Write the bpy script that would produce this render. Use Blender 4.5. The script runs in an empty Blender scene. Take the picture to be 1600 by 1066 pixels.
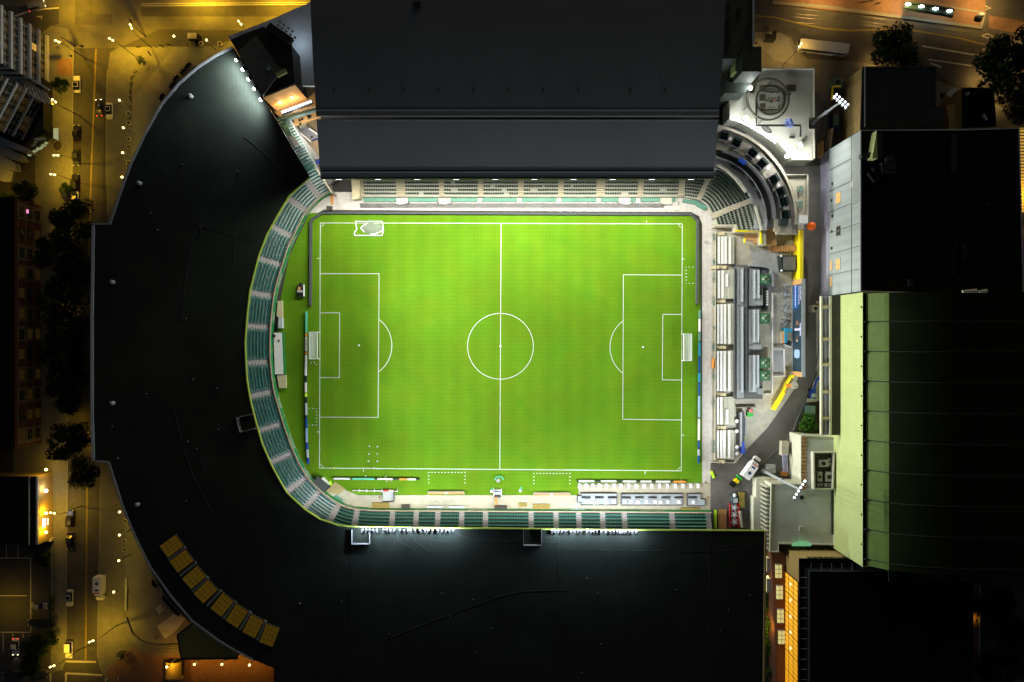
import bpy, math, random
from mathutils import Vector, Matrix
PI = math.pi
random.seed(7)
scene = bpy.context.scene
C = scene.collection
D = 200.0                       # camera height above the pitch, metres
F = 1125.4                      # focal length in photo pixels (1600 wide)

def P(px, py, z=0.0):
    """point of the place seen at photo position (px, py) and standing at height z"""
    k = (D - z) / F
    return Vector(((px - 800) * k, (533 - py) * k, z))
def P2(px, py, z=0.0):
    p = P(px, py, z); return (p.x, p.y)
def PL(pts, z=0.0):
    return [P2(a, b, z) for a, b in pts]

# ------------------------------------------------------------------ materials
MATS = {}
def mat(name, rgb, rough=0.7, var=0.12, scale=1.5, metal=0.0, bump=0.0, emit=None, estr=0.0,
        wave=None, bscale=None, trans=0.0, spec=0.3):
    if name in MATS: return MATS[name]
    m = bpy.data.materials.new(name); m.use_nodes = True
    nt = m.node_tree; N = nt.nodes; L = nt.links
    b = N['Principled BSDF']
    b.inputs['Roughness'].default_value = rough
    b.inputs['Metallic'].default_value = metal
    b.inputs['Specular IOR Level'].default_value = spec
    b.inputs['Transmission Weight'].default_value = trans
    tc = N.new('ShaderNodeTexCoord')
    nz = N.new('ShaderNodeTexNoise'); nz.inputs['Scale'].default_value = scale
    nz.inputs['Detail'].default_value = 6.0; nz.inputs['Roughness'].default_value = 0.65
    L.new(tc.outputs['Object'], nz.inputs['Vector'])
    mr = N.new('ShaderNodeMapRange')
    mr.inputs['From Min'].default_value = 0.28; mr.inputs['From Max'].default_value = 0.72
    mr.inputs['To Min'].default_value = 1 - var; mr.inputs['To Max'].default_value = 1 + var
    L.new(nz.outputs['Fac'], mr.inputs['Value'])
    fac = mr.outputs['Result']
    if wave:
        direction, wscale, amt = wave
        wv = N.new('ShaderNodeTexWave'); wv.bands_direction = direction
        wv.inputs['Scale'].default_value = wscale; wv.inputs['Distortion'].default_value = 0.0
        L.new(tc.outputs['Object'], wv.inputs['Vector'])
        m2 = N.new('ShaderNodeMapRange'); m2.inputs['To Min'].default_value = 1 - amt; m2.inputs['To Max'].default_value = 1.0
        L.new(wv.outputs['Fac'], m2.inputs['Value'])
        mm = N.new('ShaderNodeMath'); mm.operation = 'MULTIPLY'
        L.new(fac, mm.inputs[0]); L.new(m2.outputs['Result'], mm.inputs[1]); fac = mm.outputs[0]
    vm = N.new('ShaderNodeVectorMath'); vm.operation = 'SCALE'
    vm.inputs[0].default_value = rgb
    L.new(fac, vm.inputs['Scale'])
    L.new(vm.outputs['Vector'], b.inputs['Base Color'])
    if bump:
        bp = N.new('ShaderNodeBump'); bp.inputs['Strength'].default_value = bump; bp.inputs['Distance'].default_value = 0.05
        n2 = N.new('ShaderNodeTexNoise'); n2.inputs['Scale'].default_value = bscale or scale * 6; n2.inputs['Detail'].default_value = 4
        L.new(tc.outputs['Object'], n2.inputs['Vector'])
        L.new(n2.outputs['Fac'], bp.inputs['Height']); L.new(bp.outputs['Normal'], b.inputs['Normal'])
    if emit:
        b.inputs['Emission Color'].default_value = (*emit, 1); b.inputs['Emission Strength'].default_value = estr
    m.diffuse_color = (*rgb, 1)
    MATS[name] = m
    return m

def turf_mat(name, rgb):
    m = bpy.data.materials.new(name); m.use_nodes = True
    nt = m.node_tree; N = nt.nodes; L = nt.links; b = N['Principled BSDF']
    b.inputs['Roughness'].default_value = 0.9; b.inputs['Specular IOR Level'].default_value = 0.08
    tc = N.new('ShaderNodeTexCoord')
    def noise(scale, lo, hi, detail=4):
        n = N.new('ShaderNodeTexNoise'); n.inputs['Scale'].default_value = scale; n.inputs['Detail'].default_value = detail
        L.new(tc.outputs['Object'], n.inputs['Vector'])
        r = N.new('ShaderNodeMapRange'); r.inputs['From Min'].default_value = .3; r.inputs['From Max'].default_value = .7
        r.inputs['To Min'].default_value = lo; r.inputs['To Max'].default_value = hi
        L.new(n.outputs['Fac'], r.inputs['Value']); return r.outputs['Result']
    def wave(d, scale, lo, hi, dist=0.6):
        w = N.new('ShaderNodeTexWave'); w.bands_direction = d; w.inputs['Scale'].default_value = scale
        w.inputs['Distortion'].default_value = dist; w.inputs['Detail Scale'].default_value = 0.4
        L.new(tc.outputs['Object'], w.inputs['Vector'])
        r = N.new('ShaderNodeMapRange'); r.inputs['To Min'].default_value = lo; r.inputs['To Max'].default_value = hi
        L.new(w.outputs['Fac'], r.inputs['Value']); return r.outputs['Result']
    fac = None
    for o in (noise(.05, .86, 1.12), noise(3.0, .93, 1.07, 8), noise(.3, .96, 1.04), wave('X', .062, .965, 1.03), wave('Y', .28, .965, 1.02), wave('X', .33, .97, 1.02)):
        if fac is None: fac = o
        else:
            q = N.new('ShaderNodeMath'); q.operation = 'MULTIPLY'; L.new(fac, q.inputs[0]); L.new(o, q.inputs[1]); fac = q.outputs[0]
    vm = N.new('ShaderNodeVectorMath'); vm.operation = 'SCALE'; vm.inputs[0].default_value = rgb
    L.new(fac, vm.inputs['Scale'])
    hs = N.new('ShaderNodeHueSaturation'); L.new(vm.outputs['Vector'], hs.inputs['Color']); L.new(noise(.11, .488, .512), hs.inputs['Hue'])
    L.new(hs.outputs['Color'], b.inputs['Base Color'])
    bp = N.new('ShaderNodeBump'); bp.inputs['Strength'].default_value = .5; bp.inputs['Distance'].default_value = .04
    n = N.new('ShaderNodeTexNoise'); n.inputs['Scale'].default_value = 14
    L.new(tc.outputs['Object'], n.inputs['Vector']); L.new(n.outputs['Fac'], bp.inputs['Height']); L.new(bp.outputs['Normal'], b.inputs['Normal'])
    MATS[name] = m
    return m

# ------------------------------------------------------------------ mesh builder
class MB:
    def __init__(s): s.v = []; s.f = []; s.m = []
    def face(s, pts, m=0):
        n = len(s.v); s.v.extend([tuple(p) for p in pts]); s.f.append(tuple(range(n, n + len(pts)))); s.m.append(m); return s
    def box(s, c, size, rz=0.0, m=0, top=None, bevel=0.0):
        hx, hy, hz = size[0] / 2, size[1] / 2, size[2] / 2
        ca, sa = math.cos(rz), math.sin(rz); n = len(s.v)
        for dz in (-hz, hz):
            for dx, dy in ((-hx, -hy), (hx, -hy), (hx, hy), (-hx, hy)):
                if bevel and dz > 0: dx, dy = dx - math.copysign(bevel, dx), dy - math.copysign(bevel, dy)
                s.v.append((c[0] + dx * ca - dy * sa, c[1] + dx * sa + dy * ca, c[2] + dz))
        for q in ((0, 3, 2, 1), (4, 5, 6, 7), (0, 1, 5, 4), (1, 2, 6, 5), (2, 3, 7, 6), (3, 0, 4, 7)):
            s.f.append(tuple(n + i for i in q)); s.m.append(m)
        if top is not None: s.m[-5] = top
        return s
    def prism(s, poly, z0, z1, m=0, mtop=None, bottom=True, inset=0.0):
        a = sum(poly[i][0] * poly[(i + 1) % len(poly)][1] - poly[(i + 1) % len(poly)][0] * poly[i][1] for i in range(len(poly)))
        if a < 0: poly = poly[::-1]
        n = len(s.v); k = len(poly)
        z0f = z0 if isinstance(z0, (list, tuple)) else [z0] * k
        z1f = z1 if isinstance(z1, (list, tuple)) else [z1] * k
        if a < 0:
            if isinstance(z1, (list, tuple)): z1f = list(z1)[::-1]
            if isinstance(z0, (list, tuple)): z0f = list(z0)[::-1]
        s.v.extend([(x, y, z) for (x, y), z in zip(poly, z0f)]); s.v.extend([(x, y, z) for (x, y), z in zip(poly, z1f)])
        for i in range(k):
            j = (i + 1) % k; s.f.append((n + i, n + j, n + k + j, n + k + i)); s.m.append(m)
        s.f.append(tuple(n + k + i for i in range(k))); s.m.append(m if mtop is None else mtop)
        if bottom: s.f.append(tuple(n + k - 1 - i for i in range(k))); s.m.append(m)
        return s
    def cyl(s, p0, p1, r0, r1=None, n=8, m=0, caps=True):
        p0, p1 = Vector(p0), Vector(p1); r1 = r0 if r1 is None else r1
        d = (p1 - p0).normalized(); a = d.orthogonal().normalized(); b = d.cross(a); k = len(s.v)
        for p, r in ((p0, r0), (p1, r1)):
            for i in range(n):
                t = 2 * PI * i / n; s.v.append(tuple(p + (a * math.cos(t) + b * math.sin(t)) * r))
        for i in range(n):
            j = (i + 1) % n; s.f.append((k + i, k + j, k + n + j, k + n + i)); s.m.append(m)
        if caps:
            s.f.append(tuple(k + n - 1 - i for i in range(n))); s.m.append(m)
            s.f.append(tuple(k + n + i for i in range(n))); s.m.append(m)
        return s
    def path(s, pts, r, n=5, m=0):
        for a, b in zip(pts, pts[1:]): s.cyl(a, b, r, r, n, m)
        return s
    def sph(s, c, r, m=0, seg=10, rings=6, sc=(1, 1, 1)):
        k = len(s.v)
        for i in range(rings + 1):
            ph = PI * i / rings
            for j in range(seg):
                t = 2 * PI * j / seg
                s.v.append((c[0] + r * sc[0] * math.sin(ph) * math.cos(t), c[1] + r * sc[1] * math.sin(ph) * math.sin(t), c[2] + r * sc[2] * math.cos(ph)))
        for i in range(rings):
            for j in range(seg):
                q = (j + 1) % seg
                s.f.append((k + i * seg + j, k + (i + 1) * seg + j, k + (i + 1) * seg + q, k + i * seg + q)); s.m.append(m)
        return s
    def strip(s, A, B, m=0):
        for i in range(len(A) - 1): s.face((A[i], A[i + 1], B[i + 1], B[i]), m)
        return s
    def ribbon(s, pts, w, z, m=0):
        """flat strip of width w along a list of xy points"""
        V = [Vector((p[0], p[1])) for p in pts]; L = []; R = []
        for i, p in enumerate(V):
            d = (V[min(i + 1, len(V) - 1)] - V[max(i - 1, 0)]).normalized(); nn = Vector((-d.y, d.x)) * w / 2
            L.append((p.x + nn.x, p.y + nn.y, z)); R.append((p.x - nn.x, p.y - nn.y, z))
        return s.strip(R, L, m)
    def wall(s, pts, w, z0, z1, m=0, mtop=None, closed=False):
        """upright wall of thickness w along xy points"""
        V = [Vector((p[0], p[1])) for p in pts]; L = []; R = []; n = len(V)
        for i, p in enumerate(V):
            a = V[(i - 1) % n] if closed else V[max(i - 1, 0)]; b = V[(i + 1) % n] if closed else V[min(i + 1, n - 1)]
            d = (b - a).normalized(); nn = Vector((-d.y, d.x)) * w / 2
            L.append(p + nn); R.append(p - nn)
        if closed: L.append(L[0]); R.append(R[0])
        T = lambda Q, z: [(q.x, q.y, z) for q in Q]
        s.strip(T(R, z1), T(L, z1), m if mtop is None else mtop); s.strip(T(L, z1), T(L, z0), m); s.strip(T(R, z0), T(R, z1), m)
        if not closed:
            for i in (0, -1): s.face(((L[i].x, L[i].y, z0), (R[i].x, R[i].y, z0), (R[i].x, R[i].y, z1), (L[i].x, L[i].y, z1)), m)
        return s
    def add(s, other, loc=(0, 0, 0), rz=0.0, m=None):
        ca, sa = math.cos(rz), math.sin(rz); n = len(s.v)
        s.v.extend([(loc[0] + x * ca - y * sa, loc[1] + x * sa + y * ca, loc[2] + z) for x, y, z in other.v])
        s.f.extend([tuple(n + i for i in f) for f in other.f]); s.m.extend(other.m if m is None else [m] * len(other.f)); return s
    def build(s, name, mats, parent=None, smooth=False, label=None):
        me = bpy.data.meshes.new(name)
        off = parent.location if parent else Vector((0, 0, 0))
        if parent and parent.parent: off = off + parent.parent.location
        me.from_pydata([(x - off.x, y - off.y, z - off.z) for x, y, z in s.v], [], s.f)
        if not isinstance(mats, (list, tuple)): mats = [mats]
        for mm in mats: me.materials.append(MATS[mm] if isinstance(mm, str) else mm)
        if len(mats) > 1: me.polygons.foreach_set('material_index', [min(i, len(mats) - 1) for i in s.m])
        if smooth: me.polygons.foreach_set('use_smooth', [True] * len(s.f))
        me.update()
        o = bpy.data.objects.new(name, me); C.objects.link(o)
        if parent: o.parent = parent
        if label: o['label'] = label
        return o

def split(mb, name, mats, parent):
    """one object for every separate piece of the builder"""
    up = list(range(len(mb.v)))
    def find(i):
        while up[i] != i: up[i] = up[up[i]]; i = up[i]
        return i
    for f in mb.f:
        for i in f[1:]: up[find(i)] = find(f[0])
    g = {}
    for f, mm in zip(mb.f, mb.m): g.setdefault(find(f[0]), []).append((f, mm))
    out = []
    for fs in g.values():
        q = MB(); ids = {}
        for f, mm in fs:
            for i in f:
                if i not in ids: ids[i] = len(q.v); q.v.append(mb.v[i])
            q.f.append(tuple(ids[i] for i in f)); q.m.append(mm)
        out.append(q.build(name, mats, parent))
    return out

def thing(name, label, cat, loc=(0, 0, 0), rz=0.0, group=None):
    o = bpy.data.objects.new(name, None); o.empty_display_size = .5; C.objects.link(o)
    o.location = loc; o.rotation_euler = (0, 0, rz); o['label'] = label; o['category'] = cat
    if group: o['group'] = group
    return o
def tag(o, label, cat, group=None):
    o['label'] = label; o['category'] = cat
    if group: o['group'] = group
    return o
def struct(o): o['kind'] = 'structure'; return o
def dup(root, loc=None, rz=None, label=None, group=None, sc=None):
    r = root.copy(); C.objects.link(r)
    if loc is not None: r.location = loc
    if rz is not None: r.rotation_euler = (0, 0, rz)
    if sc is not None: r.scale = sc if isinstance(sc, (tuple, list)) else (sc, sc, sc)
    if label: r['label'] = label
    if group: r['group'] = group
    for ch in list(root.children):
        c = ch.copy(); C.objects.link(c); c.parent = r
        for g in list(ch.children):
            d = g.copy(); C.objects.link(d); d.parent = c
    return r
def place(root, loc, rz=0.0, sc=None):
    root.location = loc; root.rotation_euler = (0, 0, rz)
    if sc: root.scale = (sc, sc, sc)
    return root
def setout(proto, spots, labels, group=None):
    """spots: (loc, rz); the first spot takes the thing itself, the others copies of it"""
    out = []
    for i, (loc, rz) in enumerate(spots):
        lab = labels[i] if isinstance(labels, (list, tuple)) else labels
        if i == 0:
            o = place(proto, loc, rz)
            if lab: o['label'] = lab
            if group: o['group'] = group
        else: o = dup(out[0], loc, rz, lab, group)
        out.append(o)
    return out
def text(body, size, matname, parent, origin, xdir, updir, ext=0.01, align='CENTER', name='lettering'):
    cu = bpy.data.curves.new(name, 'FONT'); cu.body = body; cu.size = size; cu.align_x = align; cu.align_y = 'CENTER'; cu.extrude = ext
    cu.materials.append(MATS[matname])
    tmp = bpy.data.objects.new(name, cu); C.objects.link(tmp)
    me = bpy.data.meshes.new_from_object(tmp.evaluated_get(bpy.context.evaluated_depsgraph_get())); bpy.data.objects.remove(tmp); bpy.data.curves.remove(cu)
    o = bpy.data.objects.new(name, me); C.objects.link(o)
    x = Vector(xdir).normalized(); y = Vector(updir).normalized(); z = x.cross(y)
    m = Matrix((x, y, z)).transposed().to_4x4()
    off = parent.location if parent else Vector((0, 0, 0))
    if parent and parent.parent: off = off + parent.parent.location
    m.translation = Vector(origin) - off
    if parent: o.parent = parent
    o.matrix_local = m
    return o
ORD = ['first', 'second', 'third', 'fourth', 'fifth', 'sixth', 'seventh', 'eighth', 'ninth', 'tenth', 'eleventh', 'twelfth', 'thirteenth',
       'fourteenth', 'fifteenth', 'sixteenth', 'seventeenth', 'eighteenth', 'nineteenth', 'twentieth']

def lamp(kind, loc, power, color, target=None, cone=120, blend=.6, radius=.3, name='light'):
    l = bpy.data.lights.new(name, kind); l.energy = power; l.color = color
    l.shadow_soft_size = radius
    if kind == 'SPOT': l.spot_size = math.radians(cone); l.spot_blend = blend
    o = bpy.data.objects.new(name, l); C.objects.link(o); o.location = loc
    if target is not None:
        o.rotation_euler = (Vector(target) - Vector(loc)).to_track_quat('-Z', 'Y').to_euler()
    return o

# ------------------------------------------------------------------ palette
turf_mat('turf', (.099, .218, .008))
turf_mat('turf_edge', (.085, .19, .008))
mat('line_paint', (.62, .64, .56), .8, .1)
mat('asphalt', (.062, .058, .055), .9, .25, .35, bump=.3, bscale=8)
mat('asphalt_patch', (.045, .042, .042), .9, .2, .4)
mat('asphalt_light', (.085, .08, .075), .9, .25, .25)
mat('ground', (.05, .048, .045), .95, .25, .1)
mat('pavement', (.13, .125, .11), .9, .2, .5, wave=('X', .45, .06))
mat('plaza_paving', (.17, .165, .145), .9, .18, .35, wave=('Y', .5, .05))
mat('kerb', (.17, .165, .145), .9, .12)
mat('yellow_paint', (.19, .145, .035), .8, .3, 2)
mat('white_paint', (.4, .38, .33), .8, .3, 2)
mat('concourse', (.56, .53, .48), .9, .16, .7, wave=('X', .22, .05))
mat('concrete', (.46, .44, .36), .9, .2, .5, bump=.15)
mat('concrete_cream', (.42, .39, .29), .9, .18, .5)
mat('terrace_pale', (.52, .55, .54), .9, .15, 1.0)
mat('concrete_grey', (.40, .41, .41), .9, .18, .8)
mat('concrete_dark', (.14, .14, .135), .9, .25, .3)
mat('drive', (.13, .12, .11), .9, .28, .16, bump=.2)
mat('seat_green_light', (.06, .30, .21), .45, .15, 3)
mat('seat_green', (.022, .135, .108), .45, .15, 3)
mat('seat_dark', (.012, .028, .025), .45, .2, 3)
mat('seat_grey', (.42, .46, .48), .5, .08, 3)
mat('terrace_grey', (.33, .35, .35), .85, .18, 1.2)
mat('terrace_cream', (.43, .43, .34), .85, .14, 1.2)
mat('stair_grey', (.46, .44, .42), .85, .14, 2)
mat('stair_cream', (.56, .49, .31), .85, .14, 2)
mat('banner_green', (.012, .17, .045), .6, .1)
mat('teal_panel', (.11, .26, .19), .6, .15, .6)
mat('trim_lime', (.2, .26, .04), .5, .08)
mat('black_roof', (.0125, .0165, .0125), .8, .45, .06, spec=.12, wave=('X', .3, .1))
mat('black_roof_south', (.03, .03, .026), .8, .3, .1, spec=.12, wave=('Y', .3, .1))
mat('seam', (.02, .024, .022), .6, .1)
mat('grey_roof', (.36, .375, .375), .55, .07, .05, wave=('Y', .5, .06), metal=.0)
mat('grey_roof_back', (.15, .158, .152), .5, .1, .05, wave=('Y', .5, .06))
mat('roof_edge', (.2, .21, .21), .5, .05)
mat('dark_metal', (.02, .02, .02), .5, .1, metal=.3)
mat('grey_metal', (.33, .35, .36), .4, .1, metal=.5)
mat('pad_grey', (.065, .073, .073), .8, .1)
mat('galvanised', (.42, .46, .48), .4, .1, metal=.4)
mat('white_metal', (.78, .78, .76), .45, .05)
mat('white_plastic', (.8, .8, .78), .5, .04)
mat('white_cloth', (.78, .78, .78), .8, .05)
mat('net', (.6, .66, .58), .9, .1)
mat('rubber', (.015, .015, .015), .8, .1)
mat('tan', (.5, .28, .12), .7, .12)
mat('orange', (.75, .26, .03), .6, .08)
mat('orange_vinyl', (.85, .13, .01), .3, .04)
mat('yellow', (.78, .62, .01), .55, .06)
mat('lime', (.5, .85, .03), .6, .05)
mat('green_paint', (.03, .42, .06), .5, .08)
mat('green_canvas', (.045, .15, .07), .8, .12)
mat('blue', (.012, .055, .36), .45, .06)
mat('blue_deep', (.01, .07, .24), .5, .05)
mat('cyan', (.025, .27, .42), .45, .06)
mat('navy', (.015, .035, .13), .5, .08)
mat('red', (.5, .03, .02), .5, .1)
mat('purple', (.2, .06, .35), .5, .1)
mat('lilac', (.5, .48, .72), .5, .05)
mat('board_dark', (.02, .03, .028), .5, .1)
mat('screen_slate', (.015, .035, .05), .4, .08)
mat('glass_dark', (.012, .014, .015), .12, .05, spec=.6)
mat('glass_green', (.012, .018, .014), .2, .3, .4, spec=.5)
mat('skin', (.45, .26, .18), .6, .05)
mat('hair', (.03, .02, .015), .7, .1)
mat('cloth_black', (.02, .02, .022), .8, .1)
mat('cloth_white', (.7, .7, .7), .8, .05)
mat('cloth_pink', (.6, .15, .17), .8, .08)
mat('brick', (.19, .085, .05), .9, .2, 4)
mat('brick_red', (.08, .025, .012), .9, .25, 3)
mat('brown_wall', (.33, .235, .085), .85, .12, .4, wave=('Z', .4, .06))
mat('cream_wall', (.52, .52, .40), .8, .1, .5)
mat('grey_cladding', (.34, .38, .37), .6, .08, .3, wave=('Y', .12, .1))
mat('louvre', (.36, .39, .36), .6, .08, .3, wave=('Z', 1.1, .5))
mat('green_cladding', (.42, .49, .2), .6, .08, .3, wave=('Y', .35, .05))
mat('vault_green', (.009, .0145, .0055), .8, .25, .12, wave=('Y', .8, .35), spec=.05)
mat('vault_green_lit', (.095, .16, .03), .55, .15, .5, wave=('Y', .8, .35))  # brighter vault green, floodlight on the edge put into the colour
mat('tar_roof', (.007, .008, .0065), .95, .45, .12, spec=.05)
mat('tar_roof_blue', (.022, .028, .03), .9, .35, .15, spec=.08)
mat('white_roof', (.5, .51, .5), .7, .12, .35)
mat('stone_fin', (.36, .37, .35), .8, .1)
mat('wood', (.33, .2, .09), .7, .2, 1.5)
mat('wood_warm', (.45, .25, .09), .7, .2, 1.2)
mat('leaf_dark', (.012, .028, .006), .8, .5, .6, spec=.1)
mat('leaf_mid', (.02, .035, .01), .8, .5, .6, spec=.1)
mat('leaf_bright', (.05, .13, .015), .8, .5, .8, spec=.1)
mat('bark', (.05, .035, .02), .9, .2, 3)
mat('soil', (.05, .04, .025), 1, .3)
mat('brick_paving', (.17, .095, .06), .9, .2, .8, wave=('X', 1.2, .12))
mat('rail_steel', (.09, .08, .07), .4, .1, metal=.6)
SODIUM = (1.0, .58, .028); WARM = (1.0, .72, .30); COOL = (.86, .93, 1.0); FLOOD = (1.0, .985, .90)
mat('bulb_sodium', (.9, .7, .3), .4, 0, emit=(1, .72, .22), estr=7)
mat('bulb_warm', (.9, .8, .5), .4, 0, emit=(1, .82, .45), estr=6)
mat('bulb_white', (.9, .9, .9), .4, 0, emit=(.95, .98, 1), estr=30)
mat('bulb_flood', (.9, .9, .9), .4, 0, emit=(.9, .96, 1), estr=6)
mat('tail_light', (.4, .02, .01), .4, 0, emit=(1, .06, .03), estr=3)
mat('tail_off', (.2, .01, .01), .3, 0)
mat('headlight', (.8, .8, .7), .3, 0, emit=(1, .9, .6), estr=3)
mat('headlight_off', (.5, .5, .5), .2, 0)
mat('window_gold', (.5, .3, .05), .4, .2, .8, emit=(1.0, .43, .012), estr=.85)
mat('window_pale', (.5, .45, .25), .4, .2, .8, emit=(.9, .86, .32), estr=.55)
mat('window_amber', (.5, .3, .1), .4, .2, 1, emit=(1, .55, .08), estr=.55)
mat('window_dim', (.03, .025, .015), .3, .5, .6, emit=(.8, .42, .06), estr=.02)
mat('skylight_glow', (.04, .03, .008), .6, .5, .5, emit=(.9, .5, .015), estr=.055)
mat('green_glow', (.2, .4, .25), .4, .1, emit=(.3, 1, .45), estr=.35)
# ------------------------------------------------------------------ world, camera
w = bpy.data.worlds.new('World'); scene.world = w; w.use_nodes = True
nt = w.node_tree; bg = nt.nodes['Background']
sky = nt.nodes.new('ShaderNodeTexSky'); sky.sky_type = 'NISHITA'; sky.sun_disc = False
sky.ozone_density = 0; sky.dust_density = 6; sky.air_density = .6; sky.sun_elevation = math.radians(8); sky.sun_rotation = math.radians(20)
nt.links.new(sky.outputs['Color'], bg.inputs['Color']); bg.inputs['Strength'].default_value = 0.034
moon = lamp('SUN', (0, 0, 150), .012, (.9, .95, 1)); moon.name = 'moon'
moon.data.angle = math.radians(.5); moon.rotation_euler = (math.radians(82), 0, math.radians(160))
cam = bpy.data.cameras.new('camera'); co = bpy.data.objects.new('camera', cam); C.objects.link(co)
co.location = (0, 0, D); cam.sensor_width = 36; cam.lens = 36 * F / 1600; cam.clip_end = 3000; cam.clip_start = 1
scene.camera = co
vs = scene.view_settings; vs.view_transform = 'Standard'; vs.look = 'None'; vs.exposure = 0; vs.gamma = 1
scene.render.engine = 'CYCLES'; scene.render.filter_size = 1.05
scene.cycles.use_denoising = True; scene.cycles.max_bounces = 5; scene.cycles.diffuse_bounces = 3
scene.cycles.sample_clamp_indirect = 4; scene.cycles.caustics_reflective = False; scene.cycles.caustics_refractive = False

def sheet(name, pts, z, m, zz=0.0):
    mb = MB(); q = PL(pts); 
    a = sum(q[i][0] * q[(i + 1) % len(q)][1] - q[(i + 1) % len(q)][0] * q[i][1] for i in range(len(q)))
    if a < 0: q = q[::-1]
    mb.face([(x, y, z) for x, y in q]); return struct(mb.build(name, m))
def slab(name, pts, z0, z1, m, zp=None):
    """raised paving with a real step at its edge"""
    mb = MB(); mb.prism(PL(pts, z1), z0, z1, bottom=False); return struct(mb.build(name, m))

struct(MB().face([(-900, -900, -.03), (900, -900, -.03), (900, 900, -.03), (-900, 900, -.03)]).build('ground', 'ground'))
# streets on the left and along the top
sheet('street', [(117, 60), (166, 60), (163, 200), (160, 300), (157, 800), (153, 960), (152, 1030), (170, 1060), (175, 1200), (95, 1200), (102, 1034), (105, 800), (113, 265)], .004, 'asphalt')
sheet('cross_street', [(-300, 1036), (153, 1036), (176, 1066), (180, 1300), (-300, 1300)], 0.0, 'asphalt')
sheet('avenue', [(-500, -300), (600, -300), (600, 60), (420, 48), (250, 46), (186, 75), (113, 75), (85, 38), (-500, 42)], 0.008, 'asphalt_light')
sheet('avenue_patch', [(117, 0), (145, 0), (145, 22), (175, 22), (175, 39), (117, 39)], .012, 'asphalt')
sheet('avenue_lane', [(-300, 10), (92, 10), (92, 38), (60, 40), (-300, 80)], .012, 'asphalt_patch')
sheet('avenue_lane', [(221, 12), (600, 5), (600, 26), (221, 26)], .012, 'asphalt_patch')
sheet('street_strip', [(117, 76), (148, 76), (143, 265), (138, 500), (138, 760), (112, 760), (113, 265)], .008, 'asphalt_patch')
# pavements, each a real step above its street
slab('pavement', [(55, 60), (80, 40), (105, 45), (115, 60), (115, 75), (113, 265), (105, 760), (103, 1030), (96, 1047), (82, 1051), (20, 1051), (20, 700), (55, 300)], -.03, .13, 'pavement')
slab('plaza', [(172, 82), (186, 74), (250, 73), (330, 72), (372, 60), (478, 40), (478, 120), (330, 300), (250, 600), (170, 760), (170, 700), (172, 360), (166, 270), (166, 160), (168, 110)], -.03, .13, 'pavement')
slab('plaza', [(157, 640), (230, 640), (300, 820), (480, 960), (480, 1300), (230, 1300), (178, 1120), (168, 1062), (157, 1046), (152, 1025), (153, 960)], -.03, .131, 'pavement')
sheet('plaza_paving_field', [(272, 74), (345, 74), (372, 62), (420, 140), (300, 330), (204, 300), (208, 155)], .137, 'plaza_paving')
sheet('plaza_paving_field', [(196, 800), (360, 900), (420, 1010), (420, 1030), (282, 1004), (240, 1006), (214, 996), (199, 965), (195, 930)], .138, 'plaza_paving')
sheet('paving_patch', [(243, 951), (251, 944), (257, 952), (249, 960)], .142, 'concrete_cream')
sheet('paving_patch', [(246, 979), (275, 957), (290, 967), (276, 985), (258, 998)], .142, 'concrete')
sheet('paving_patch', [(90, 92), (114, 92), (114, 118), (90, 118)], .136, 'brick_paving')
sheet('brick_forecourt', [(163, 1052), (205, 1012), (240, 1024), (430, 1024), (520, 1100), (480, 1300), (200, 1300), (172, 1060)], .142, 'brick_paving')
for nm, x0, x1 in (('kerb', 116, 168), ):
    MBk = MB(); MBk.ribbon(PL([(168, 110), (166, 160), (166, 265), (170, 360)], .135), .3, .142)
    MBk.ribbon(PL([(114.5, 76), (112.5, 265), (105, 760), (103, 1030), (96, 1047)], .135), .3, .142)
    MBk.ribbon(PL([(157.5, 760), (153.5, 960), (152.5, 1025), (157.5, 1046), (168.5, 1062)], .135), .3, .146)
    struct(MBk.build('kerb', 'kerb'))
m = MB()
m.ribbon(PL([(150, 77), (147, 160), (142.5, 265), (139, 400)]), .45, .014); m.ribbon(PL([(136.5, 730), (135.5, 830), (133.8, 1032)]), .45, .014)
struct(m.build('centre_line', 'yellow_paint'))
m = MB()
m.ribbon(PL([(103, 1033.5), (150, 1034.5)]), .55, .015); m.ribbon(PL([(103, 1052), (160, 1055)]), .5, .015)
m.ribbon(PL([(103, 1052), (103, 1200)]), .5, .016); m.ribbon(PL([(79, 1052), (79, 1200)]), .4, .015); m.ribbon(PL([(165, 1060), (165, 1200)]), .4, .015)
m.ribbon(PL([(22, 26), (45, 18), (70, 14), (92, 12.5)]), .4, .018)
m.ribbon(PL([(58, 26), (65, 26), (65, 30)]), .35, .018)
m.ribbon(PL([(220, 6), (480, 4)]), .14, .018); m.ribbon(PL([(220, 9), (480, 7)]), .14, .018)
struct(m.build('road_marking', 'white_paint'))
# dark bands of steps round the forecourt
m = MB()
for k in range(6):
    m.wall(PL([(197 - k * 1.1, 965 + k), (206 - k, 990 + k * 1.4), (222 - k * .6, 1003 + k * 2), (245, 1009 + k * 2.6), (283, 1008 + k * 3)], .3), .32, .13, .55 - k * .06)
struct(m.build('forecourt_steps', 'concrete_dark'))
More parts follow.
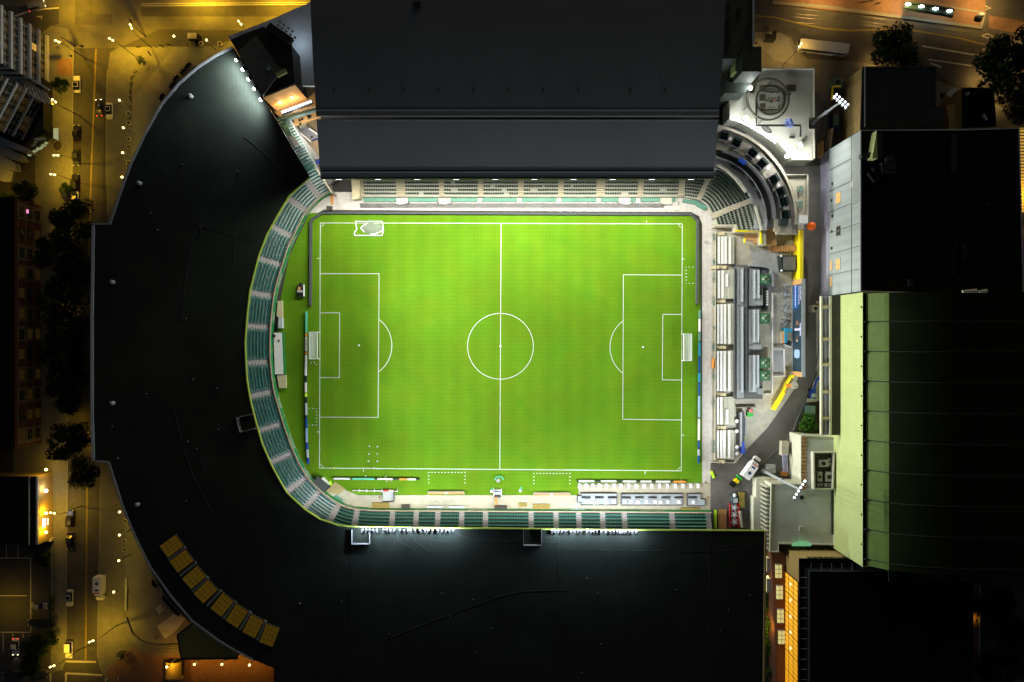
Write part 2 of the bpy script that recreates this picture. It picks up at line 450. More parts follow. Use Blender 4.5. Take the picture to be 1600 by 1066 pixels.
# top right: avenue, platform, rails
sheet('avenue', [(1160, -300), (2200, -300), (2200, 330), (1560, 200), (1460, 110), (1340, 100), (1260, 92), (1246, 78), (1228, 54), (1160, 46)], .006, 'asphalt')
slab('pavement', [(1165, 49), (1215, 50), (1236, 58), (1246, 80), (1262, 92), (1340, 96), (1470, 128), (1620, 190), (1620, 520), (1165, 300)], -.03, .13, 'pavement')
slab('corner_island', [(1180, 50), (1216, 52), (1234, 60), (1240, 84), (1240, 100), (1210, 94), (1186, 70)], -.03, .16, 'plaza_paving')
slab('tram_platform', [(1207, 6), (1207, -30), (1540, -30), (1540, 22), (1534, 45), (1400, 28)], -.03, .25, 'brick_paving')
m = MB(); m.ribbon(PL([(1207, 4), (1290, 10.5), (1400, 25.5), (1533, 43)], .25), .8, .257); m.ribbon(PL([(1533, 43), (1538.5, 20)], .25), .7, .261)
m.ribbon(PL([(1485, 11), (1538.5, 20)], .25), .5, .257)
struct(m.build('platform_edge', 'kerb'))
m = MB()
for dy in (0, 8, 13, 21): m.ribbon(PL([(1180, 8 + dy), (1300, 19 + dy), (1420, 36 + dy * .95), (1520, 51 + dy * .9), (1640, 70 + dy)]), .12, .012)
for dy in (0, 8): m.ribbon(PL([(1500, -5 + dy), (1640, 24 + dy)]), .12, .012)
struct(m.build('tram_rail', 'rail_steel'))
m = MB(); m.ribbon(PL([(1180, 25), (1210, 27), (1245, 36), (1290, 45), (1330, 48), (1390, 46), (1430, 48), (1500, 60), (1570, 78), (1620, 90)]), .45, .014)
struct(m.build('centre_line', 'yellow_paint'))
m = MB(); m.ribbon(PL([(1440, 72), (1535, 88)]), .4, .014); m.ribbon(PL([(1450, 93), (1505, 101), (1518, 103)]), .35, .014)
m.ribbon(PL([(1453, 99), (1466, 103), (1470, 106)]), .5, .014)
for cx, cy in ((1539, 12), (1543, 56)):
    m.ribbon(PL([(cx - 9, cy), (cx, cy - 3), (cx + 9, cy + 1), (cx, cy + 3.5), (cx - 9, cy)]), .25, .016)
m.ribbon(PL([(1408, 58), (1415, 55)]), .9, .014); m.ribbon(PL([(1535, 78), (1548, 77)]), .5, .014)
struct(m.build('road_marking', 'white_paint'))
sheet('red_lane', [(1545, 24), (1640, 40), (1640, 62), (1545, 44)], .0105, 'brick_paving')

# ------------------------------------------------------------------ pitch
sheet('turf', [(484, 333), (506, 332.6), (1080, 334.6), (1093, 345), (1097, 755), (905, 757), (905, 774), (560, 774), (525, 760), (505, 752), (470, 735), (452, 690), (436, 620), (432, 540), (436, 480), (452, 400)], .03, 'turf')
m = MB(); W = .17
lz = .036
def ln(pts, w=W, dz=0): m.ribbon(PL(pts), w * .98, lz + dz)
ln([(500.5, 348.5), (1066, 350)]); ln([(499.3, 731.5), (1064.5, 735.8)]); ln([(500.5, 348.5), (499.3, 731.5)], dz=.002); ln([(1066, 350), (1064.5, 735.8)], dz=.002)
ln([(783, 349.2), (781, 733.6)], dz=.004)
ln([(500.3, 427.8), (592.4, 427.8), ], dz=.004); ln([(592.4, 427.4), (590.8, 652.6)], dz=.006); ln([(499.6, 652), (591, 652.4)], dz=.004)
ln([(500.2, 489), (530.8, 489)], dz=.004); ln([(530.8, 488.6), (530.2, 590.6)], dz=.006); ln([(499.8, 590), (530.4, 590.3)], dz=.004)
ln([(1065.8, 430), (974, 429.4)], dz=.004); ln([(974, 429), (973, 655.6)], dz=.006); ln([(1064.8, 656.4), (972.8, 655.2)], dz=.004)
ln([(1065.5, 491.5), (1035.6, 491.3)], dz=.004); ln([(1035.6, 491), (1034.8, 594)], dz=.006); ln([(1065, 594), (1034.6, 593.6)], dz=.004)
R = 51.4
ln([(782 + R * math.cos(2 * PI * i / 64), 541.2 + R * math.sin(2 * PI * i / 64)) for i in range(65)], dz=.008)
a0 = math.acos(31 / R)
ln([(561 + R * math.cos(-a0 + 2 * a0 * i / 20), 540 + R * math.sin(-a0 + 2 * a0 * i / 20)) for i in range(21)], dz=.008)
ln([(1004.4 - R * math.cos(-a0 + 2 * a0 * i / 20), 542.5 + R * math.sin(-a0 + 2 * a0 * i / 20)) for i in range(21)], dz=.008)
for cx, cy, q in ((500.5, 348.5, 0), (1066, 350, 1), (1064.5, 735.8, 2), (499.3, 731.5, 3)):
    ln([(cx + 5.6 * math.cos(PI / 2 * (q + i / 6)), cy + 5.6 * math.sin(PI / 2 * (q + i / 6))) for i in range(7)], .12, dz=.01)
for cx, cy in ((561, 540), (782, 541.2), (1004.5, 542.5)):
    m.prism([(P(cx, cy).x + .3 * math.cos(t * PI / 4), P(cx, cy).y + .3 * math.sin(t * PI / 4)) for t in range(8)], lz, lz + .012)
for p, q in (((495.5, 404), (499, 404)), ((495, 675), (498.5, 675)), ((568, 733.5), (568, 737)), ((1008, 736.5), (1008, 741)), ((1010, 345), (1010, 348)), ((1066, 405), (1069.5, 405)), ((1065, 680), (1069, 680))): ln([p, q], .2)
def dots(pts):
    for x, y in pts: c = P(x, y); m.box((c.x, c.y, lz + .004), (.34, .2, .008))
dots([(670 + i * 5.13, 738.3) for i in range(12)] + [(670, 738.3 + i * 5.3) for i in range(1, 4)] + [(726.5, 738.6 + i * 5.3) for i in range(1, 4)])
dots([(834 + i * 5.13, 740) for i in range(12)] + [(834, 740 + i * 5.3) for i in range(1, 4)] + [(890.5, 740 + i * 5.3) for i in range(1, 4)])
dots([(483 + i * 5.6, 638.5) for i in range(3)] + [(483 + i * 5.6, 664.3) for i in range(3)] + [(494.5, 638.5 + i * 5.1) for i in range(6)])
dots([(1071.5 + i * 5.6, 417.5) for i in range(3)] + [(1071.5 + i * 5.6, 443) for i in range(3)] + [(1072, 417.5 + i * 5.1) for i in range(6)])
struct(m.build('pitch_line', 'line_paint'))
# ------------------------------------------------------------------ concourse round the pitch
sheet('concourse', [(505, 300), (1100, 305), (1120, 330), (1120, 352), (1097, 350), (1092, 338), (1080, 331.5), (506, 328), (490, 336), (470, 330)], .02, 'concourse')
sheet('concourse', [(1097, 344), (1113, 340), (1112, 752), (1110, 830), (900, 830), (900, 772), (905, 757), (1097, 755)], .022, 'concourse')
sheet('concourse', [(525, 757), (560, 773), (600, 774), (900, 774), (900, 830), (480, 830), (500, 775)], .024, 'concrete_cream')
sheet('concourse', [(904, 756), (1110, 754), (1110, 800), (904, 800)], .032, 'concrete_cream')
sheet('deck', [(1112, 352), (1262, 352), (1262, 460), (1258, 560), (1240, 610), (1200, 668), (1166, 703), (1150, 724), (1112, 722)], .026, 'concrete')
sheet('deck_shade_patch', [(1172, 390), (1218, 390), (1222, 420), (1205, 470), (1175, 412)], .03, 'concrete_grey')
sheet('driveway', [(1256, 150), (1330, 120), (1330, 300), (1286, 300), (1284, 480), (1279, 560), (1256, 630), (1237, 681), (1190, 726), (1160, 765), (1156, 840), (1110, 840), (1110, 724), (1151, 724), (1167, 703), (1201, 668), (1241, 610), (1250, 585), (1256, 560), (1256, 450)], .034, 'drive')
sheet('yard', [(1150, 770), (1160, 765), (1190, 726), (1237, 681), (1256, 630), (1285, 600), (1320, 600), (1320, 900), (1110, 900), (1156, 840)], .03, 'concrete_dark')
m = MB(); m.wall(PL([(1281, 500), (1279, 545), (1274, 580), (1256, 627), (1246, 655), (1237, 680), (1190, 725), (1163, 750)]), .3, .0, .22)
struct(m.build('kerb', 'kerb'))
sheet('verge', [(1258, 632), (1285, 625), (1285, 690), (1240, 690)], .05, 'soil')
sheet('pavement_strip', [(1275, 470), (1290, 470), (1290, 628), (1259, 628), (1276, 585)], .046, 'concrete')
# ------------------------------------------------------------------ seating
def resample(pts, n):
    V = [Vector(p) for p in pts]; L = [0]
    for a, b in zip(V, V[1:]): L.append(L[-1] + (b - a).length)
    out = []
    for i in range(n):
        t = L[-1] * i / (n - 1); k = 0
        while k < len(L) - 2 and L[k + 1] < t: k += 1
        u = (t - L[k]) / max(1e-9, L[k + 1] - L[k]); out.append(V[k].lerp(V[k + 1], u))
    return out
def length(pts): return sum((Vector(b) - Vector(a)).length for a, b in zip(pts, pts[1:]))

def section(bounds, zs, label, group, seat_mat, tread_mat, name='seating_block', cat='seating block', seats=True, at=.62, rise_mat=None, pitch=.54, wide=.45, skip=None, depth=.2):
    f = bounds[0]; mid = Vector(f[len(f) // 2])
    root = thing(name, label, cat, (mid.x, mid.y, 0), 0, group)
    m = MB()
    for k in range(len(bounds) - 1):
        a, b = bounds[k], bounds[k + 1]; z = zs[k]; zl = zs[k - 1] if k else 0
        A = [(p[0], p[1], z) for p in a]; B = [(p[0], p[1], z) for p in b]; A0 = [(p[0], p[1], zl) for p in a]
        m.strip(A, B, 0); m.strip(A0, A, 1)
    # ends, closed down to the ground
    for e in (0, -1):
        for k in range(len(bounds) - 1):
            a, b = bounds[k][e], bounds[k + 1][e]; m.face(((a[0], a[1], 0), (b[0], b[1], 0), (b[0], b[1], zs[k]), (a[0], a[1], zs[k])), 1)
    m.build('terrace', [tread_mat, rise_mat or tread_mat], root)
    if seats:
        ntot = sum(int(length(q) / pitch) for q in bounds[1:]); single = ntot <= 100 and 'below the pitch' in label
        for k in range(len(bounds) - 1):
            a, b = [Vector(p) for p in bounds[k]], [Vector(p) for p in bounds[k + 1]]
            line = [p.lerp(q, at) for p, q in zip(a, b)]; n = int(length(line) / pitch)
            if n < 2: continue
            pts = resample(line, n + 1); s = MB()
            for i in range(n):
                if skip and skip(k, i, n): continue
                c = (pts[i] + pts[i + 1]) / 2; d = (pts[i + 1] - pts[i]).normalized(); rz = math.atan2(d.y, d.x)
                nn = Vector((-d.y, d.x)); fr = (b[0] - a[0]); sg = 1 if nn.dot(fr) > 0 else -1
                s.box((c.x, c.y, zs[k] + .42), (wide, depth, .1), rz); q = c + nn * sg * (depth / 2 + .04)
                s.box((q.x, q.y, zs[k] + .66), (wide, .07, .46), rz)
                if single: s.build('seat', seat_mat, root); s = MB()
            if s.v: s.build('seat_row', seat_mat, root)
    return root
mat('nosing', (.17, .16, .14), .8, .2)
def stairs(bounds, zs, label, group, m0='stair_grey'):
    """aisle: two steps for every row"""
    B = []; Z = []
    for k in range(len(bounds) - 1):
        a, b = [Vector(p) for p in bounds[k]], [Vector(p) for p in bounds[k + 1]]
        B.append(a); B.append([p.lerp(q, .5) for p, q in zip(a, b)])
        zn = zs[k + 1] if k + 1 < len(zs) else zs[k] + .38
        Z += [zs[k] + .03, (zs[k] + zn) / 2 + .03]
    B.append([Vector(p) for p in bounds[-1]])
    m = MB()
    for k in range(len(B) - 1):
        z = Z[k]; zl = Z[k - 1] if k else 0
        m.strip([(p.x, p.y, z) for p in B[k]], [(p.x, p.y, z) for p in B[k + 1]], 0)
        m.strip([(p.x, p.y, zl) for p in B[k]], [(p.x, p.y, z) for p in B[k]], 1)
        e = [p.lerp(q, .3) for p, q in zip(B[k], B[k + 1])]; m.strip([(p.x, p.y, z + .006) for p in B[k]], [(p.x, p.y, z + .006) for p in e], 2)
    return tag(m.build('aisle_stairs', [m0, 'concrete_grey', 'nosing']), label, 'stairs', group)

mat('tread_green', (.028, .06, .052), .85, .15, 1.2)
# ---- horseshoe: front wall line, seen at 2.6 m
FW = [(517, 300), (500, 310), (479.6, 330.7), (464, 359.6), (451, 386), (442, 414), (437, 429.5), (430, 456), (425, 495), (423, 527), (423, 558), (426, 592), (430, 615),
      (437, 640), (447, 672), (458, 701.5), (470, 727), (485, 750), (505.5, 770), (525.6, 784), (545.7, 793), (571, 796), (600, 797.2), (700, 797.8), (800, 798.4), (900, 799), (1000, 799.6), (1112, 800.4)]
fw = PL(FW, 2.6)
front = []
for i in range(len(fw) - 1):                                   # Catmull-Rom through the measured points
    p0, p1, p2, p3 = [Vector(fw[max(0, min(len(fw) - 1, j))]) for j in (i - 1, i, i + 1, i + 2)]
    for t in [k / 8 for k in range(8)]:
        front.append(.5 * ((2 * p1) + (p2 - p0) * t + (2 * p0 - 5 * p1 + 4 * p2 - p3) * t * t + (3 * p1 - p0 - 3 * p2 + p3) * t ** 3))
front.append(Vector(fw[-1]))
front = resample(front, 700)
cum = [0]
for a, b in zip(front, front[1:]): cum.append(cum[-1] + (b - a).length)
SL = cum[-1]
nrm = []
for i in range(len(front)):
    d = (front[min(i + 6, len(front) - 1)] - front[max(i - 6, 0)]).normalized(); nrm.append(Vector((d.y, -d.x)))
if nrm[350].dot(front[350] - Vector((0, 0))) < 0: nrm = [-x for x in nrm]
def fat(s):
    s = max(0, min(SL, s)); k = min(len(front) - 2, int(s / SL * (len(front) - 1)))
    u = (s - cum[k]) / max(1e-9, cum[k + 1] - cum[k]); u = max(0, min(1, u))
    return front[k].lerp(front[k + 1], u), nrm[k].lerp(nrm[k + 1], u).normalized()
def off(s, d): p, n = fat(s); return p + n * d
def s_of(px, py, z=2.6):
    q = Vector(P2(px, py, z)); k = min(range(len(front)), key=lambda i: (front[i] - q).length); return cum[k]
AIS = [(498, 308), (478, 330), (457.7, 370.6), (437, 413), (427, 463), (421.7, 511), (423, 565), (428, 611), (439.7, 662), (457.7, 707.7), (478, 747), (496.7, 770), (528, 790),
       (558, 796), (612.5, 797.4), (650, 797.6), (683.6, 798), (722, 798), (758, 798), (829.6, 798.5), (868.6, 799), (904.5, 799), (941.5, 799.3), (976, 799.5), (1051, 800), (1107.5, 800.4)]
ais = [s_of(*p) for p in AIS]
ROW, RISE = .77, .33
AW = .72
segs = [0] + ais
nsec = len(segs)
for i in range(nsec - 1):
    s0 = segs[i] + (AW if i else .05); s1 = segs[i + 1] - AW
    curved = i < 13
    nr = 28 if i == 0 else (14 if i < 14 else 9)
    npt = max(4, int((s1 - s0) / 1.2))
    rw = ROW if curved else .88
    bounds = [[off(s0 + (s1 - s0) * t / (npt - 1), .35 + k * rw) for t in range(npt)] for k in range(nr + 1)]
    zs = [2.0 + k * RISE if k < 12 else 2.0 + 12 * RISE + (k - 12) * .2 for k in range(nr)]
    if i == 0: lab = 'narrow strip of green seats running up beside the black roof at the upper left corner'
    elif curved: lab = f'curved block of green seats round the left end, {ORD[i-1]} below the upper left corner strip'
    else: lab = f'straight block of green seats below the pitch, {ORD[i-13]} from the left end of the straight'
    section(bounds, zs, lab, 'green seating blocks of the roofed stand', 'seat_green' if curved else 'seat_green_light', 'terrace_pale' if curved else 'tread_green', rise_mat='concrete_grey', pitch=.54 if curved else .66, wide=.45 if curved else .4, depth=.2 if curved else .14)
for i, s in enumerate(ais):
    nr = 14 if i < 13 else 9
    rw = ROW if i < 13 else .88
    bounds = [[off(s - AW, .35 + k * rw), off(s + AW, .35 + k * rw)] for k in range(nr + 1)]
    zs = [2.0 + k * RISE for k in range(nr)]
    if i < 13: lab = f'grey aisle stairs between curved green seat blocks, {ORD[i]} below the upper left corner'
    else: lab = f'grey aisle stairs between straight green seat blocks, {ORD[i-13]} from the left end of the straight'
    stairs(bounds, zs, lab, 'grey aisle stairs of the roofed stand')
# front wall with its green banner
root = thing('stand_front_wall', 'cream capped wall with green banner in front of the roofed stand seats', 'wall', (0, 0, 0))
N = 220
m = MB()
m.wall([off(SL * i / N, .15) for i in range(N + 1)], .22, 0, 2.62, 0); m.build('wall', 'concrete_cream', root)
m = MB(); m.wall([off(SL * i / N, .31) for i in range(N + 1)], .1, 2.1, 2.75, 0); m.build('handrail', 'brick', root)
m = MB()
A = [off(SL * i / N, -.02) for i in range(N + 1)]
for i in range(N):
    a, b = A[i], A[i + 1]; m.face(((a.x, a.y, .35), (b.x, b.y, .35), (b.x, b.y, 2.45), (a.x, a.y, 2.45)))
m.build('banner', 'banner_green', root)
# writing on the banner: pale block letters, too small in the photo to read except as strokes
def banner_glyphs(s0, s1, n, seed):
    r = random.Random(seed); m = MB(); w_ = (s1 - s0) / n
    for i in range(n):
        sa, sb = s0 + i * w_ + w_ * .12, s0 + (i + 1) * w_ - w_ * .12
        def q(u, v): p = off(sa + (sb - sa) * u, -.05); return (p.x, p.y, .75 + 1.3 * v)
        def bar(u0, v0, u1, v1): m.face((q(u0, v0), q(u1, v0), q(u1, v1), q(u0, v1)))
        bar(0, 0, .3, 1)
        k = r.randrange(4)
        if k != 0: bar(.3, .8, 1, 1)
        if k != 1: bar(.3, .4, .9, .6)
        if k != 2: bar(.3, 0, 1, .2)
        if k == 3: bar(.7, .2, 1, .8)
    m.build('lettering', 'white_paint', root)
for (p, q, n, sd) in (((492, 318), (477, 337), 9, 1), ((462, 366), (452, 386), 9, 2), ((438, 429), (433, 448), 10, 3), ((427, 487), (424.5, 505), 8, 4), ((431, 622), (437, 640), 8, 6),
                      ((450, 680), (460, 702), 10, 5), ((473, 733), (484, 748), 8, 7), ((536, 790), (560, 795), 10, 8), ((666, 797.8), (690, 797.9), 9, 9), ((731, 798), (760, 798.3), 12, 10),
                      ((927, 799.2), (953, 799.4), 9, 12), ((1000, 799.6), (1040, 799.9), 12, 13)):
    banner_glyphs(s_of(*p), s_of(*q), n, sd)
m = MB()
for p in ((496, 314), (471, 347), (446, 398), (430, 456), (424, 545), (426, 592), (440, 650), (463, 714), (511, 775), (574, 796), (582, 796.5), (650, 797.6), (712, 798), (815, 798.5), (884, 799), (870, 799)):
    s = s_of(*p)
    for i in range(1):
        a, b = off(s - .3, -.04), off(s + .5, -.04); a2, b2 = off(s, -.04), off(s + .9, -.04)
        m.face(((a.x, a.y, .36), (a2.x, a2.y, .36), (b2.x, b2.y, 2.44), (b.x, b.y, 2.44)))
m.build('banner_stripe', 'trim_lime', root)
text('PROVIDENCE', 1.0, 'white_paint', root, (*off(s_of(434, 441), -.06), 1.35), (fat(s_of(434, 441))[0] - off(s_of(434, 441) + 1, 0)) * -1, (0, 0, 1)) if False else None

mat('vent_mid', (.14, .15, .15), .6, .1); mat('vent_grey', (.045, .05, .047), .6, .1)
# ---- roof of the horseshoe
RZ = 17.0
inner = [(365, 74), (484, 276.5), (451.5, 306), (432.7, 337.7), (417, 366), (403.7, 400), (390, 454.6), (385, 498.5), (382.5, 536), (384, 573.6), (385.7, 596.5), (390.4, 624.7), (399.8, 662), (409, 693.6), (422, 724),
         (435.8, 750), (447.7, 770.4), (475, 795.5), (500, 812), (528, 821), (545.7, 823), (600, 823.8), (800, 826.5), (1000, 828.5), (1196, 830)]
outer = [(1192, 1110), (1192, 1230), (428, 1230), (428, 1044), (395, 1031), (370, 1018), (340, 1000), (300, 970), (266, 930), (235, 886), (212, 840), (192, 792), (170, 722), (145, 720), (145, 652), (142.5, 650), (142.5, 500), (145, 420),
         (145, 350), (172, 350), (178, 333), (190, 296), (205, 255), (228, 207), (253, 163), (280, 131), (310, 105), (340, 86)]
root = thing('roofed_stand', 'huge black horseshoe roof over the stand left of and below the pitch', 'stand', (0, 0, 0))
m = MB(); m.prism(PL(inner + outer, RZ), RZ - .7, RZ, 1, 0); m.build('roof', ['black_roof', 'dark_metal'], root)
m = MB(); m.wall(PL(inner[1:], RZ), .24, RZ - .75, RZ + .12, 0); m.build('roof_edge_trim', 'trim_lime', root)
m = MB(); m.wall(PL(outer[4:13], RZ), .5, RZ - .8, RZ + .1); m.wall(PL(outer[19:] + [(364, 74)], RZ), .6, RZ - .8, RZ + .14); m.wall(PL([(170, 722), (145, 720), (145, 652)], RZ), .5, RZ - .8, RZ + .1)
m.wall(PL([(145, 350), (172, 350), (178, 333)], RZ), .4, RZ - .8, RZ + .1)
split(m, 'gutter', 'grey_metal', root)
m = MB(); m.wall(PL([(146, 352), (144, 500), (144, 650), (146, 718)], RZ), .75, RZ - .8, RZ + .12); m.build('gutter', 'galvanised', root)
m = MB(); m.wall(PL([(1196, 830), (1192.5, 1110)], RZ), .5, RZ - .8, RZ + .25); m.build('fascia', 'brown_wall', root)
def inset(pts, k, z): return [((x - 800) * k, (533 - y) * k) for x, y in pts]
m = MB(); m.wall(inset(outer, (D - RZ) / F * .965, 0), .4, 0, RZ - .75); m.build('wall', 'concrete_dark', root)
m = MB()
def seam(pts, w_=.12, h=.05): m.wall(PL(pts, RZ), w_, RZ - .02, RZ + h)
seam([(380, 213), (352, 262), (322, 318), (302, 370), (290, 430), (284, 500)]); seam([(380, 213), (400, 228), (436, 262), (456, 280)], .2, .1); seam([(370, 300), (366, 380), (365, 430)])
seam([(300, 350), (345, 362), (398, 380)]); seam([(272, 640), (284, 690), (300, 740), (330, 800)]); seam([(366, 660), (330, 680), (312, 706), (318, 735)], .1)
seam([(600, 1000), (690, 965), (780, 932), (820, 924), (886, 922)], .14); seam([(550, 826), (548, 1000), (550, 1200)]); seam([(872, 829), (872, 1200)]); seam([(1110, 832), (1108, 1200)]); seam([(700, 828), (740, 845), (870, 848)], .1)
seam([(620, 828), (622, 845), (650, 860)], .12); seam([(646, 828), (648, 845), (672, 862)], .12); seam([(670, 828), (672, 845), (700, 846)], .12)
seam([(886, 858), (1090, 862), (1190, 858)], .1)
split(m, 'roof_seam', 'seam', root)
m = MB(); r = random.Random(3)
for i in range(46):
    x, y = r.uniform(150, 480), r.uniform(120, 1030)
    # vents only where the roof is
    inside = ((x - 640) / 490) ** 2 + ((y - 545) / 490) ** 2 < 1 and ((x - 690) / 320) ** 2 + ((y - 545) / 330) ** 2 > 1 and not (x < 340 and y > 800)
    if inside: p = P(x, y, RZ); s_ = r.choice((.18, .2, .3)); m.cyl((p.x, p.y, RZ - .05), (p.x, p.y, RZ + .35), s_, s_ * .8, 6)
for i in range(16):
    x, y = r.uniform(520, 1180), r.uniform(870, 1060); p = P(x, y, RZ); m.cyl((p.x, p.y, RZ - .05), (p.x, p.y, RZ + .3), .16, .12, 6)
split(m, 'roof_vent', 'vent_grey', root)
for (x, y) in ((299, 151), (219, 287), (177, 441), (177, 630), (216, 788)):
    p = P(x, y, RZ); o = MB().cyl((p.x, p.y, RZ - .02), (p.x, p.y, RZ + .9), .55, .4, 8).sph((p.x, p.y, RZ + .95), .55, 0, 8, 4, (1, 1, .5)).build('ventilator', 'vent_mid', root)
mat('mullion_tan', (.03, .022, .012), .7, .1)
# skylights glowing in the lower left of the roof
sk = [((269, 853), 36), ((284.5, 876.5), 37), ((304, 902), 41), ((322, 924), 44), ((347.6, 944.6), 51), ((370.7, 962), 57), ((396, 978), 63), ((421.5, 992), 69)]
for i, ((x, y), a) in enumerate(sk):
    c = P(x, y, RZ); a = math.radians(a); k = MB()
    k.box((c.x, c.y, RZ + .12), (5.0, 3.5, .3), a, 0)
    s_ = k.build('skylight', 'skylight_glow', root)
    f = MB(); ca, sa = math.cos(a), math.sin(a)
    for t in (-2.55, 2.55): f.box((c.x + t * ca, c.y + t * sa, RZ + .16), (.16, 3.7, .36), a)
    for t in (-1.85, 1.85): f.box((c.x - t * sa, c.y + t * ca, RZ + .16), (5.2, .16, .36), a)
    for t in (-1.25, 0, 1.25): f.box((c.x + t * ca, c.y + t * sa, RZ + .28), (.07, 3.5, .07), a)
    for t in (-.9, 0, .9): f.box((c.x - t * sa, c.y + t * ca, RZ + .285), (5.0, .07, .07), a)
    f.build('frame', 'mullion_tan', s_)
    if i < 7:
        (x2, y2), a2 = sk[i + 1]; q = P((x + x2) / 2, (y + y2) / 2, RZ); k = MB(); k.box((q.x, q.y, RZ + .1), (5.4, .7, .24), a + math.radians((a2 - math.degrees(a)) / 2)); k.build('roof_rib', 'grey_roof_back', root)

# ---- large roof above the pitch (two slabs, the upper curving up and away)
root = thing('grandstand', 'tall stand with wide dark grey two step roof above the pitch', 'stand', (0, 0, 0))
xl, xr = P(501, 276, 27).x, P(1115.5, 278, 27).x
yf = P(800, 277.5, 27).y
def zroof(t):           # t metres behind the front edge
    return 27 + 9.5 * math.sin(min(1, t / 52) * PI / 2)
ystep = P(800, 189.5, 29.8).y - yf
def roof_strip(t0, t1, n, dz, xl_, xr_):
    m = MB()
    for i in range(n):
        a, b = t0 + (t1 - t0) * i / n, t0 + (t1 - t0) * (i + 1) / n
        za, zb = zroof(a) + dz, zroof(b) + dz
        if a > 38: za -= (a - 38) ** 2 * .012
        if b > 38: zb -= (b - 38) ** 2 * .012
        m.face(((xl_, yf + a, za), (xr_, yf + a, za), (xr_, yf + b, zb), (xl_, yf + b, zb)))
        m.face(((xl_, yf + a, za - .9), (xl_, yf + b, zb - .9), (xr_, yf + b, zb - .9), (xr_, yf + a, za - .9)))
        for x in (xl_, xr_): m.face(((x, yf + a, za - .9), (x, yf + b, zb - .9), (x, yf + b, zb), (x, yf + a, za)))
    for t in (t0, t1):
        z = zroof(t) + dz - (max(0, t - 38) ** 2 * .012); m.face(((xl_, yf + t, z - .9), (xr_, yf + t, z - .9), (xr_, yf + t, z), (xl_, yf + t, z)))
    return m
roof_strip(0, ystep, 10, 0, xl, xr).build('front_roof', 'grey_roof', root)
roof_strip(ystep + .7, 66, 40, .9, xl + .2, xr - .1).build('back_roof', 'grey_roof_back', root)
zs_ = zroof(ystep)
m = MB(); m.box(((xl + xr) / 2, yf + ystep + .05, zs_ + .06), (xr - xl, .28, .16)); m.box(((xl + xr) / 2, yf + ystep + 1.9, zs_ + 1.35), (xr - xl - .6, .3, .25))
split(m, 'roof_flashing', 'galvanised', root)
m = MB(); m.box(((xl + xr) / 2, yf + 1.5, 27.15 + .35), (xr - xl - .4, .25, .2)); m.box(((xl + xr) / 2, yf - .15, 26.7), (xr - xl, .3, .9)); split(m, 'front_gutter', 'dark_metal', root)
m = MB()
for k in range(10):
    x = P(527 + k * 53.5 + (26 if k > 7 else 0), 20, 30).x
    for t in (ystep + 6, 56): z = zroof(t) + .9 - (max(0, t - 38) ** 2 * .012); m.cyl((x, yf + t, z - .1), (x, yf + t, z + .7), .22, .18, 6)
split(m, 'roof_anchor', 'dark_metal', root)
p = P(653, 14, 35); m = MB(); m.box((p.x, p.y, 36.3), (1.6, 1.6, 1.3), 0, 0, 1); m.build('roof_hatch', ['dark_metal', 'tar_roof_blue'], root)
m = MB(); m.box(((xl + xr) / 2, yf + 40, 12), (xr - xl - 4, 1.0, 24)); m.build('back_wall', 'concrete_dark', root)
m = MB()
for k in range(9): m.box((xl + 6 + k * (xr - xl - 12) / 8, yf + 26, 13.5), (.8, .8, 27))
split(m, 'column', 'grey_metal', root)
# seating under its front edge
gx = [563, 626, 690, 751, 814, 876.5, 938.5, 1001, 1064.5]
def gy(k): return P(800, 306.5, 1.6).y + k * .92
zsg = [1.6 + .36 * k for k in range(16)]
GW = {0: 5.5, 1: 7, 2: 4, 3: 4.4, 4: 4.4, 5: 4.4, 6: 7, 7: 4.4, 8: 4.4}
def xk(px, z=2.5): return P(px, 300, z).x
rg = random.Random(11)
for i in range(8):
    x0, x1 = xk(gx[i] + GW[i]), xk(gx[i + 1] - GW[i + 1])
    bounds = [[(x0 + (x1 - x0) * t / 3, gy(k)) for t in range(4)] for k in range(17)]
    lab = f'straight block of dark seats on cream steps above the pitch, {ORD[i]} from the left'
    empt = [(k, rg.uniform(.15, .6), rg.uniform(.08, .22)) for k in range(16) if rg.random() < .4]
    def skip(k, i_, n, e=empt): return any(kk == k and a * n < i_ < (a + b) * n for kk, a, b in e)
    section(bounds, zsg, lab, 'dark seating blocks below the grey roof', 'seat_dark', 'terrace_cream', at=.6, skip=skip, pitch=.6, wide=.45, depth=.34)
for i, g in enumerate(gx):
    wd = GW[i]; z = 2.5
    bounds = [[(xk(g - wd), gy(k)), (xk(g + wd), gy(k))] for k in range(17)]
    stairs(bounds, zsg, f'cream aisle stairs between dark seat blocks above the pitch, {ORD[i]} from the left', 'cream aisle stairs below the grey roof', 'stair_cream')
# corner fan on the right
def fan(p_first, p_last, n, z0, z1):
    out = []; zs = []
    for k in range(n + 1):
        t = k / n; z = z0 + (z1 - z0) * t; zs.append(z)
        out.append([Vector(P2(a[0] + (b[0] - a[0]) * t, a[1] + (b[1] - a[1]) * t, z)) for a, b in zip(p_first, p_last)])
    return out, zs[:-1]
b, zz = fan([(1069, 308), (1078, 309), (1088, 311)], [(1071, 250), (1092, 250), (1114, 252)], 12, 1.6, 6)
section(b, zz, 'block of dark seats at the right end below the grey roof corner', 'dark seating blocks of the right hand corner', 'seat_dark', 'terrace_cream', at=.55, depth=.4, pitch=.6, wide=.47)
b, zz = fan([(1088, 311), (1094, 313.5)], [(1112, 255), (1121, 258)], 11, 1.6, 6); stairs(b, zz, 'cream aisle stairs slanting below the right end of the grey roof', 'cream aisle stairs of the right hand corner', 'stair_cream')
b, zz = fan([(1095, 314), (1101, 318), (1106, 323), (1111, 333)], [(1121, 258), (1136, 268), (1149, 279), (1172, 310)], 11, 1.6, 6.2)
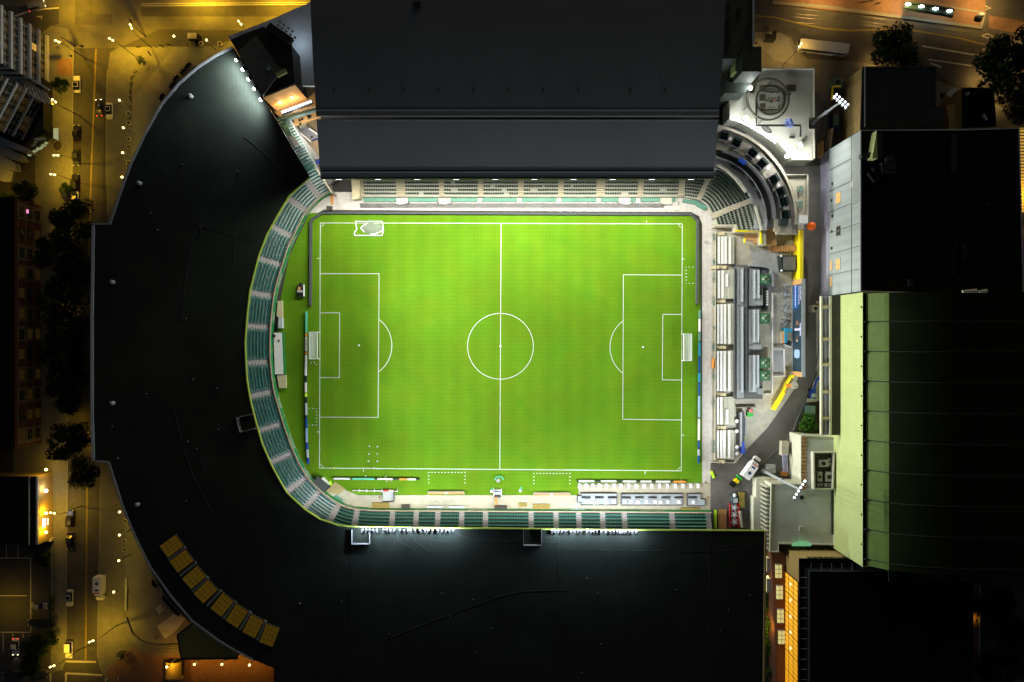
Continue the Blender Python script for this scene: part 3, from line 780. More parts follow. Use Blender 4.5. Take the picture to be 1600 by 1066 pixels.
section(b, zz, 'fan shaped block of dark seats at the upper right corner of the pitch', 'dark seating blocks of the right hand corner', 'seat_dark', 'terrace_cream', at=.55, depth=.4, pitch=.6, wide=.47)
b, zz = fan([(1110, 334), (1114, 342)], [(1171, 309), (1175.5, 317)], 14, 1.6, 6.2); stairs(b, zz, 'long cream aisle stairs through the seats of the right hand corner', 'cream aisle stairs of the right hand corner', 'stair_cream')
b, zz = fan([(1117, 342), (1120, 351)], [(1143, 329), (1150, 351)], 5, 1.6, 3.6)
section(b, zz, 'small block of dark seats beside the long cream aisle stairs', 'dark seating blocks of the right hand corner', 'seat_dark', 'terrace_cream', at=.55, depth=.4, pitch=.6, wide=.47)
b, zz = fan([(1143.5, 329), (1150.5, 359)], [(1176, 318), (1188, 360)], 5, 3.6, 6.2)
section(b, zz, 'steep block of dark seats above the yellow rail at the corner', 'dark seating blocks of the right hand corner', 'seat_dark', 'terrace_cream', at=.55, depth=.4, pitch=.6, wide=.47)
m = MB(); m.prism(PL([(1117, 351), (1150, 351), (1151, 360), (1190, 360), (1190, 363), (1148, 363), (1148, 354), (1117, 354)], 3), 0, 3); tag(m.build('end_wall', 'concrete_cream'), 'cream stepped wall closing the lower end of the corner seats', 'wall')
# teal front wall of the grandstand with ramps
root = thing('teal_wall', 'teal panelled wall along the front of the dark seats', 'wall', (0, 0, 0))
m = MB(); y1 = gy(0) - .05
m.box(((xk(562) + xk(1068)) / 2, y1 - .1, .8), (xk(1068) - xk(562), .2, 1.6), 0, 0); m.build('wall', 'concrete_cream', root)
m = MB()
for k in range(8):
    a, b_ = xk(566 + k * 62.5), xk(566 + k * 62.5 + 54); 
    m.prism([(a, y1 - 1.35), (b_, y1 - 1.35), (b_, y1 - .3), (a, y1 - .3)], .03, .9)
split(m, 'panel', 'teal_panel', root)
m = MB()
for x in range(570, 1066, 14): p = P(x, 317.5, .5); m.box((p.x, p.y, .4), (.12, 1.0, .7))
split(m, 'rib', 'concrete_cream', root)
m = MB(); m.prism([(xk(560), y1 - 2.9), (xk(1040), y1 - 2.9), (xk(1040), y1 - 1.7), (xk(560), y1 - 1.7)], .03, .35); tag(m.build('trench_cover', 'concrete_dark'), 'long dark drain strip between the teal wall and the white concourse', 'drain')
for i, (x, d) in enumerate(((619, 1), (686, 1), (985, -1), (1050, -1))):
    m = MB(); a = PL([(x, 309), (x + 18 * d, 309), (x + 18 * d, 317), (x + 9 * d, 319.5), (x, 319)], 1.6); m.prism(a, .03, 1.5); 
    tag(m.build('vomitory_block', 'concrete'), f'pale block of the gangway in front of the dark seats, {ORD[i]} from the left', 'gangway', 'gangway blocks')
m = MB(); m.prism(PL([(549, 279), (563, 279), (562, 310), (551, 312)], 3), 0, 3.2); tag(m.build('stair_tower', 'stair_cream'), 'yellowish stair block at the left end of the dark seats', 'stairs')
m = MB(); m.prism(PL([(1068, 311), (1088, 313.5), (1106, 324), (1101, 328), (1086, 318.5), (1068, 316)], 1.2), 0, 1.3); tag(m.build('corner_wall', 'teal_panel'), 'curved teal wall at the foot of the right hand corner seats', 'wall')
# perimeter boards round the turf
m = MB(); m.wall(PL([(484.5, 477), (485, 347), (488, 342), (502, 333), (520, 332.6), (1080, 334.8), (1090.5, 345), (1089.5, 475)], 1), .55, .03, 1.05); tag(m.build('perimeter_wall', 'pad_grey'), 'low grey padded wall along the top edge of the turf and its corners', 'wall')
m = MB()
for k in range(32):
    x = 602 + k * 14.6; p = P(x, 329.6, .05); r = random.Random(k); n = r.randint(4, 5)
    for j in range(n):
        q = (p.x + j * .36, p.y, .03); m.box((q[0], q[1], .028), (r.uniform(.1, .2), r.uniform(.2, .32), .012))
struct(m.build('floor_lettering', 'tread_green'))
# ------------------------------------------------------------------ right hand end: ring concourse, bleachers, deck
mat('concourse_brown', (.24, .22, .18), .85, .2, .5)
C0 = (1095, 345)
def ring(a, r, z): t = math.radians(a); return P2(C0[0] + r * math.cos(t), C0[1] - r * math.sin(t), z)
def arc(a0, a1, r, z, n=28): return [ring(a0 + (a1 - a0) * i / n, r, z) for i in range(n + 1)]
m = MB(); z = 6.2
m.prism(arc(-8, 82, 104, z) + arc(82, -8, 84, z), 5.6, z); struct(m.build('upper_concourse', 'concrete_grey'))
m = MB(); m.prism(arc(-6, 82, 116, 6.0) + arc(82, -6, 103, 6.0), 5.2, 6.0); struct(m.build('lower_gallery', 'asphalt_light'))
m = MB(); m.prism(arc(-8, 82, 125, 6.6) + arc(82, -8, 115.5, 6.6), 5.8, 6.6); struct(m.build('cream_concourse', 'concrete_cream')); m = MB(); m.prism(arc(-8, 82, 152, 6.58) + arc(82, -8, 124.5, 6.58), 5.8, 6.58); struct(m.build('box_concourse', 'concourse_brown')); m = MB(); m.wall(arc(-2, 74, 149, 7.4), .5, 6.6, 7.5); tag(m.build('outer_parapet', 'concrete_cream'), 'curved cream parapet behind the black seating boxes', 'wall')
m = MB(); m.wall(arc(2, 72, 115.2, 7.4), .3, 6.0, 7.4); m.wall(arc(2, 76, 103, 7.2), .14, 6.2, 7.1); tag(m.build('gallery_parapet', 'grey_metal'), 'curved grey parapet rails along the dark gallery of the corner', 'railing')
m = MB(); m.wall(arc(52, 58, 114, 7.6), .9, 6.0, 7.75); tag(m.build('ribbon_board', 'blue'), 'short blue lit board on the curved corner parapet', 'sign')
m = MB(); m.wall(PL([(1122, 257), (1136, 266), (1150, 279), (1166, 300)], 7), .5, 6.2, 7.2); m.wall(PL([(1180, 322), (1185, 340), (1190, 360)], 7), .5, 6.2, 7.2); tag(m.build('white_parapet', 'concrete'), 'pale angular parapet wall above the fan shaped corner seats', 'wall')
# seats and stools
def stool_proto():
    t = thing('bar_stool', 'black bar stool in the curved row along the cream corner concourse', 'stool', (0, 0, 0), 0, 'bar stools of the corner')
    MB().cyl((0, 0, .68), (0, 0, .78), .24, .22, 8).build('seat', 'rubber', t); MB().cyl((0, 0, 0), (0, 0, .68), .04, .04, 5).cyl((0, 0, 0), (0, 0, .04), .22, .18, 8).build('leg', 'dark_metal', t)
    return t
spots = []
for a0, a1, n in ((50, 66, 9), (30, 47, 12), (3, 27, 17)):
    for i in range(n): a = a0 + (a1 - a0) * i / (n - 1); x, y = ring(a, 119.5, 7.2); spots.append(((x, y, 6.6), math.radians(a)))
setout(stool_proto(), spots, None)
m = MB()
for a0, a1 in ((49, 67), (29, 48), (2, 28)): m.wall(arc(a0, a1, 117.2, 7.6, 10), .4, 7.55, 7.63); m.wall(arc(a0, a1, 116.6, 7.6, 10), .08, 6.6, 7.55)
tag(m.build('bar_counter', 'concrete_dark'), 'dark curved bar counter along the row of black stools', 'counter')
# black seating boxes
def box_proto():
    t = thing('seating_box', 'black', 'seating box')
    f = MB(); f.box((.9, 0, 1.0), (.15, 2.3, 2.0)); f.box((0, 1.1, .8), (1.9, .12, 1.6)); f.box((0, -1.1, .8), (1.9, .12, 1.6)); f.box((.1, 0, .12), (1.8, 2.2, .2)); f.box((.7, 0, 2.05), (.6, 2.35, .1)); f.build('enclosure', 'board_dark', t)
    for k in range(3): 
        q = MB()
        for j in range(4): q.box((-.75 + k * .5, -.78 + j * .52, .52 + k * .3), (.36, .42, .08)); q.box((-.57 + k * .5, -.78 + j * .52, .76 + k * .3), (.06, .42, .42))
        q.build('seat_row', 'seat_dark', t)
    MB().box((-1.2, 0, .95), (.35, 2.4, .08)).box((-1.2, 0, .5), (.08, 2.2, .9)).build('counter', 'grey_metal', t)
    return t
bs = [(1132, 211), (1151.5, 222), (1177, 238), (1192, 255), (1210, 279.5), (1221, 299), (1225.8, 315), (1228.5, 335.5)]
sp = []
for x, y in bs: q = P(x, y, 8); sp.append(((q.x, q.y, 6.6), math.atan2(C0[1] - y, x - C0[0])))
setout(box_proto(), sp, [f'black seating box with grey counter on the curved corner concourse, {ORD[i]} from the grey roof' for i in range(8)], 'black seating boxes of the corner')
def table_white(): 
    t = thing('side_table', 'white', 'table'); MB().cyl((0, 0, 1.0), (0, 0, 1.06), .5, .5, 10).build('tabletop', 'white_plastic', t); MB().cyl((0, 0, 0), (0, 0, 1), .06, .06, 6).cyl((0, 0, 0), (0, 0, .05), .3, .3, 8).build('leg', 'grey_metal', t); return t
tw = table_white()
sp = [((*P2(x, y, 7.6), 6.6), 0) for x, y in ((1141, 217), (1185, 246), (1200, 262), (1216, 289), (1227, 325))]
setout(tw, sp, [f'white round high table between black seating boxes, {ORD[i]} from the grey roof' for i in range(5)], 'high tables between the seating boxes')
m = MB(); q = PL([(1231, 343), (1219, 342), (1219, 352), (1230, 353)], 8); m.prism(q, 6.6, 8.4); tag(m.build('planter_box', 'board_dark'), 'black box at the lower end of the row of seating boxes', 'box')
# walls below the lower ends
root = thing('yellow_rail', 'bright yellow rail round the tan stair well at the corner', 'railing', (*P2(1175, 365, 4), 0))
m = MB(); m.wall(PL([(1150, 360.5), (1189, 361.5), (1189.5, 381)], 4), .45, 3.2, 4.2); m.wall(PL([(1164, 372), (1164.5, 379)], 4), .25, 3.0, 4); m.build('rail', 'yellow', root)
m = MB(); m.prism(PL([(1164, 363), (1188, 363), (1188, 380), (1178, 380), (1178, 376), (1165, 374)], 1), .03, .9); m.build('stair', 'tan', root)
m = MB(); m.prism(PL([(1197, 352), (1213, 354), (1213, 383), (1197, 383)], 2), .03, 2.2); tag(m.build('ramp_block', 'wood_warm'), 'warm tan ramp below the curved gallery', 'ramp')
m = MB(); m.prism(PL([(1190, 352), (1197, 352), (1197, 383), (1190, 382)], 4), .03, 4); tag(m.build('ramp_wall', 'concrete_cream'), 'cream wall left of the warm tan ramp', 'wall')
root = thing('tan_stairs', 'tan stairs going down beside the yellow wall', 'stairs', (*P2(1225, 388, 1), 0))
m = MB(); 
for k in range(9): m.prism(PL([(1206 + k * 4, 384), (1210 + k * 4, 384), (1210 + k * 4, 393), (1206 + k * 4, 393)], 1.5), .03, .3 + k * .25)
m.build('stair', 'wood_warm', root)
m = MB(); m.prism(PL([(1219, 399), (1244, 399), (1244, 424), (1222, 424)], 2.5), .03, 2.6); 
t = thing('truck_box', 'dark square box structure with bulbs beside the yellow wall', 'kiosk', (*P2(1232, 412, 2), 0)); m.build('body', 'board_dark', t)
m = MB(); m.prism(PL([(1224, 401), (1243, 401), (1243, 422), (1224, 422)], 2.7), 2.6, 2.75); m.build('roof', 'concrete_dark', t)
for x, y in ((1220.5, 400), (1221, 423)): p = P(x, y, 2.8); MB().sph((p.x, p.y, 2.9), .3, 0, 8, 5).build('bulb', 'white_plastic', t)
# raised deck beyond the ring with two picnic tables
m = MB(); m.prism(PL([(1212, 352), (1228, 300), (1222, 274), (1262, 273), (1262, 339), (1247, 345), (1247, 366), (1213, 366)], 6), 5.2, 6.0); struct(m.build('side_deck', 'concrete_cream'))
m = MB(); m.wall(PL([(1227, 273.5), (1261.5, 273.5), (1261.5, 339)], 6.5), .2, 6, 6.9); tag(m.build('deck_parapet', 'concrete'), 'thin pale parapet round the deck with two picnic tables', 'wall')
def picnic():
    t = thing('picnic_table', 'x', 'picnic table'); MB().box((0, 0, .74), (.75, 1.9, .06)).build('tabletop', 'galv_green', t)
    for sx in (-1, 1): MB().box((sx * .75, 0, .45), (.28, 1.9, .05)).build('bench', 'galv_green', t)
    for sy in (-1, 1): MB().box((0, sy * .7, .35), (1.5, .08, .1)).box((.3, sy * .7, .37), (.08, .08, .72)).box((-.3, sy * .7, .37), (.08, .08, .72)).build('leg', 'dark_metal', t)
    return t
mat('galv_green', (.12, .2, .17), .6, .1)
setout(picnic(), [((*P2(1251, 296, 6.7), 6), 0), ((*P2(1250, 320, 6.7), 6), 0)], ['upper of two green picnic tables on the cream deck', 'lower of two green picnic tables on the cream deck'], 'green picnic tables on the side deck')
t = thing('container', 'small white box hut beside the orange balloon', 'hut', (*P2(1253, 345, 7), 0))
m = MB(); m.prism(PL([(1249, 336), (1262, 336), (1262, 349), (1249, 349)], 8.5), 5.5, 8.5); m.build('body', 'concrete_grey', t); m = MB(); m.prism(PL([(1250, 336.5), (1262.5, 336.5), (1262.5, 348.5), (1250, 348.5)], 8.6), 8.5, 8.62); m.build('roof', 'white_metal', t)
p = P(1268, 353.5, 5); t = thing('balloon', 'shiny orange ball shaped balloon at the edge of the driveway', 'balloon', (p.x, p.y, 0))
MB().sph((p.x, p.y, 5), 1.15, 0, 20, 12, (1, 1, 1.05)).build('envelope', 'orange_vinyl', t, True); MB().cyl((p.x - .5, p.y, 0), (p.x, p.y, 4), .1, .1, 6).build('mast', 'grey_metal', t)
m = MB(); m.wall(PL([(1252.5, 360), (1252.5, 436)], 4.5), .9, 0, 4.5, 0); tag(m.build('yellow_wall', 'yellow'), 'tall narrow yellow wall above the big dark sign board', 'wall')
# big sign board, leaning into view because it stands far right of the middle
xb = P(1254.5, 500, 7.5).x
t = thing('sign_board', 'big dark sign board with blue panel and lilac letter beside the driveway', 'sign', (xb, P(0, 512, 4).y, 0))
ya, yb = P(1254, 437, 7.5).y, P(1254, 588, 7.5).y
m = MB(); m.box((xb + .15, (ya + yb) / 2, 4.2), (.6, ya - yb, 6.6)); m.build('panel', 'screen_slate', t)
m = MB(); m.box((xb + .1, (ya + yb) / 2, 7.62), (.9, ya - yb + .3, .25)); m.box((xb - .2, (ya + yb) / 2, .95), (.3, ya - yb, .2)); m.build('frame', 'galvanised', t)
for y0, y1 in ((ya + .25, ya - 1.1), (yb + 1.1, yb - .25)):
    m = MB(); m.box((xb - .22, (y0 + y1) / 2, 4.2), (.2, abs(y0 - y1), 6.4)); m.build('end_panel', 'wood_warm', t)
yp0, yp1 = ya - 1.2, ya - 7.6
m = MB(); m.box((xb - .18, (yp0 + yp1) / 2, 3.1), (.06, yp0 - yp1, 3.6)); m.build('blue_panel', 'blue_deep', t)
m = MB(); r = random.Random(5); y = yp0 - .5
while y > yp1 + .6: 
    h = r.uniform(.2, .36); m.box((xb - .23, y, 3.0), (.04, h, .6)); y -= h + .16
m.box((xb - .23, yp0 - .3, 3.1), (.04, .35, 1.1))
for zz_, n in ((5.4, 13), (6.4, 10)):
    y = yp0 - .3
    for k in range(n): h = r.uniform(.18, .4); m.box((xb - .2, y, zz_), (.05, h, .42)); y -= h + .13
m.build('lettering', 'lilac', t)
text('T', 6.2, 'lilac', t, (xb - .24, P(0, 515, 4).y, 4.3), (0, 1, 0), (0, 0, 1))
m = MB(); 
for yy, zz_, a, b_ in ((526, 4.6, .7, .5), (530, 4.0, .5, 1.0), (505, 4.2, 1.2, 1.5)): m.box((xb - .2, P(0, yy, 4).y, zz_), (.05, a, b_))
m.build('lettering', 'brick', t)
m = MB(); m.box((xb - .2, P(0, 533, 4).y, 4.0), (.05, .35, 1.2)); m.build('lettering', 'white_paint', t)
m = MB(); cy = P(0, 553, 4).y
for k in range(11):
    zz_ = 2.2 + k * .36; w_ = 2.6 * math.sqrt(max(.05, 1 - ((k - 5) / 5.6) ** 2))
    m.box((xb - .2, cy, zz_), (.05, w_ * (.82 if k % 2 else 1), .2))
m.box((xb - .19, cy, 4), (.03, 2.2, 3.2)); m.build('emblem', 'pale_blue', t) if 'pale_blue' in MATS else None
mat('pale_blue', (.28, .4, .55), .5, .1); m.build('emblem', 'pale_blue', t)
# yellow arch banner and round sign
m = MB(); m.wall(PL([(1241, 587), (1234, 597), (1229, 608), (1222, 622), (1211, 641)], 3.2), .3, .2, 3.4)
t = thing('yellow_barrier', 'long bent yellow barrier with black writing beside the driveway', 'barrier', (*P2(1230, 610, 1), 0)); m.build('panel', 'yellow', t)
m = MB(); m.wall(PL([(1238.2, 588), (1231.5, 597.5), (1226.5, 608), (1219.6, 622), (1208.5, 640.5)], 2), .1, .3, 1.4); m.build('skirt', 'yellow', t)
m = MB()
for k in range(7): u = k / 6; p = P(1237.5 - u * 11, 593 + u * 19, 3.45); m.box((p.x, p.y, 3.42), (.75, .26, .03), -1.0)
m.build('lettering', 'rubber', t)
p = P(1241.5, 602.5, 4.2); t = thing('round_sign', 'round white sign on orange stem beside the bent yellow barrier', 'sign', (p.x, p.y, 0))
MB().cyl((p.x, p.y, 4), (p.x, p.y, 4.3), .95, .95, 20).build('disc', 'concrete_cream', t); MB().box((p.x - 1.5, p.y, 4.1), (1.6, 1.0, .25)).build('arm', 'orange', t); MB().cyl((p.x, p.y, 0), (p.x, p.y, 4), .12, .12).build('post', 'grey_metal', t); m = MB(); m.box((p.x + .2, p.y - .3, 4.33), (.5, .16, .03), .5); m.build('mark', 'rubber', t)
# blue boom lift
p = P(1270.5, 610, 1.2); t = thing('boom_lift', 'blue boom lift parked on the pavement below the long canopy', 'boom lift', (p.x, p.y, 0))
MB().box((p.x, p.y - 1.0, .9), (1.5, 2.4, .9), -.1, 0, None, .15).build('chassis', 'blue', t); MB().box((p.x + .3, p.y + 1.6, 1.9), (.45, 3.4, .45), -.25).box((p.x + .9, p.y + 3.2, 2.1), (1.0, .5, .5), .3).build('boom', 'blue', t)
MB().box((p.x + 1.5, p.y + 3.4, 2.0), (1.0, 1.3, .2)).wall([(p.x + 1, p.y + 2.8), (p.x + 2, p.y + 2.8), (p.x + 2, p.y + 4), (p.x + 1, p.y + 4)], .08, 2, 3, 0, None, True).build('basket', 'blue_deep', t); MB().box((p.x, p.y - 1.4, 1.45), (1.0, 1.0, .25)).build('cover', 'galvanised', t)
for sx in (-1, 1):
    for sy in (-2, 0): MB().cyl((p.x + sx * .65, p.y + sy, .4), (p.x + sx * .95, p.y + sy, .4), .4, .4, 10).build('wheel', 'rubber', t)
# bleachers
groups = [(369, 413, (1123.5, 1129, 1134, 1141)), (422, 467, (1123.5, 1129.3)), (475, 538, (1122.5, 1127.8, 1133, 1140)), (548, 612, (1122, 1127.3, 1132.5, 1140)), (620, 664, (1122, 1127.2)), (672, 717, (1122, 1127.3, 1132.2, 1139.5))]
for gi, (y0, y1, xs) in enumerate(groups):
    t = thing('bleacher', f'bleacher of long white benches on the cream deck, {ORD[gi]} from the top', 'bleacher', (*P2(1131, (y0 + y1) / 2, 0), 0), 0, 'white bleachers right of the pitch')
    a, b_ = P(1119, y0, .4), P(1146, y1, .4); m = MB()
    for k, x in enumerate((1121.5, 1127, 1132, 1138.5)):
        q = P(x + 3, 0, .5 + k * .3).x; m.prism([(P(x - 1.5, 0, .5).x, b_.y), (P(1146, 0, .5).x, b_.y), (P(1146, 0, .5).x, a.y), (P(x - 1.5, 0, .5).x, a.y)], .03 + k * .3, .3 + k * .3)
    m.build('terrace', 'terrace_cream', t)
    for x in xs:
        k = min(3, int((x - 1120) / 5.2)); c = P(x, (y0 + y1) / 2, .9 + k * .3); m = MB(); m.box((c.x, c.y, .3 + k * .3 + .45), (.62, a.y - b_.y - .3, .06))
        for j in range(6): m.box((c.x, c.y + (a.y - b_.y - 1) * (j / 5 - .5), .3 + k * .3 + .22), (.3, .08, .42))
        m.build('bench', 'white_metal', t)
for gi, (y0, y1) in enumerate(((428, 448), (640, 662))):
    t = thing('short_bench', f'short white bench behind the two long benches, {"upper" if gi == 0 else "lower"} one', 'bench', (*P2(1136, y0 + 10, 0), .9), 0, 'short white benches of the bleachers'); c = P(1136, (y0 + y1) / 2, 1.4)
    MB().box((c.x, c.y, 1.42), (.7, (y1 - y0) / 5.7, .07)).build('seat', 'white_metal', t); MB().box((c.x, c.y, 1.15), (.3, (y1 - y0) / 6, .5)).build('leg', 'grey_metal', t)
for gi, (x, y) in enumerate(((1115.5, 418), (1127, 418), (1125, 471), (1126, 543), (1126, 616), (1126, 668), (1124, 721), (1124, 365.5))):
    t = thing('gangway_step', f'yellowish wooden steps of the white bleachers, at gap {ORD[gi]} in the row', 'steps', (*P2(x, y, 0), .03), 0, 'wooden steps between the bleachers')
    for k in range(3): c = P(x - 3 + k * 4.2, y, .3); MB().box((c.x, c.y, .2 + k * .16), (.75, .9, .36 + k * .32)).build('step', 'stair_cream', t)
# low green plants and railing along the concourse
m = MB(); 
for y in (368, 375, 407, 412, 430, 437, 468, 474, 512, 540, 545, 585, 590, 626, 632, 690, 697, 705): 
    p = P(1116.5, y, .5); 
    for j in range(14): m.box((p.x + rg.uniform(-.5, .5), p.y + rg.uniform(-.7, .7), .2 + rg.uniform(0, .5)), (.25, .25, .1), rg.uniform(0, 3))
o = m.build('low_planting', 'galv_green'); o['kind'] = 'stuff'; o['label'] = 'patches of green planting along the bleacher rail'
m = MB(); m.wall(PL([(1118.5, 362), (1117.6, 720)], 1), .08, .03, 1.0); tag(m.build('bleacher_railing', 'concrete_cream'), 'long thin rail in front of the white bleachers', 'railing')
p = P(1114.5, 568, .6); m = MB(); m.box((p.x, p.y, .5), (.35, 2.8, .9), -.1); tag(m.build('orange_barrier', 'orange'), 'orange barrier leaning by the rail of the white bleachers', 'barrier')
# grey seating platform
t = thing('grey_platform', 'raised dark grey platform carrying rows of light grey seats', 'platform', (*P2(1170, 520, 0), 0))
m = MB(); m.prism(PL([(1148.5, 417), (1151, 413.5), (1170, 413.5), (1192, 416), (1192, 478), (1188, 490), (1187, 552), (1193, 552), (1193, 624), (1147.5, 624)], 1.6), .03, .9); m.build('base', 'concrete_dark', t)
m = MB(); m.wall(PL([(1148.8, 418), (1148, 623)], 2), .2, .9, 1.9); m.wall(PL([(1168.5, 416), (1168, 616)], 2.8), .3, .9, 2.1); m.build('rail', 'pad_grey', t)
m = MB(); m.wall(PL([(1171.5, 414.5), (1198, 416.5), (1205, 420), (1208, 432), (1208, 447)], 2.5), .35, .03, 2.4); m.build('screen_wall', 'galvanised', t)
def seatcol(px, y0, y1, z, mat_, seats):
    a, b_ = P(px, y0, z), P(px, y1, z); m = MB()
    if seats:
        n = int((a.y - b_.y) / .56)
        for i in range(n): y = a.y - (i + .5) * .56; m.box((a.x, y, z), (.5, .48, .08)); m.box((a.x + .3, y, z + .22), (.08, .48, .44))
    else: m.box((a.x, (a.y + b_.y) / 2, z - .15), (.8, a.y - b_.y, .12))
    return m
gi = 0
for (x, y0, y1, z, st) in ((1153.5, 419, 477, 1.35, 0), (1158.5, 421, 475, 1.6, 1), (1165, 426, 480, 1.3, 1), (1172.5, 423, 477, 1.5, 0), (1177.5, 422, 468, 1.9, 1), (1184, 422, 467, 2.2, 1),
                           (1153.5, 480, 622, 1.35, 0), (1158.5, 480, 616, 1.6, 1), (1165, 484, 616, 1.3, 1), (1172, 484, 538, 1.5, 0), (1177.5, 484, 538, 1.9, 1), (1183.5, 484, 537, 2.2, 1), (1172, 555, 613, 1.5, 0), (1177.5, 555, 613, 1.9, 1), (1183.5, 555, 606, 2.2, 1)):
    seatcol(x, y0, y1, z, 0, st).build('seat_row' if st else 'tread', 'seat_grey' if st else 'terrace_grey', t)
m = MB(); m.prism(PL([(1170, 420), (1187, 420), (1187, 478), (1170, 478)], 1.3), .9, 1.3); m.prism(PL([(1170, 484), (1186, 484), (1186, 545), (1170, 545)], 1.3), .9, 1.3); m.prism(PL([(1170, 555), (1186, 555), (1186, 613), (1170, 613)], 1.3), .9, 1.3)
m.prism(PL([(1150.5, 418), (1162, 418), (1162, 622), (1150.5, 622)], 1.1), .9, 1.1); m.prism(PL([(1184, 461), (1192, 461), (1192, 477), (1182, 477)], 1.6), .9, 1.6); m.prism(PL([(1184, 537), (1191, 537), (1191, 546), (1170, 546), (1170, 541)], 1.5), .9, 1.5); m.prism(PL([(1184, 607), (1192, 607), (1192, 616), (1184, 616)], 1.6), .9, 1.6)
m.build('terrace', 'terrace_grey', t)
# green canopies
def canopy():
    t = thing('canopy_tent', 'x', 'canopy'); h = 1.45; m = MB()
    c = [(-h, -h, 2.2), (h, -h, 2.2), (h, h, 2.2), (-h, h, 2.2)]
    for i in range(4): m.face((c[i], c[(i + 1) % 4], (0, 0, 3.1))); m.face(((c[i][0], c[i][1], 1.95), (c[(i + 1) % 4][0], c[(i + 1) % 4][1], 1.95), c[(i + 1) % 4], c[i]))
    m.build('roof', 'green_canvas', t); m = MB()
    for k in range(4):
        a = k * PI / 2; q = MB()
        q.face([(-.14, -1.0, 2.52), (.14, -1.0, 2.52), (.14, -.45, 2.86), (-.14, -.45, 2.86)]); q.face([(-.42, -.78, 2.66), (-.2, -.78, 2.66), (-.2, -.5, 2.83), (-.42, -.5, 2.83)]) if k % 2 else q.face([(.2, -.6, 2.77), (.36, -.6, 2.77), (.36, -.5, 2.83), (.2, -.5, 2.83)])
        m.add(q, (0, 0, 0), a)
    m.build('emblem', 'white_paint', t); MB().box((0, 0, 3.0), (.42, .42, .3)).build('cap', 'board_dark', t)
    for sx in (-1, 1):
        for sy in (-1, 1): MB().cyl((sx * (h - .08), sy * (h - .08), 0), (sx * (h - .08), sy * (h - .08), 2.2), .05, .05, 6).build('pole', 'white_metal', t)
    return t
setout(canopy(), [((*P2(1196, y, 2.6), 0), 0) for y in (436.5, 497.5, 567.5, 587)], [f'green canopy tent with white marks beside the grey seats, {q}' for q in ('topmost of four', 'second from the top', 'third from the top', 'lowest of four')], 'green canopy tents')
m = MB(); 
for y in range(455, 480, 4): p = P(1197.5, y, 1); m.cyl((p.x + .2, p.y, .03), (p.x + .2, p.y, .95), .3, .28, 8, 1)
p0 = P(1197.5, 466.5, 1); t = thing('keg_counter', 'dark counter with a row of white drums between two green canopy tents', 'counter', (p0.x, p0.y, 0)); MB().box((p0.x - .2, p0.y, .6), (.9, 6, 1.1)).build('counter', 'board_dark', t)
for y in range(456, 480, 4): p = P(1199, y, 1.3); MB().cyl((p.x, p.y, .6), (p.x, p.y, 1.35), .3, .28, 8).build('drum', 'white_plastic', t)
# fences of the standing area
t = thing('white_fence', 'white pipe fence enclosing the paved area right of the grey seats', 'fence', (*P2(1208, 550, 0), 0)); m = MB(); m.wall(PL([(1206.8, 458), (1206.4, 616), (1195, 616.5)], .8), .28, .5, 1.1); m.wall(PL([(1208, 545.5), (1225, 546), (1226, 588), (1208, 588.5)], .9), .24, .5, 1.1); m.build('rail', 'white_metal', t)
m = MB(); m.prism(PL([(1209, 547), (1225, 547), (1225, 587), (1209, 587)], .06), .03, .06, 0); struct(m.build('paved_pad', 'concrete_grey'))
def cafe(): 
    t = thing('cafe_table', 'x', 'table'); MB().box((0, 0, .72), (.8, .8, .05)).build('tabletop', 'pale_grey', t); MB().cyl((0, 0, 0), (0, 0, .72), .05, .05, 6).build('leg', 'grey_metal', t)
    for k in range(4): a = k * PI / 2 + .78; q = MB(); q.box((.85, 0, .45), (.4, .42, .06)); q.box((1.05, 0, .68), (.05, .42, .42)); mm = MB(); mm.add(q, (0, 0, 0), a); mm.build('stool', 'pale_grey', t)
    return t
mat('pale_grey', (.42, .46, .47), .6, .1)
setout(cafe(), [((*P2(1226 + dx, y, .7), .03), rg.uniform(0, 1)) for y, dx in ((445, 0), (460, .5), (473, -.5), (485, .3), (497, 0), (507, .6))], [f'pale cafe table with stools left of the big sign board, {ORD[i]} from the top' for i in range(6)], 'cafe tables beside the sign board')
t = thing('drinks_stall', 'small stall with cyan roof and striped side beside the big sign board', 'stall', (*P2(1230, 524, 1), 0))
m = MB(); m.prism(PL([(1227, 513), (1238, 513), (1238, 519), (1227, 519)], 2.4), .03, 2.4); m.prism(PL([(1226, 519), (1230, 519), (1230, 536), (1226, 536)], 2.2), .03, 2.2); m.build('roof', 'cyan', t)
m = MB(); m.prism(PL([(1221, 518), (1224, 518), (1223, 536), (1221, 536)], 1.6), .03, 1.6); m.build('counter', 'concrete_cream', t); m = MB(); m.prism(PL([(1224.3, 518), (1226, 518), (1226, 536), (1224, 536)], 1.9), .03, 1.9); m.build('stripe', 'orange', t)
m = MB(); m.wall(PL([(1225, 538), (1237, 543)], 1), .2, .03, 1.1); tag(m.build('short_rail', 'white_metal'), 'short slanting white rail below the stall with cyan roof', 'railing')
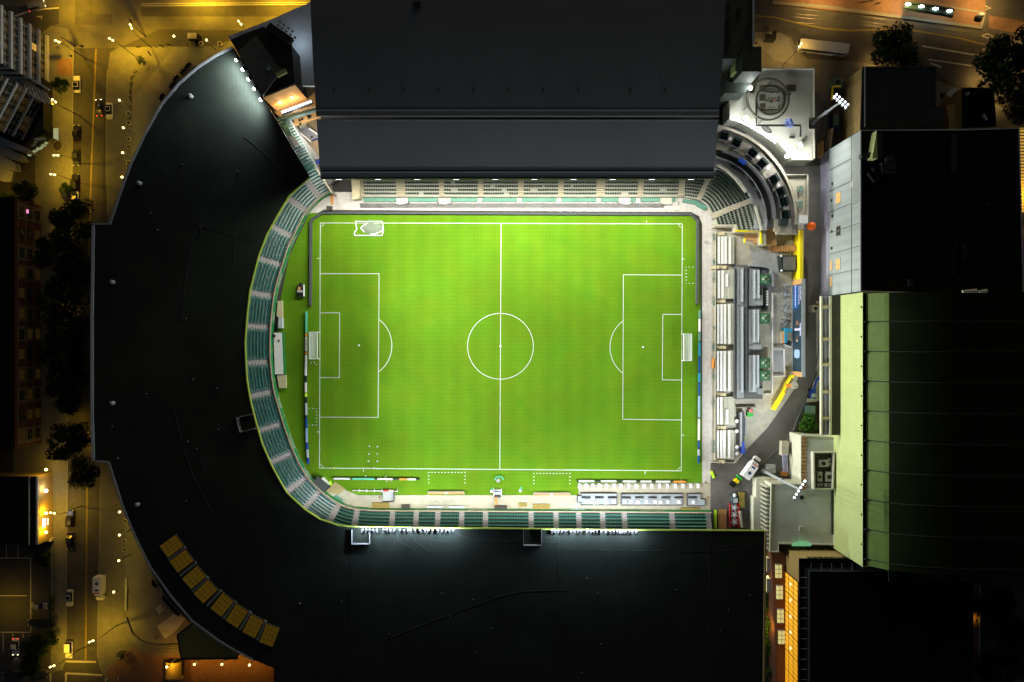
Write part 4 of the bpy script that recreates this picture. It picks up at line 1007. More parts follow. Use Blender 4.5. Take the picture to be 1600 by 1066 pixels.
# lower deck: bar container, round tables
p = P(1159, 671, 1.4); t = thing('bar_counter', 'long dark grey bar counter with blue end on the lower deck', 'bar', (p.x, p.y, 0)); MB().box((p.x, p.y, .75), (1.5, 9.6, 1.4)).build('body', 'pad_grey', t); MB().box((p.x - .2, p.y, 1.5), (.5, 9.4, .1)).build('top', 'terrace_grey', t)
q = P(1160.5, 701, 1); MB().box((q.x, q.y + .3, .8), (.85, 3.4, 1.5), .05).build('blue_end', 'blue', t); q = P(1165.5, 668, 1); MB().box((q.x, q.y, .5), (.5, 4.6, .9)).build('shelf', 'terrace_grey', t)
setout(table_white_2 := dup(tw), [((*P2(1151, y, 1), .03), 0) for y in (658, 674, 698.5, 709)], [f'white round table left of the long bar counter, {ORD[i]} from the top' for i in range(4)], 'white round tables by the bar counter')
p = P(1172.5, 645, 1); t = thing('ice_cream_cart', 'small green cart with pink load near the bent yellow barrier', 'cart', (p.x, p.y, 0)); MB().box((p.x, p.y - .5, .6), (1.5, 1.2, .8)).build('body', 'green_paint', t); MB().sph((p.x + .1, p.y + .5, 1.1), .6, 0, 8, 6).build('load', 'cloth_pink', t)
for s_ in (-1, 1): MB().cyl((p.x + s_ * .7, p.y - .5, .3), (p.x + s_ * .82, p.y - .5, .3), .3, .3, 8).build('wheel', 'rubber', t)
m = MB(); m.wall(PL([(1152, 636.5), (1182, 636)], 1), .15, .03, 1.1); tag(m.build('rope_fence', 'concrete_dark'), 'thin dark fence above the small green cart', 'fence')
m = MB(); m.wall(PL([(1112, 722.5), (1147, 723.5), (1156, 714), (1168, 702)], 1), .2, .03, .9); tag(m.build('deck_wall', 'concrete'), 'low pale wall closing the lower end of the bleacher deck', 'wall')
# LED boards beside the pitch
def board(pts, z1, segs, label, side_mat='board_dark', th=.28):
    t = thing('advertising_board', label, 'advertising board', (*P2(*pts[len(pts) // 2], .5), 0)); V = [Vector(P2(*p, .9)) for p in pts]
    m = MB(); m.wall(V, th, .05, z1, 0); m.build('frame', side_mat, t); Ltot = length(V)
    def at(u):
        d = u * Ltot
        for a, b in zip(V, V[1:]):
            l = (b - a).length
            if d <= l: return a.lerp(b, d / l)
            d -= l
        return V[-1]
    for u0, u1, mm in segs: m = MB(); m.wall([at(u0), at(u1)], th + .14, z1 - .55, z1 + .03, 0); m.build('panel', mm, t)
    return t
mat('panel_green', (.1, .5, .3), .5, .05); mat('panel_white', (.7, .7, .66), .5, .05)
board([(478.5, 487), (478, 540), (477.5, 600), (479, 690), (481.5, 725)], .95, [(0, .14, 'panel_green'), (.145, .16, 'orange'), (.165, .26, 'panel_white'), (.265, .28, 'orange'), (.285, .42, 'panel_white'), (.425, .46, 'board_dark'), (.465, .53, 'panel_white'), (.535, .56, 'lime'), (.6, .68, 'pale_grey'), (.7, .76, 'blue_deep'), (.765, .86, 'pale_blue'), (.87, .9, 'blue'), (.905, .96, 'pale_grey'), (.965, 1, 'blue')], 'long advertising board of coloured panels behind the left goal')
board([(1093.5, 485), (1093.2, 560), (1092.5, 640), (1092, 724)], .95, [(0, .05, 'teal_panel'), (.055, .14, 'panel_white'), (.145, .2, 'teal_panel'), (.21, .3, 'cyan'), (.31, .4, 'blue_deep'), (.41, .47, 'cyan'), (.48, .55, 'blue_deep'), (.56, .7, 'pale_blue'), (.71, .85, 'panel_white'), (.86, .9, 'blue_deep'), (.91, .95, 'pale_grey'), (.955, 1, 'blue_deep')], 'long advertising board of blue and white panels behind the right goal')
board([(520, 748.2), (548, 748.4)], .95, [(.05, .95, 'panel_white')], 'short dark board with white lettering at the lower left of the pitch')
board([(550, 748.5), (585.5, 748.7)], .95, [(.02, .98, 'panel_green')], 'pale green board between two dark boards at the lower left of the pitch')
board([(586, 748.7), (655, 749.4)], .95, [(.05, .4, 'panel_white'), (.55, .72, 'orange'), (.73, .92, 'panel_white')], 'dark board with white and orange panels at the lower left of the pitch')
board([(901, 752), (1073, 753)], .95, [(.02, .16, 'panel_white'), (.22, .36, 'panel_white'), (.42, .54, 'panel_white'), (.58, .68, 'panel_white'), (.72, .85, 'panel_white'), (.88, .99, 'orange')], 'long dark board with white panels in front of the white tables')
# ------------------------------------------------------------------ buildings on the right
def onx(px, py, x):
    """point on the upright plane at world x, seen at (px, py)"""
    k = x / (px - 800); z = D - k * F; return Vector((x, (533 - py) * k, z))
def ony(px, py, y):
    k = y / (533 - py); z = D - k * F; return Vector(((px - 800) * k, y, z))
def building(name, label, pts, z, wall_mat, roof_mat, z0=0.0, cat='building', parapet=.5, pw=.35, pm=None):
    q = PL(pts, z); c = sum((Vector(p) for p in q), Vector((0, 0))) / len(q)
    t = thing(name, label, cat, (c.x, c.y, z0)); m = MB(); m.prism(q, z0, z - .25); m.build('wall', wall_mat, t)
    s = sum(q[i][0] * q[(i + 1) % len(q)][1] - q[(i + 1) % len(q)][0] * q[i][1] for i in range(len(q)))
    m = MB(); m.prism(q, z - .25, z - .1); m.build('roof', roof_mat, t)
    if parapet: m = MB(); m.wall(q, pw, z - .25, z + parapet - .4, 0, None, True); m.build('parapet', pm or wall_mat, t)
    return t
def wall_window(t, x, px, py, w_, h_, glow, bars=(2, 2), out=-1, name='window'):
    """window set in a wall that stands on world plane x"""
    c = onx(px, py, x); m = MB(); m.box((c.x + out * .05, c.y, c.z), (.12, w_, h_)); o = m.build(name, glow, t)
    f = MB(); 
    for s_ in (-1, 1): f.box((c.x + out * .07, c.y + s_ * w_ / 2, c.z), (.16, .12, h_ + .12)); f.box((c.x + out * .075, c.y, c.z + s_ * h_ / 2), (.16, w_ + .12, .12))
    for i in range(1, bars[0]): f.box((c.x + out * .08, c.y - w_ / 2 + w_ * i / bars[0], c.z), (.14, .08, h_))
    for i in range(1, bars[1]): f.box((c.x + out * .085, c.y, c.z - h_ / 2 + h_ * i / bars[1]), (.14, w_, .08))
    f.build('frame', 'stone_fin', o); return o
t = building('clubhouse', 'brown walled building with a square dark roof below the avenue tree', [(1348, 105), (1462, 105), (1462, 203), (1345, 203)], 11.2, 'brown_wall', 'tar_roof_blue', pm='dark_metal')
p = P(1451, 190, 11.3); m = MB(); m.prism(PL([(1461, 166), (1475, 168), (1474, 203), (1447, 203), (1448, 188)], 11.4), 0, 11.4); m.build('extension', 'tar_roof_blue', t)
m = MB(); a = P(1348, 204, 11.4); m.box((a.x + .6, a.y + 9, 11.3), (.3, 16, .3)); split(m, 'roof_pipe', 'grey_metal', t)
t = building('annexe', 'small black roofed building beside the big tree on the right', [(1504, 138), (1552, 138), (1556, 198), (1504, 200)], 9, 'brown_wall', 'tar_roof', pm='dark_metal')
m = MB(); m.prism(PL([(1480, 165), (1502, 158), (1502, 203), (1484, 203)], 7), 0, 7); m.build('side_wing', 'brown_wall', t)
m = MB(); a, b = P(1536, 179, 9.2), P(1541, 188, 9.2); m.wall([(a.x, a.y), (b.x, b.y)], .6, 9, 9.5); a = P(1511, 147, 9); m.cyl((a.x, a.y, 8.9), (a.x, a.y, 9.6), .5, .4); split(m, 'roof_unit', 'pale_grey', t)
m = MB(); m.prism(PL([(1480, 148), (1485, 140), (1496, 136), (1494, 142), (1486, 152)], 6), 5.7, 6); o = m.build('awning', 'pale_grey', t)
m = MB(); m.prism(PL([(1470, 146), (1478, 144), (1476, 153), (1472, 154)], 6), 5.4, 6.2); m.build('awning_unit', 'rubber', t)
XB = P(1345, 0, 23).x
t = building('fieldhouse', 'tall building with pale grey metal cladding and broad black flat roof', [(1345, 204), (1500, 203), (1592, 201), (1599, 462), (1345, 455)], 23, 'grey_cladding', 'tar_roof', pm='grey_cladding')
yA, yB = P(0, 204, 23).y, P(0, 456, 23).y
m = MB(); m.box((XB - .06, (yA + P(0, 315, 23).y) / 2 - .2, 20.6), (.14, yA - P(0, 315, 23).y - .6, 4.2)); split(m, 'louvre', 'louvre', t)
m = MB(); a = P(0, 282, 23).y; m.box((XB - .1, a, 18.6), (.14, 1.6, 1.8)); m.build('vent_panel', 'stone_fin', t)
m = MB(); m.box((XB - .06, (yA + yB) / 2, 2.6), (.14, yA - yB - .4, 5.2)); m.build('plinth', 'lavender', t) if 'lavender' in MATS else None
mat('lavender', (.33, .33, .40), .8, .12); m.build('plinth', 'lavender', t)
m = MB()
for k in range(1, 7): y = yB + (yA - yB) * k / 7; m.box((XB - .05, y, 13), (.12, .06, 19))
m.box((XB - .07, (yA + yB) / 2, 18.3), (.1, yA - yB, .08)); split(m, 'panel_joint', 'dark_metal', t)
for px, py, g, b_, w_, h_ in ((1310.5, 309, 'window_amber', (2, 3), 2.8, 2.7), (1310.5, 361, 'glass_green', (2, 2), 2.6, 2.4), (1310, 413, 'window_amber', (2, 3), 2.8, 2.4), (1299, 415.5, 'window_amber', (4, 1), 2.6, 1.1), (1299, 440.5, 'window_amber', (4, 1), 2.6, 1.1)):
    wall_window(t, XB, px, py, w_, h_, g, b_)
m = MB()
for px, py in ((1301, 287), (1300, 313), (1301, 338), (1300, 362), (1300, 388)): c = onx(px, py, XB); m.box((c.x - .1, c.y, c.z), (.2, .6, .7))
split(m, 'wall_lamp', 'dark_metal', t)
# roof court in its corner and ducts
m = MB(); m.prism(PL([(1346, 240), (1366, 237), (1369, 209), (1375, 206), (1379, 207), (1378, 247), (1346, 247)], 24.2), 22.8, 24.2, 0); m.build('roof_kerb', 'dark_metal', t)
m = MB(); q = P(1366, 228, 24); m.prism(PL([(1363, 247), (1368, 215), (1370, 204), (1371, 248)], 25.6), 22.8, 25.6); m.build('court_wall', 'green_cladding', t)
m = MB(); q = P(1388, 262, 24); m.box((q.x, q.y, 23.6), (3.5, 2.4, 1.6)); q = P(1390, 248, 24); m.box((q.x, q.y, 23.5), (1.8, 1.6, 1.6)); split(m, 'roof_unit', 'tar_roof_blue', t)
m = MB()
for x0, y0, x1, y1 in ((1357, 270, 1368, 284), (1364, 261, 1374, 281)): a, b = P(x0, y0, 24), P(x1, y1, 24); m.wall([(a.x, a.y), (b.x, b.y)], .35, 22.8, 24)
split(m, 'duct', 'dark_metal', t)
for px, py, sx, sy in ((1506, 393, 8, 24), (1423, 442, 6, 11), (1490, 240, 9, 60), (1540, 250, 6, 4), (1543, 319, 6, 4)): q = P(px, py, 23.5); m = MB(); m.box((q.x, q.y, 23.2), (sx * .157, sy * .157, .9)); split(m, 'roof_unit', 'tar_roof_blue', t)
m = MB(); a, b = P(1492, 370, 23.5), P(1491, 430, 23.5); m.wall([(a.x, a.y), (b.x, b.y)], .2, 22.8, 23.6); split(m, 'roof_pipe', 'tar_roof_blue', t)
mat('dark_canopy_rib', (.022, .028, .02), .8, .1)
# barrel vaulted hall
zE = 24.0; XV = P(1348, 0, zE).x
t = thing('vaulted_hall', 'large hall with pale green wall and black barrel vault roof', 'building', (XV + 40, P(0, 670, zE).y, 0))
yA, yB = P(0, 457, zE).y, P(0, 886, zE).y; XE = XV + 66
m = MB(); m.box((XV + 33, (yA + yB) / 2, zE / 2), (66, yA - yB, zE)); m.build('wall', 'green_cladding', t)
def vz(u):
    d = min(u, 1 - u) * 65; return zE - .3 + (3.6 * (d / 3.4) if d < 3.4 else 3.6 + 4.6 * (1 - math.exp(-(d - 3.4) / 7.5)))
m = MB(); n = 48
for i in range(n):
    u0, u1 = (i / n) ** 1.6, ((i + 1) / n) ** 1.6; x0, x1 = XV + .9 + 65 * u0, XV + .9 + 65 * u1
    m.face(((x0, yA - .3, vz(u0)), (x0, yB + .3, vz(u0)), (x1, yB + .3, vz(u1)), (x1, yA - .3, vz(u1))))
    for y in (yA - .3, yB + .3): m.face(((x0, y, zE - 1), (x1, y, zE - 1), (x1, y, vz(u1)), (x0, y, vz(u0))))
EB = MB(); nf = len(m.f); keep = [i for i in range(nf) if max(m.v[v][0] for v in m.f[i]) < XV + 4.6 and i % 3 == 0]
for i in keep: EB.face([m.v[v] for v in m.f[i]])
m.f = [f for i, f in enumerate(m.f) if i not in keep]; m.m = m.m[:len(m.f)]; EB.build('floodlit_band', 'vault_green_lit', t); m.build('vault', 'vault_green', t)  # floodlit edge of the vault, its brightness painted as a lighter green
m = MB(); m.box((XV + .45, (yA + yB) / 2, zE + .02), (.9, yA - yB - .5, .1)); split(m, 'gutter', 'tar_roof', t)
for k in range(9):
    y = P(0, 503 + 46.3 * k, zE).y; m = MB(); m.box((XV + .75, y, zE + .25), (.9, .35, .5))
    for i in range(24):
        u0, u1 = (i / 24) ** 1.6 * .5, ((i + 1) / 24) ** 1.6 * .5; x0, x1 = XV + .9 + 65 * u0, XV + .9 + 65 * u1
        m.face(((x0, y - .12, vz(u0) + .08), (x1, y - .12, vz(u1) + .08), (x1, y + .12, vz(u1) + .08), (x0, y + .12, vz(u0) + .08)))
    m.build('roof_rib', 'dark_canopy_rib', t)
m = MB()
for k in range(9): c = onx(1346.5, 480 + 46.3 * k, XV); m.cyl((XV - .2, c.y, c.z), (XV, c.y, c.z), .22, .22, 6)
split(m, 'drain_outlet', 'dark_metal', t)
m = MB(); 
for x0, x1 in ((1503, 1525), (1529, 1541)): a, b = P(x0, 456, 33), P(x1, 454.5, 33); m.cyl((a.x, a.y, 33.2), (b.x, b.y, 33.2), .3, .45, 8)
split(m, 'roof_pipe', 'cream_wall', t)
# black canopy with white trough in front of the hall
t = thing('long_canopy', 'long dark canopy roof with cream gutter in front of the pale green wall', 'canopy', (XV - 1.5, P(0, 570, 12).y, 0))
a, b = P(1297, 462, 12), P(1313, 680, 12); m = MB(); m.box(((a.x + XV) / 2, (a.y + b.y) / 2, 11.8), (XV - a.x, a.y - b.y, .4)); m.build('roof', 'dark_canopy', t) if 'dark_canopy' in MATS else None
mat('dark_canopy', (.06, .055, .045), .9, .2, .4); m.build('roof', 'dark_canopy', t)
a2, b2 = P(1282.5, 463, 12), P(1297, 680, 12); m = MB(); m.wall([(a2.x + .15, a2.y), (a2.x + .15, b2.y)], .4, 11.4, 12.3); m.wall([(a.x, a2.y), (a.x, b2.y)], .55, 11.4, 12.4); split(m, 'gutter', 'cream_wall', t)
m = MB(); m.box(((a2.x + a.x) / 2, (a2.y + b2.y) / 2, 11.5), (a.x - a2.x, a2.y - b2.y, .12)); m.wall([((a2.x + a.x) / 2 + .1, a2.y), ((a2.x + a.x) / 2 + .1, b2.y)], .5, 11.5, 11.9); m.build('trough', 'lavender', t)
for y in (480, 530, 570, 612, 654): q = P(1290, y, 12); MB().box((q.x, q.y, 12.0), (1.6, .9, .3)).box((q.x - .3, q.y, 12.3), (2.2, .25, .25)).build('bracket', 'stair_cream', t)
q = P(1276, 482, 3); t = thing('ventilation_unit', 'beige ventilation box with round grille at the foot of the grey building', 'ventilation unit', (q.x, q.y, 0)); MB().box((q.x - .2, q.y, 1.4), (1.7, 1.8, 2.8)).build('body', 'concrete_cream', t); MB().box((q.x + 1.4, q.y + .6, 2), (1.3, 1.6, 4)).build('duct', 'wood_warm', t); MB().cyl((q.x - .2, q.y, 2.8), (q.x - .2, q.y, 2.86), .5, .5, 12).build('grille', 'dark_metal', t)
# club wing with the roof plant
t = building('club_wing', 'pale low wing with roof trough and open machine yard on its roof', [(1252, 681), (1306, 684), (1305, 765), (1252, 766)], 8.2, 'cream_wall', 'white_roof', pm='cream_wall')
q = [P(x, y, 8.3) for x, y in ((1254, 683), (1259, 765))]; m = MB(); m.box(((q[0].x + q[1].x) / 2, (q[0].y + q[1].y) / 2, 8.15), (1.0, q[0].y - q[1].y, .3)); m.build('roof_trough', 'tan', t)
m = MB(); 
for k in range(14): m.box(((q[0].x + q[1].x) / 2, q[0].y - (q[0].y - q[1].y) * (k + .5) / 14, 8.35), (1.5, .12, .1))
split(m, 'trough_bars', 'dark_metal', t)
m = MB(); m.wall(PL([(1271, 707), (1303, 707), (1301, 764), (1272, 764)], 9.5), .45, 8, 9.8, 0, None, True); m.build('plant_screen', 'cream_wall', t)
m = MB(); m.prism(PL([(1273, 709), (1301, 709), (1300, 763), (1273, 763)], 8.2), 8.1, 8.22); m.build('plant_floor', 'dark_canopy', t)
for x, y, sx, sy, h in ((1286, 724, 2.6, 1.9, 1.2), (1281, 745, 1.3, 2.6, 1.0), (1295, 745, 1.9, 2.6, 1.1), (1296, 722, .9, 2.0, .8), (1282, 758, 1.4, .8, .7), (1294, 758, 2, .9, .8)): p = P(x, y, 9); o = MB().box((p.x, p.y, 8.2 + h / 2), (sx, sy, h), 0, 0, None, .06).build('air_handler', 'stone_fin', t); MB().cyl((p.x, p.y, 8.2 + h), (p.x, p.y, 8.25 + h), min(sx, sy) * .32, min(sx, sy) * .3, 10).build('fan', 'dark_metal', o)
t = building('pool_wing', 'low white roofed wing with slatted pergola side below the lamp mast', [(1205, 756), (1303, 757), (1303, 851), (1216, 849), (1216, 862), (1203, 862)], 8, 'cream_wall', 'white_roof', pm='cream_wall', parapet=.7)
xw = P(1203, 0, 8).x; ya, yb = P(0, 757, 8).y, P(0, 862, 8).y
m = MB(); m.box((xw - .06, (ya + yb) / 2 - .3, 4.8), (.12, ya - yb - 1.2, 5.8)); m.build('glazing', 'glass_green', t)
for k in range(15): m = MB(); y = ya - .8 - (ya - yb - 1.6) * k / 14; m.box((xw - .5, y, 4.9), (.9, .22, 5.9)); m.build('fin', 'cream_wall', t)
m = MB(); m.prism(PL([(1181, 747), (1199, 746), (1240, 753), (1240, 757), (1194, 760), (1193, 832), (1177, 832), (1177, 778), (1181, 776)], 3), 0, 3.2); m.build('porch', 'cream_wall', t)
p = P(1252, 777, 8); MB().box((p.x, p.y, 8.2), (.9, .9, .7)).build('roof_unit', 'dark_metal', t); p = P(1251, 826, 8); MB().box((p.x, p.y, 8.1), (.8, 1.2, .5)).build('roof_unit', 'stone_fin', t)
m = MB(); a = P(1304, 800, 8); m.box((a.x - .5, a.y, 8.15), (.8, 12, .2)); m.build('roof_strip', 'dark_canopy', t)
p = P(1246, 844, 6); t = thing('glowing_canopy', 'small curved green glowing canopy below the white roof', 'canopy', (p.x, p.y, 0)); m = MB()
for i in range(8): a0, a1 = PI * i / 8, PI * (i + 1) / 8; m.face([(p.x - 2.6 * math.cos(a0), p.y - .4 + .9 * math.sin(a0), 8.9), (p.x - 2.6 * math.cos(a1), p.y - .4 + .9 * math.sin(a1), 8.9), (p.x - 2.6 * math.cos(a1), p.y - .9, 8.6), (p.x - 2.6 * math.cos(a0), p.y - .9, 8.6)])
m.build('glass', 'green_glow', t); MB().box((p.x - 1, p.y - .5, 8.95), (.1, 1.2, .1)).box((p.x + 1, p.y - .5, 8.95), (.1, 1.2, .1)).build('frame', 'stone_fin', t)
# club building with the golden glass wall
zD = 15.0; XD = P(1249.3, 0, zD).x
t = building('club_building', 'black roofed building with brick lower storeys and a tall golden lit glass wall', [(1249.3, 873), (1345, 873), (1376, 892), (1376, 1230), (1249.3, 1230)], zD, 'brown_wall', 'tar_roof', pm='dark_metal', pw=.25)
ya, yb = P(0, 911, zD).y, P(0, 1100, zD).y
m = MB(); m.box((XD - .08, (ya + yb) / 2, 9.9), (.16, ya - yb, 8.8)); g = m.build('glass_wall', 'window_gold', t); f = MB()
nb = 24
for k in range(nb + 1): y = ya - (ya - yb) * k / nb; f.box((XD - .12, y, 9.9), (.2, .1 if k % 4 else .22, 8.8))
for zz_ in (5.5, 8.3, 11.3, 14.3): f.box((XD - .13, (ya + yb) / 2, zz_), (.2, ya - yb, .16))
f.build('mullion', 'dark_metal', g)
for k in range(5): c = onx(1236.5, 913 + 25 * k, XD); MB().box((c.x - .2, c.y, c.z), (.2, .5, .5)).build('ceiling_light', 'bulb_warm_low', g) if 'bulb_warm_low' in MATS else None
mat('bulb_warm_low', (.9, .8, .6), .4, 0, emit=(1, .85, .55), estr=1.6)
for k in range(5): c = onx(1236.5, 913 + 25 * k, XD); MB().box((c.x - .25, c.y, c.z), (.2, .55, .5)).build('ceiling_light', 'bulb_warm_low', g)
yN = P(0, 873, zD).y
m = MB(); 
for k in range(9): c = ony(1262 + k * 9, 869, yN + .1); m.box((c.x, yN + .06, 14.2), (1.2, .12, .9))
split(m, 'window', 'glass_green', t)
m = MB(); c = ony(1262, 858, yN); 
for k in range(4): m.box((c.x + k * 1.3, yN + .06, c.z), (.9, .1, .8)); m.box((c.x + 8 + k * 1.1, yN + .06, c.z), (.8, .1, .9))
split(m, 'louvre', 'rubber', t)
m = MB(); m.prism(PL([(1265, 893), (1382, 893), (1395, 905), (1500, 915), (1521, 915), (1521, 1230), (1265, 1230)], 18), zD - .3, 18); m.build('upper_roof', 'tar_roof', t)
m = MB(); q = P(1265, 893, 18); m.box((q.x + .1, q.y - 30, 17.6), (.3, 60, .9)); m.box((q.x + 9, q.y - .1, 17.6), (18, .3, .9)); split(m, 'parapet', 'tar_roof_blue', t)
m = MB()
for k in range(11): y = q.y - 2 - k * 2.6; m.box((q.x - .8, y, 16.6), (1.7, .1, .12))
for k in range(6): x = q.x + 1 + k * 2.6; m.box((x, q.y + .8, 16.6), (.1, 1.7, .12))
split(m, 'roof_bracket', 'grey_metal', t)
m = MB(); q = P(1530, 915, 9); 
for x in (1389, 1424, 1440): p = P(x, 905, 17); m.box((p.x, p.y + 1, 17.2), (1.6, 2.6, 2.6))
split(m, 'roof_unit', 'tar_roof_blue', t)
t = building('rear_block', 'narrow brown lit terrace strip right of the black club roof', [(1519, 915), (1531, 915), (1530, 1034), (1518, 1034)], 7, 'brown_wall', 'brick', pm='cream_wall', parapet=.5, pw=.25, cat='terrace')
# brick lower wing with lit windows
XW = P(1206, 0, 6).x
t = building('brick_wing', 'lower brick wing with pale lit windows left of the golden glass wall', [(1206, 862), (1227, 862), (1227, 1180), (1217, 1180), (1213, 1000)], 6, 'brick', 'brick', parapet=.2)
for k, y in enumerate((892, 925, 962, 995)):
    q = P(1216 + k * 1.5, y, 6); m = MB(); m.box((q.x, q.y, 6.25), (1.6, 3.6, .5)); o = m.build('window', 'window_pale', t); f = MB()
    for j in range(4): f.box((q.x, q.y - 1.8 + j * 1.2, 6.3), (1.65, .12, .55))
    f.box((q.x, q.y, 6.32), (.1, 3.6, .55)); f.build('frame', 'stone_fin', o)
for y in (881, 913): q = P(1201, y, 3); m = MB(); m.box((q.x - .2, q.y, 2.9), (1.3, 3.6, 2.6)); o = m.build('window', 'window_pale', t); MB().box((q.x - .2, q.y, 4.25), (1.5, 3.8, .12)).build('frame', 'stone_fin', o)
q = P(1199.5, 901, 4); MB().sph((q.x, q.y, 4), .22, 0, 8, 5).build('wall_lamp', 'bulb_sodium', t)
# ------------------------------------------------------------------ terrace with the ring canopy, upper right
zT = 6.6
m = MB(); m.prism(PL([(1140, 145), (1178, 146), (1190, 108.5), (1271, 108.5), (1271, 184), (1264, 184), (1264, 203), (1271, 203), (1271, 250), (1238, 250), (1216, 222), (1190, 203), (1160, 187), (1140, 185)], zT), 0, zT); t = thing('terrace', 'pale concrete terrace with round ring canopy beside the grey roof', 'terrace', (*P2(1220, 170, zT), 0)); m.build('deck', 'terrace_deck', t) if 'terrace_deck' in MATS else None
mat('terrace_deck', (.46, .47, .38), .85, .12, .3); m.build('deck', 'terrace_deck', t)
m = MB(); m.wall(PL([(1190, 109), (1270.5, 109), (1270.5, 184)], zT), .25, zT, zT + .9); m.wall(PL([(1264, 203), (1270.5, 203), (1270.5, 249)], zT), .25, zT, zT + .9); split(m, 'parapet', 'concrete', t)
m = MB(); m.wall(PL([(1182, 160), (1182, 196), (1251, 196), (1251, 214)], zT + 2.4), .5, zT + 2.2, zT + 2.5); m.build('trellis_beam', 'dark_metal', t)
q0 = P(1200.5, 155, zT + 4); t = thing('ring_canopy', 'large round dark ring canopy standing on the pale terrace', 'canopy', (q0.x, q0.y, zT)); r_o = 5.6
m = MB(); n = 40
for i in range(n):
    a, b = 2 * PI * i / n, 2 * PI * (i + 1) / n
    for (r0, z0), (r1, z1) in (((5.6, 4.2), (5.25, 4.2)), ((5.25, 4.2), (5.25, 3.4)), ((5.6, 3.4), (5.6, 4.2)), ((5.25, 3.4), (5.6, 3.4))):
        m.face([(q0.x + r0 * math.cos(a), q0.y + r0 * math.sin(a), zT + z0), (q0.x + r0 * math.cos(b), q0.y + r0 * math.sin(b), zT + z0), (q0.x + r1 * math.cos(b), q0.y + r1 * math.sin(b), zT + z1), (q0.x + r1 * math.cos(a), q0.y + r1 * math.sin(a), zT + z1)])
m.build('ring', 'brown_ring', t) if 'brown_ring' in MATS else None
mat('brown_ring', (.055, .052, .035), .6, .15); m.build('ring', 'brown_ring', t)
c1 = P(1203.5, 157, zT); m = MB()
for i in range(n):
    a, b = 2 * PI * i / n, 2 * PI * (i + 1) / n
    for r0, z0, r1, z1 in ((4.05, .5, 3.7, .5), (3.7, .5, 3.7, 0), (4.05, 0, 4.05, .5)): m.face([(c1.x + r0 * math.cos(a), c1.y + r0 * math.sin(a), zT + z0), (c1.x + r0 * math.cos(b), c1.y + r0 * math.sin(b), zT + z0), (c1.x + r1 * math.cos(b), c1.y + r1 * math.sin(b), zT + z1), (c1.x + r1 * math.cos(a), c1.y + r1 * math.sin(a), zT + z1)])
m.build('inner_ring', 'brown_ring', t)  # second, smaller ring low on the terrace
for k in range(6): a = k * PI / 3 + .3; MB().cyl((q0.x + 5.4 * math.cos(a), q0.y + 5.4 * math.sin(a), zT), (q0.x + 5.4 * math.cos(a), q0.y + 5.4 * math.sin(a), zT + 3.4), .1, .1, 6).build('post', 'dark_metal', t)
for k, (y, n_) in enumerate(((138.5, 4), (152.5, 4), (166.5, 2))):
    a = P(1199, y, zT + 1); t = thing('bar_table', f'long dark bar table inside the ring canopy, {("top", "middle", "lowest")[k]} one', 'bar table', (a.x, a.y, zT), 0, 'bar tables in the ring'); 
    MB().box((a.x + 1.3, a.y - .85, zT + 1.0), (4.0 if n_ == 4 else 2.8, .35, .08)).box((a.x - 1.2, a.y + .2, zT + .6), (1.3, 1.3, 1.1)).box((a.x + 3.1, a.y - .2, zT + 1), (.3, 1.4, .08)).build('tabletop', 'brown_ring', t); MB().box((a.x + 1.4, a.y - .85, zT + .5), (.2, .2, 1.0)).build('leg', 'dark_metal', t)
    for j in range(n_): x = a.x + .5 + j * .85 + (.4 if n_ == 2 else 0); o = MB().cyl((x, a.y, zT + .65), (x, a.y, zT + .75), .3, .3, 10).build('stool', 'brown_ring', t); MB().cyl((x, a.y, zT), (x, a.y, zT + .65), .08, .08, 6).build('leg', 'dark_metal', o); MB().cyl((x, a.y, zT + .75), (x, a.y, zT + .78), .2, .2, 8).build('cushion', 'terrace_deck', o)
q = P(1237, 137, zT + .8); t = thing('planter', 'square dark planter on the pale terrace right of the ring', 'planter', (q.x, q.y, zT)); MB().box((q.x, q.y, zT + .4), (2.3, 1.7, .8)).build('box', 'brown_ring', t); MB().box((q.x, q.y, zT + .82), (2.0, 1.4, .1)).build('soil', 'soil', t)
p = P(1198, 202, zT); t = thing('floor_emblem', 'dark oval emblem lying on the terrace above the lamp string', 'emblem', (p.x, p.y, zT)); m = MB(); a = .6
for r0, r1, dz in ((1.25, 1.1, .012), (.85, .2, .012)): m.face([(p.x + r0 * 1.3 * math.cos(i * PI / 10) * math.cos(a) + r0 * .62 * math.sin(i * PI / 10) * math.sin(a), p.y - r0 * 1.3 * math.cos(i * PI / 10) * math.sin(a) + r0 * .62 * math.sin(i * PI / 10) * math.cos(a), zT + (.02 if r0 > 1 else .034)) for i in range(20)], 0 if r0 > 1 else 1)
m.build('disc', ['brown_ring', 'concrete_dark'], t)
p = P(1229, 195, zT + 1); t = thing('blue_tarpaulin', 'crumpled blue sheet lying across the terrace beam', 'sheet', (p.x, p.y, zT)); m = MB(); r = random.Random(4); g = [[(p.x - 1.5 + 3 * i / 6 + r.uniform(-.2, .2), p.y - 1.2 + 2.2 * j / 5 + r.uniform(-.2, .2), zT + 2.55 + r.uniform(0, .35)) for i in range(7)] for j in range(6)]
for j in range(5):
    for i in range(6):
        if abs(i - 2.5) + abs(j - 2) * .9 < 3.4: m.face((g[j][i], g[j][i + 1], g[j + 1][i + 1], g[j + 1][i]))
m.build('sheet', 'pale_blue_cloth', t) if 'pale_blue_cloth' in MATS else None
mat('pale_blue_cloth', (.2, .26, .55), .7, .2); m.build('sheet', 'pale_blue_cloth', t)
p = P(1251, 227, zT + .5); t = thing('white_cover', 'white cloth covered piece on the terrace near the bright lamp', 'cover', (p.x, p.y, zT)); MB().box((p.x, p.y, zT + .5), (1.1, 1.9, .9), .3, 0, None, .2).build('cloth', 'white_cloth', t)
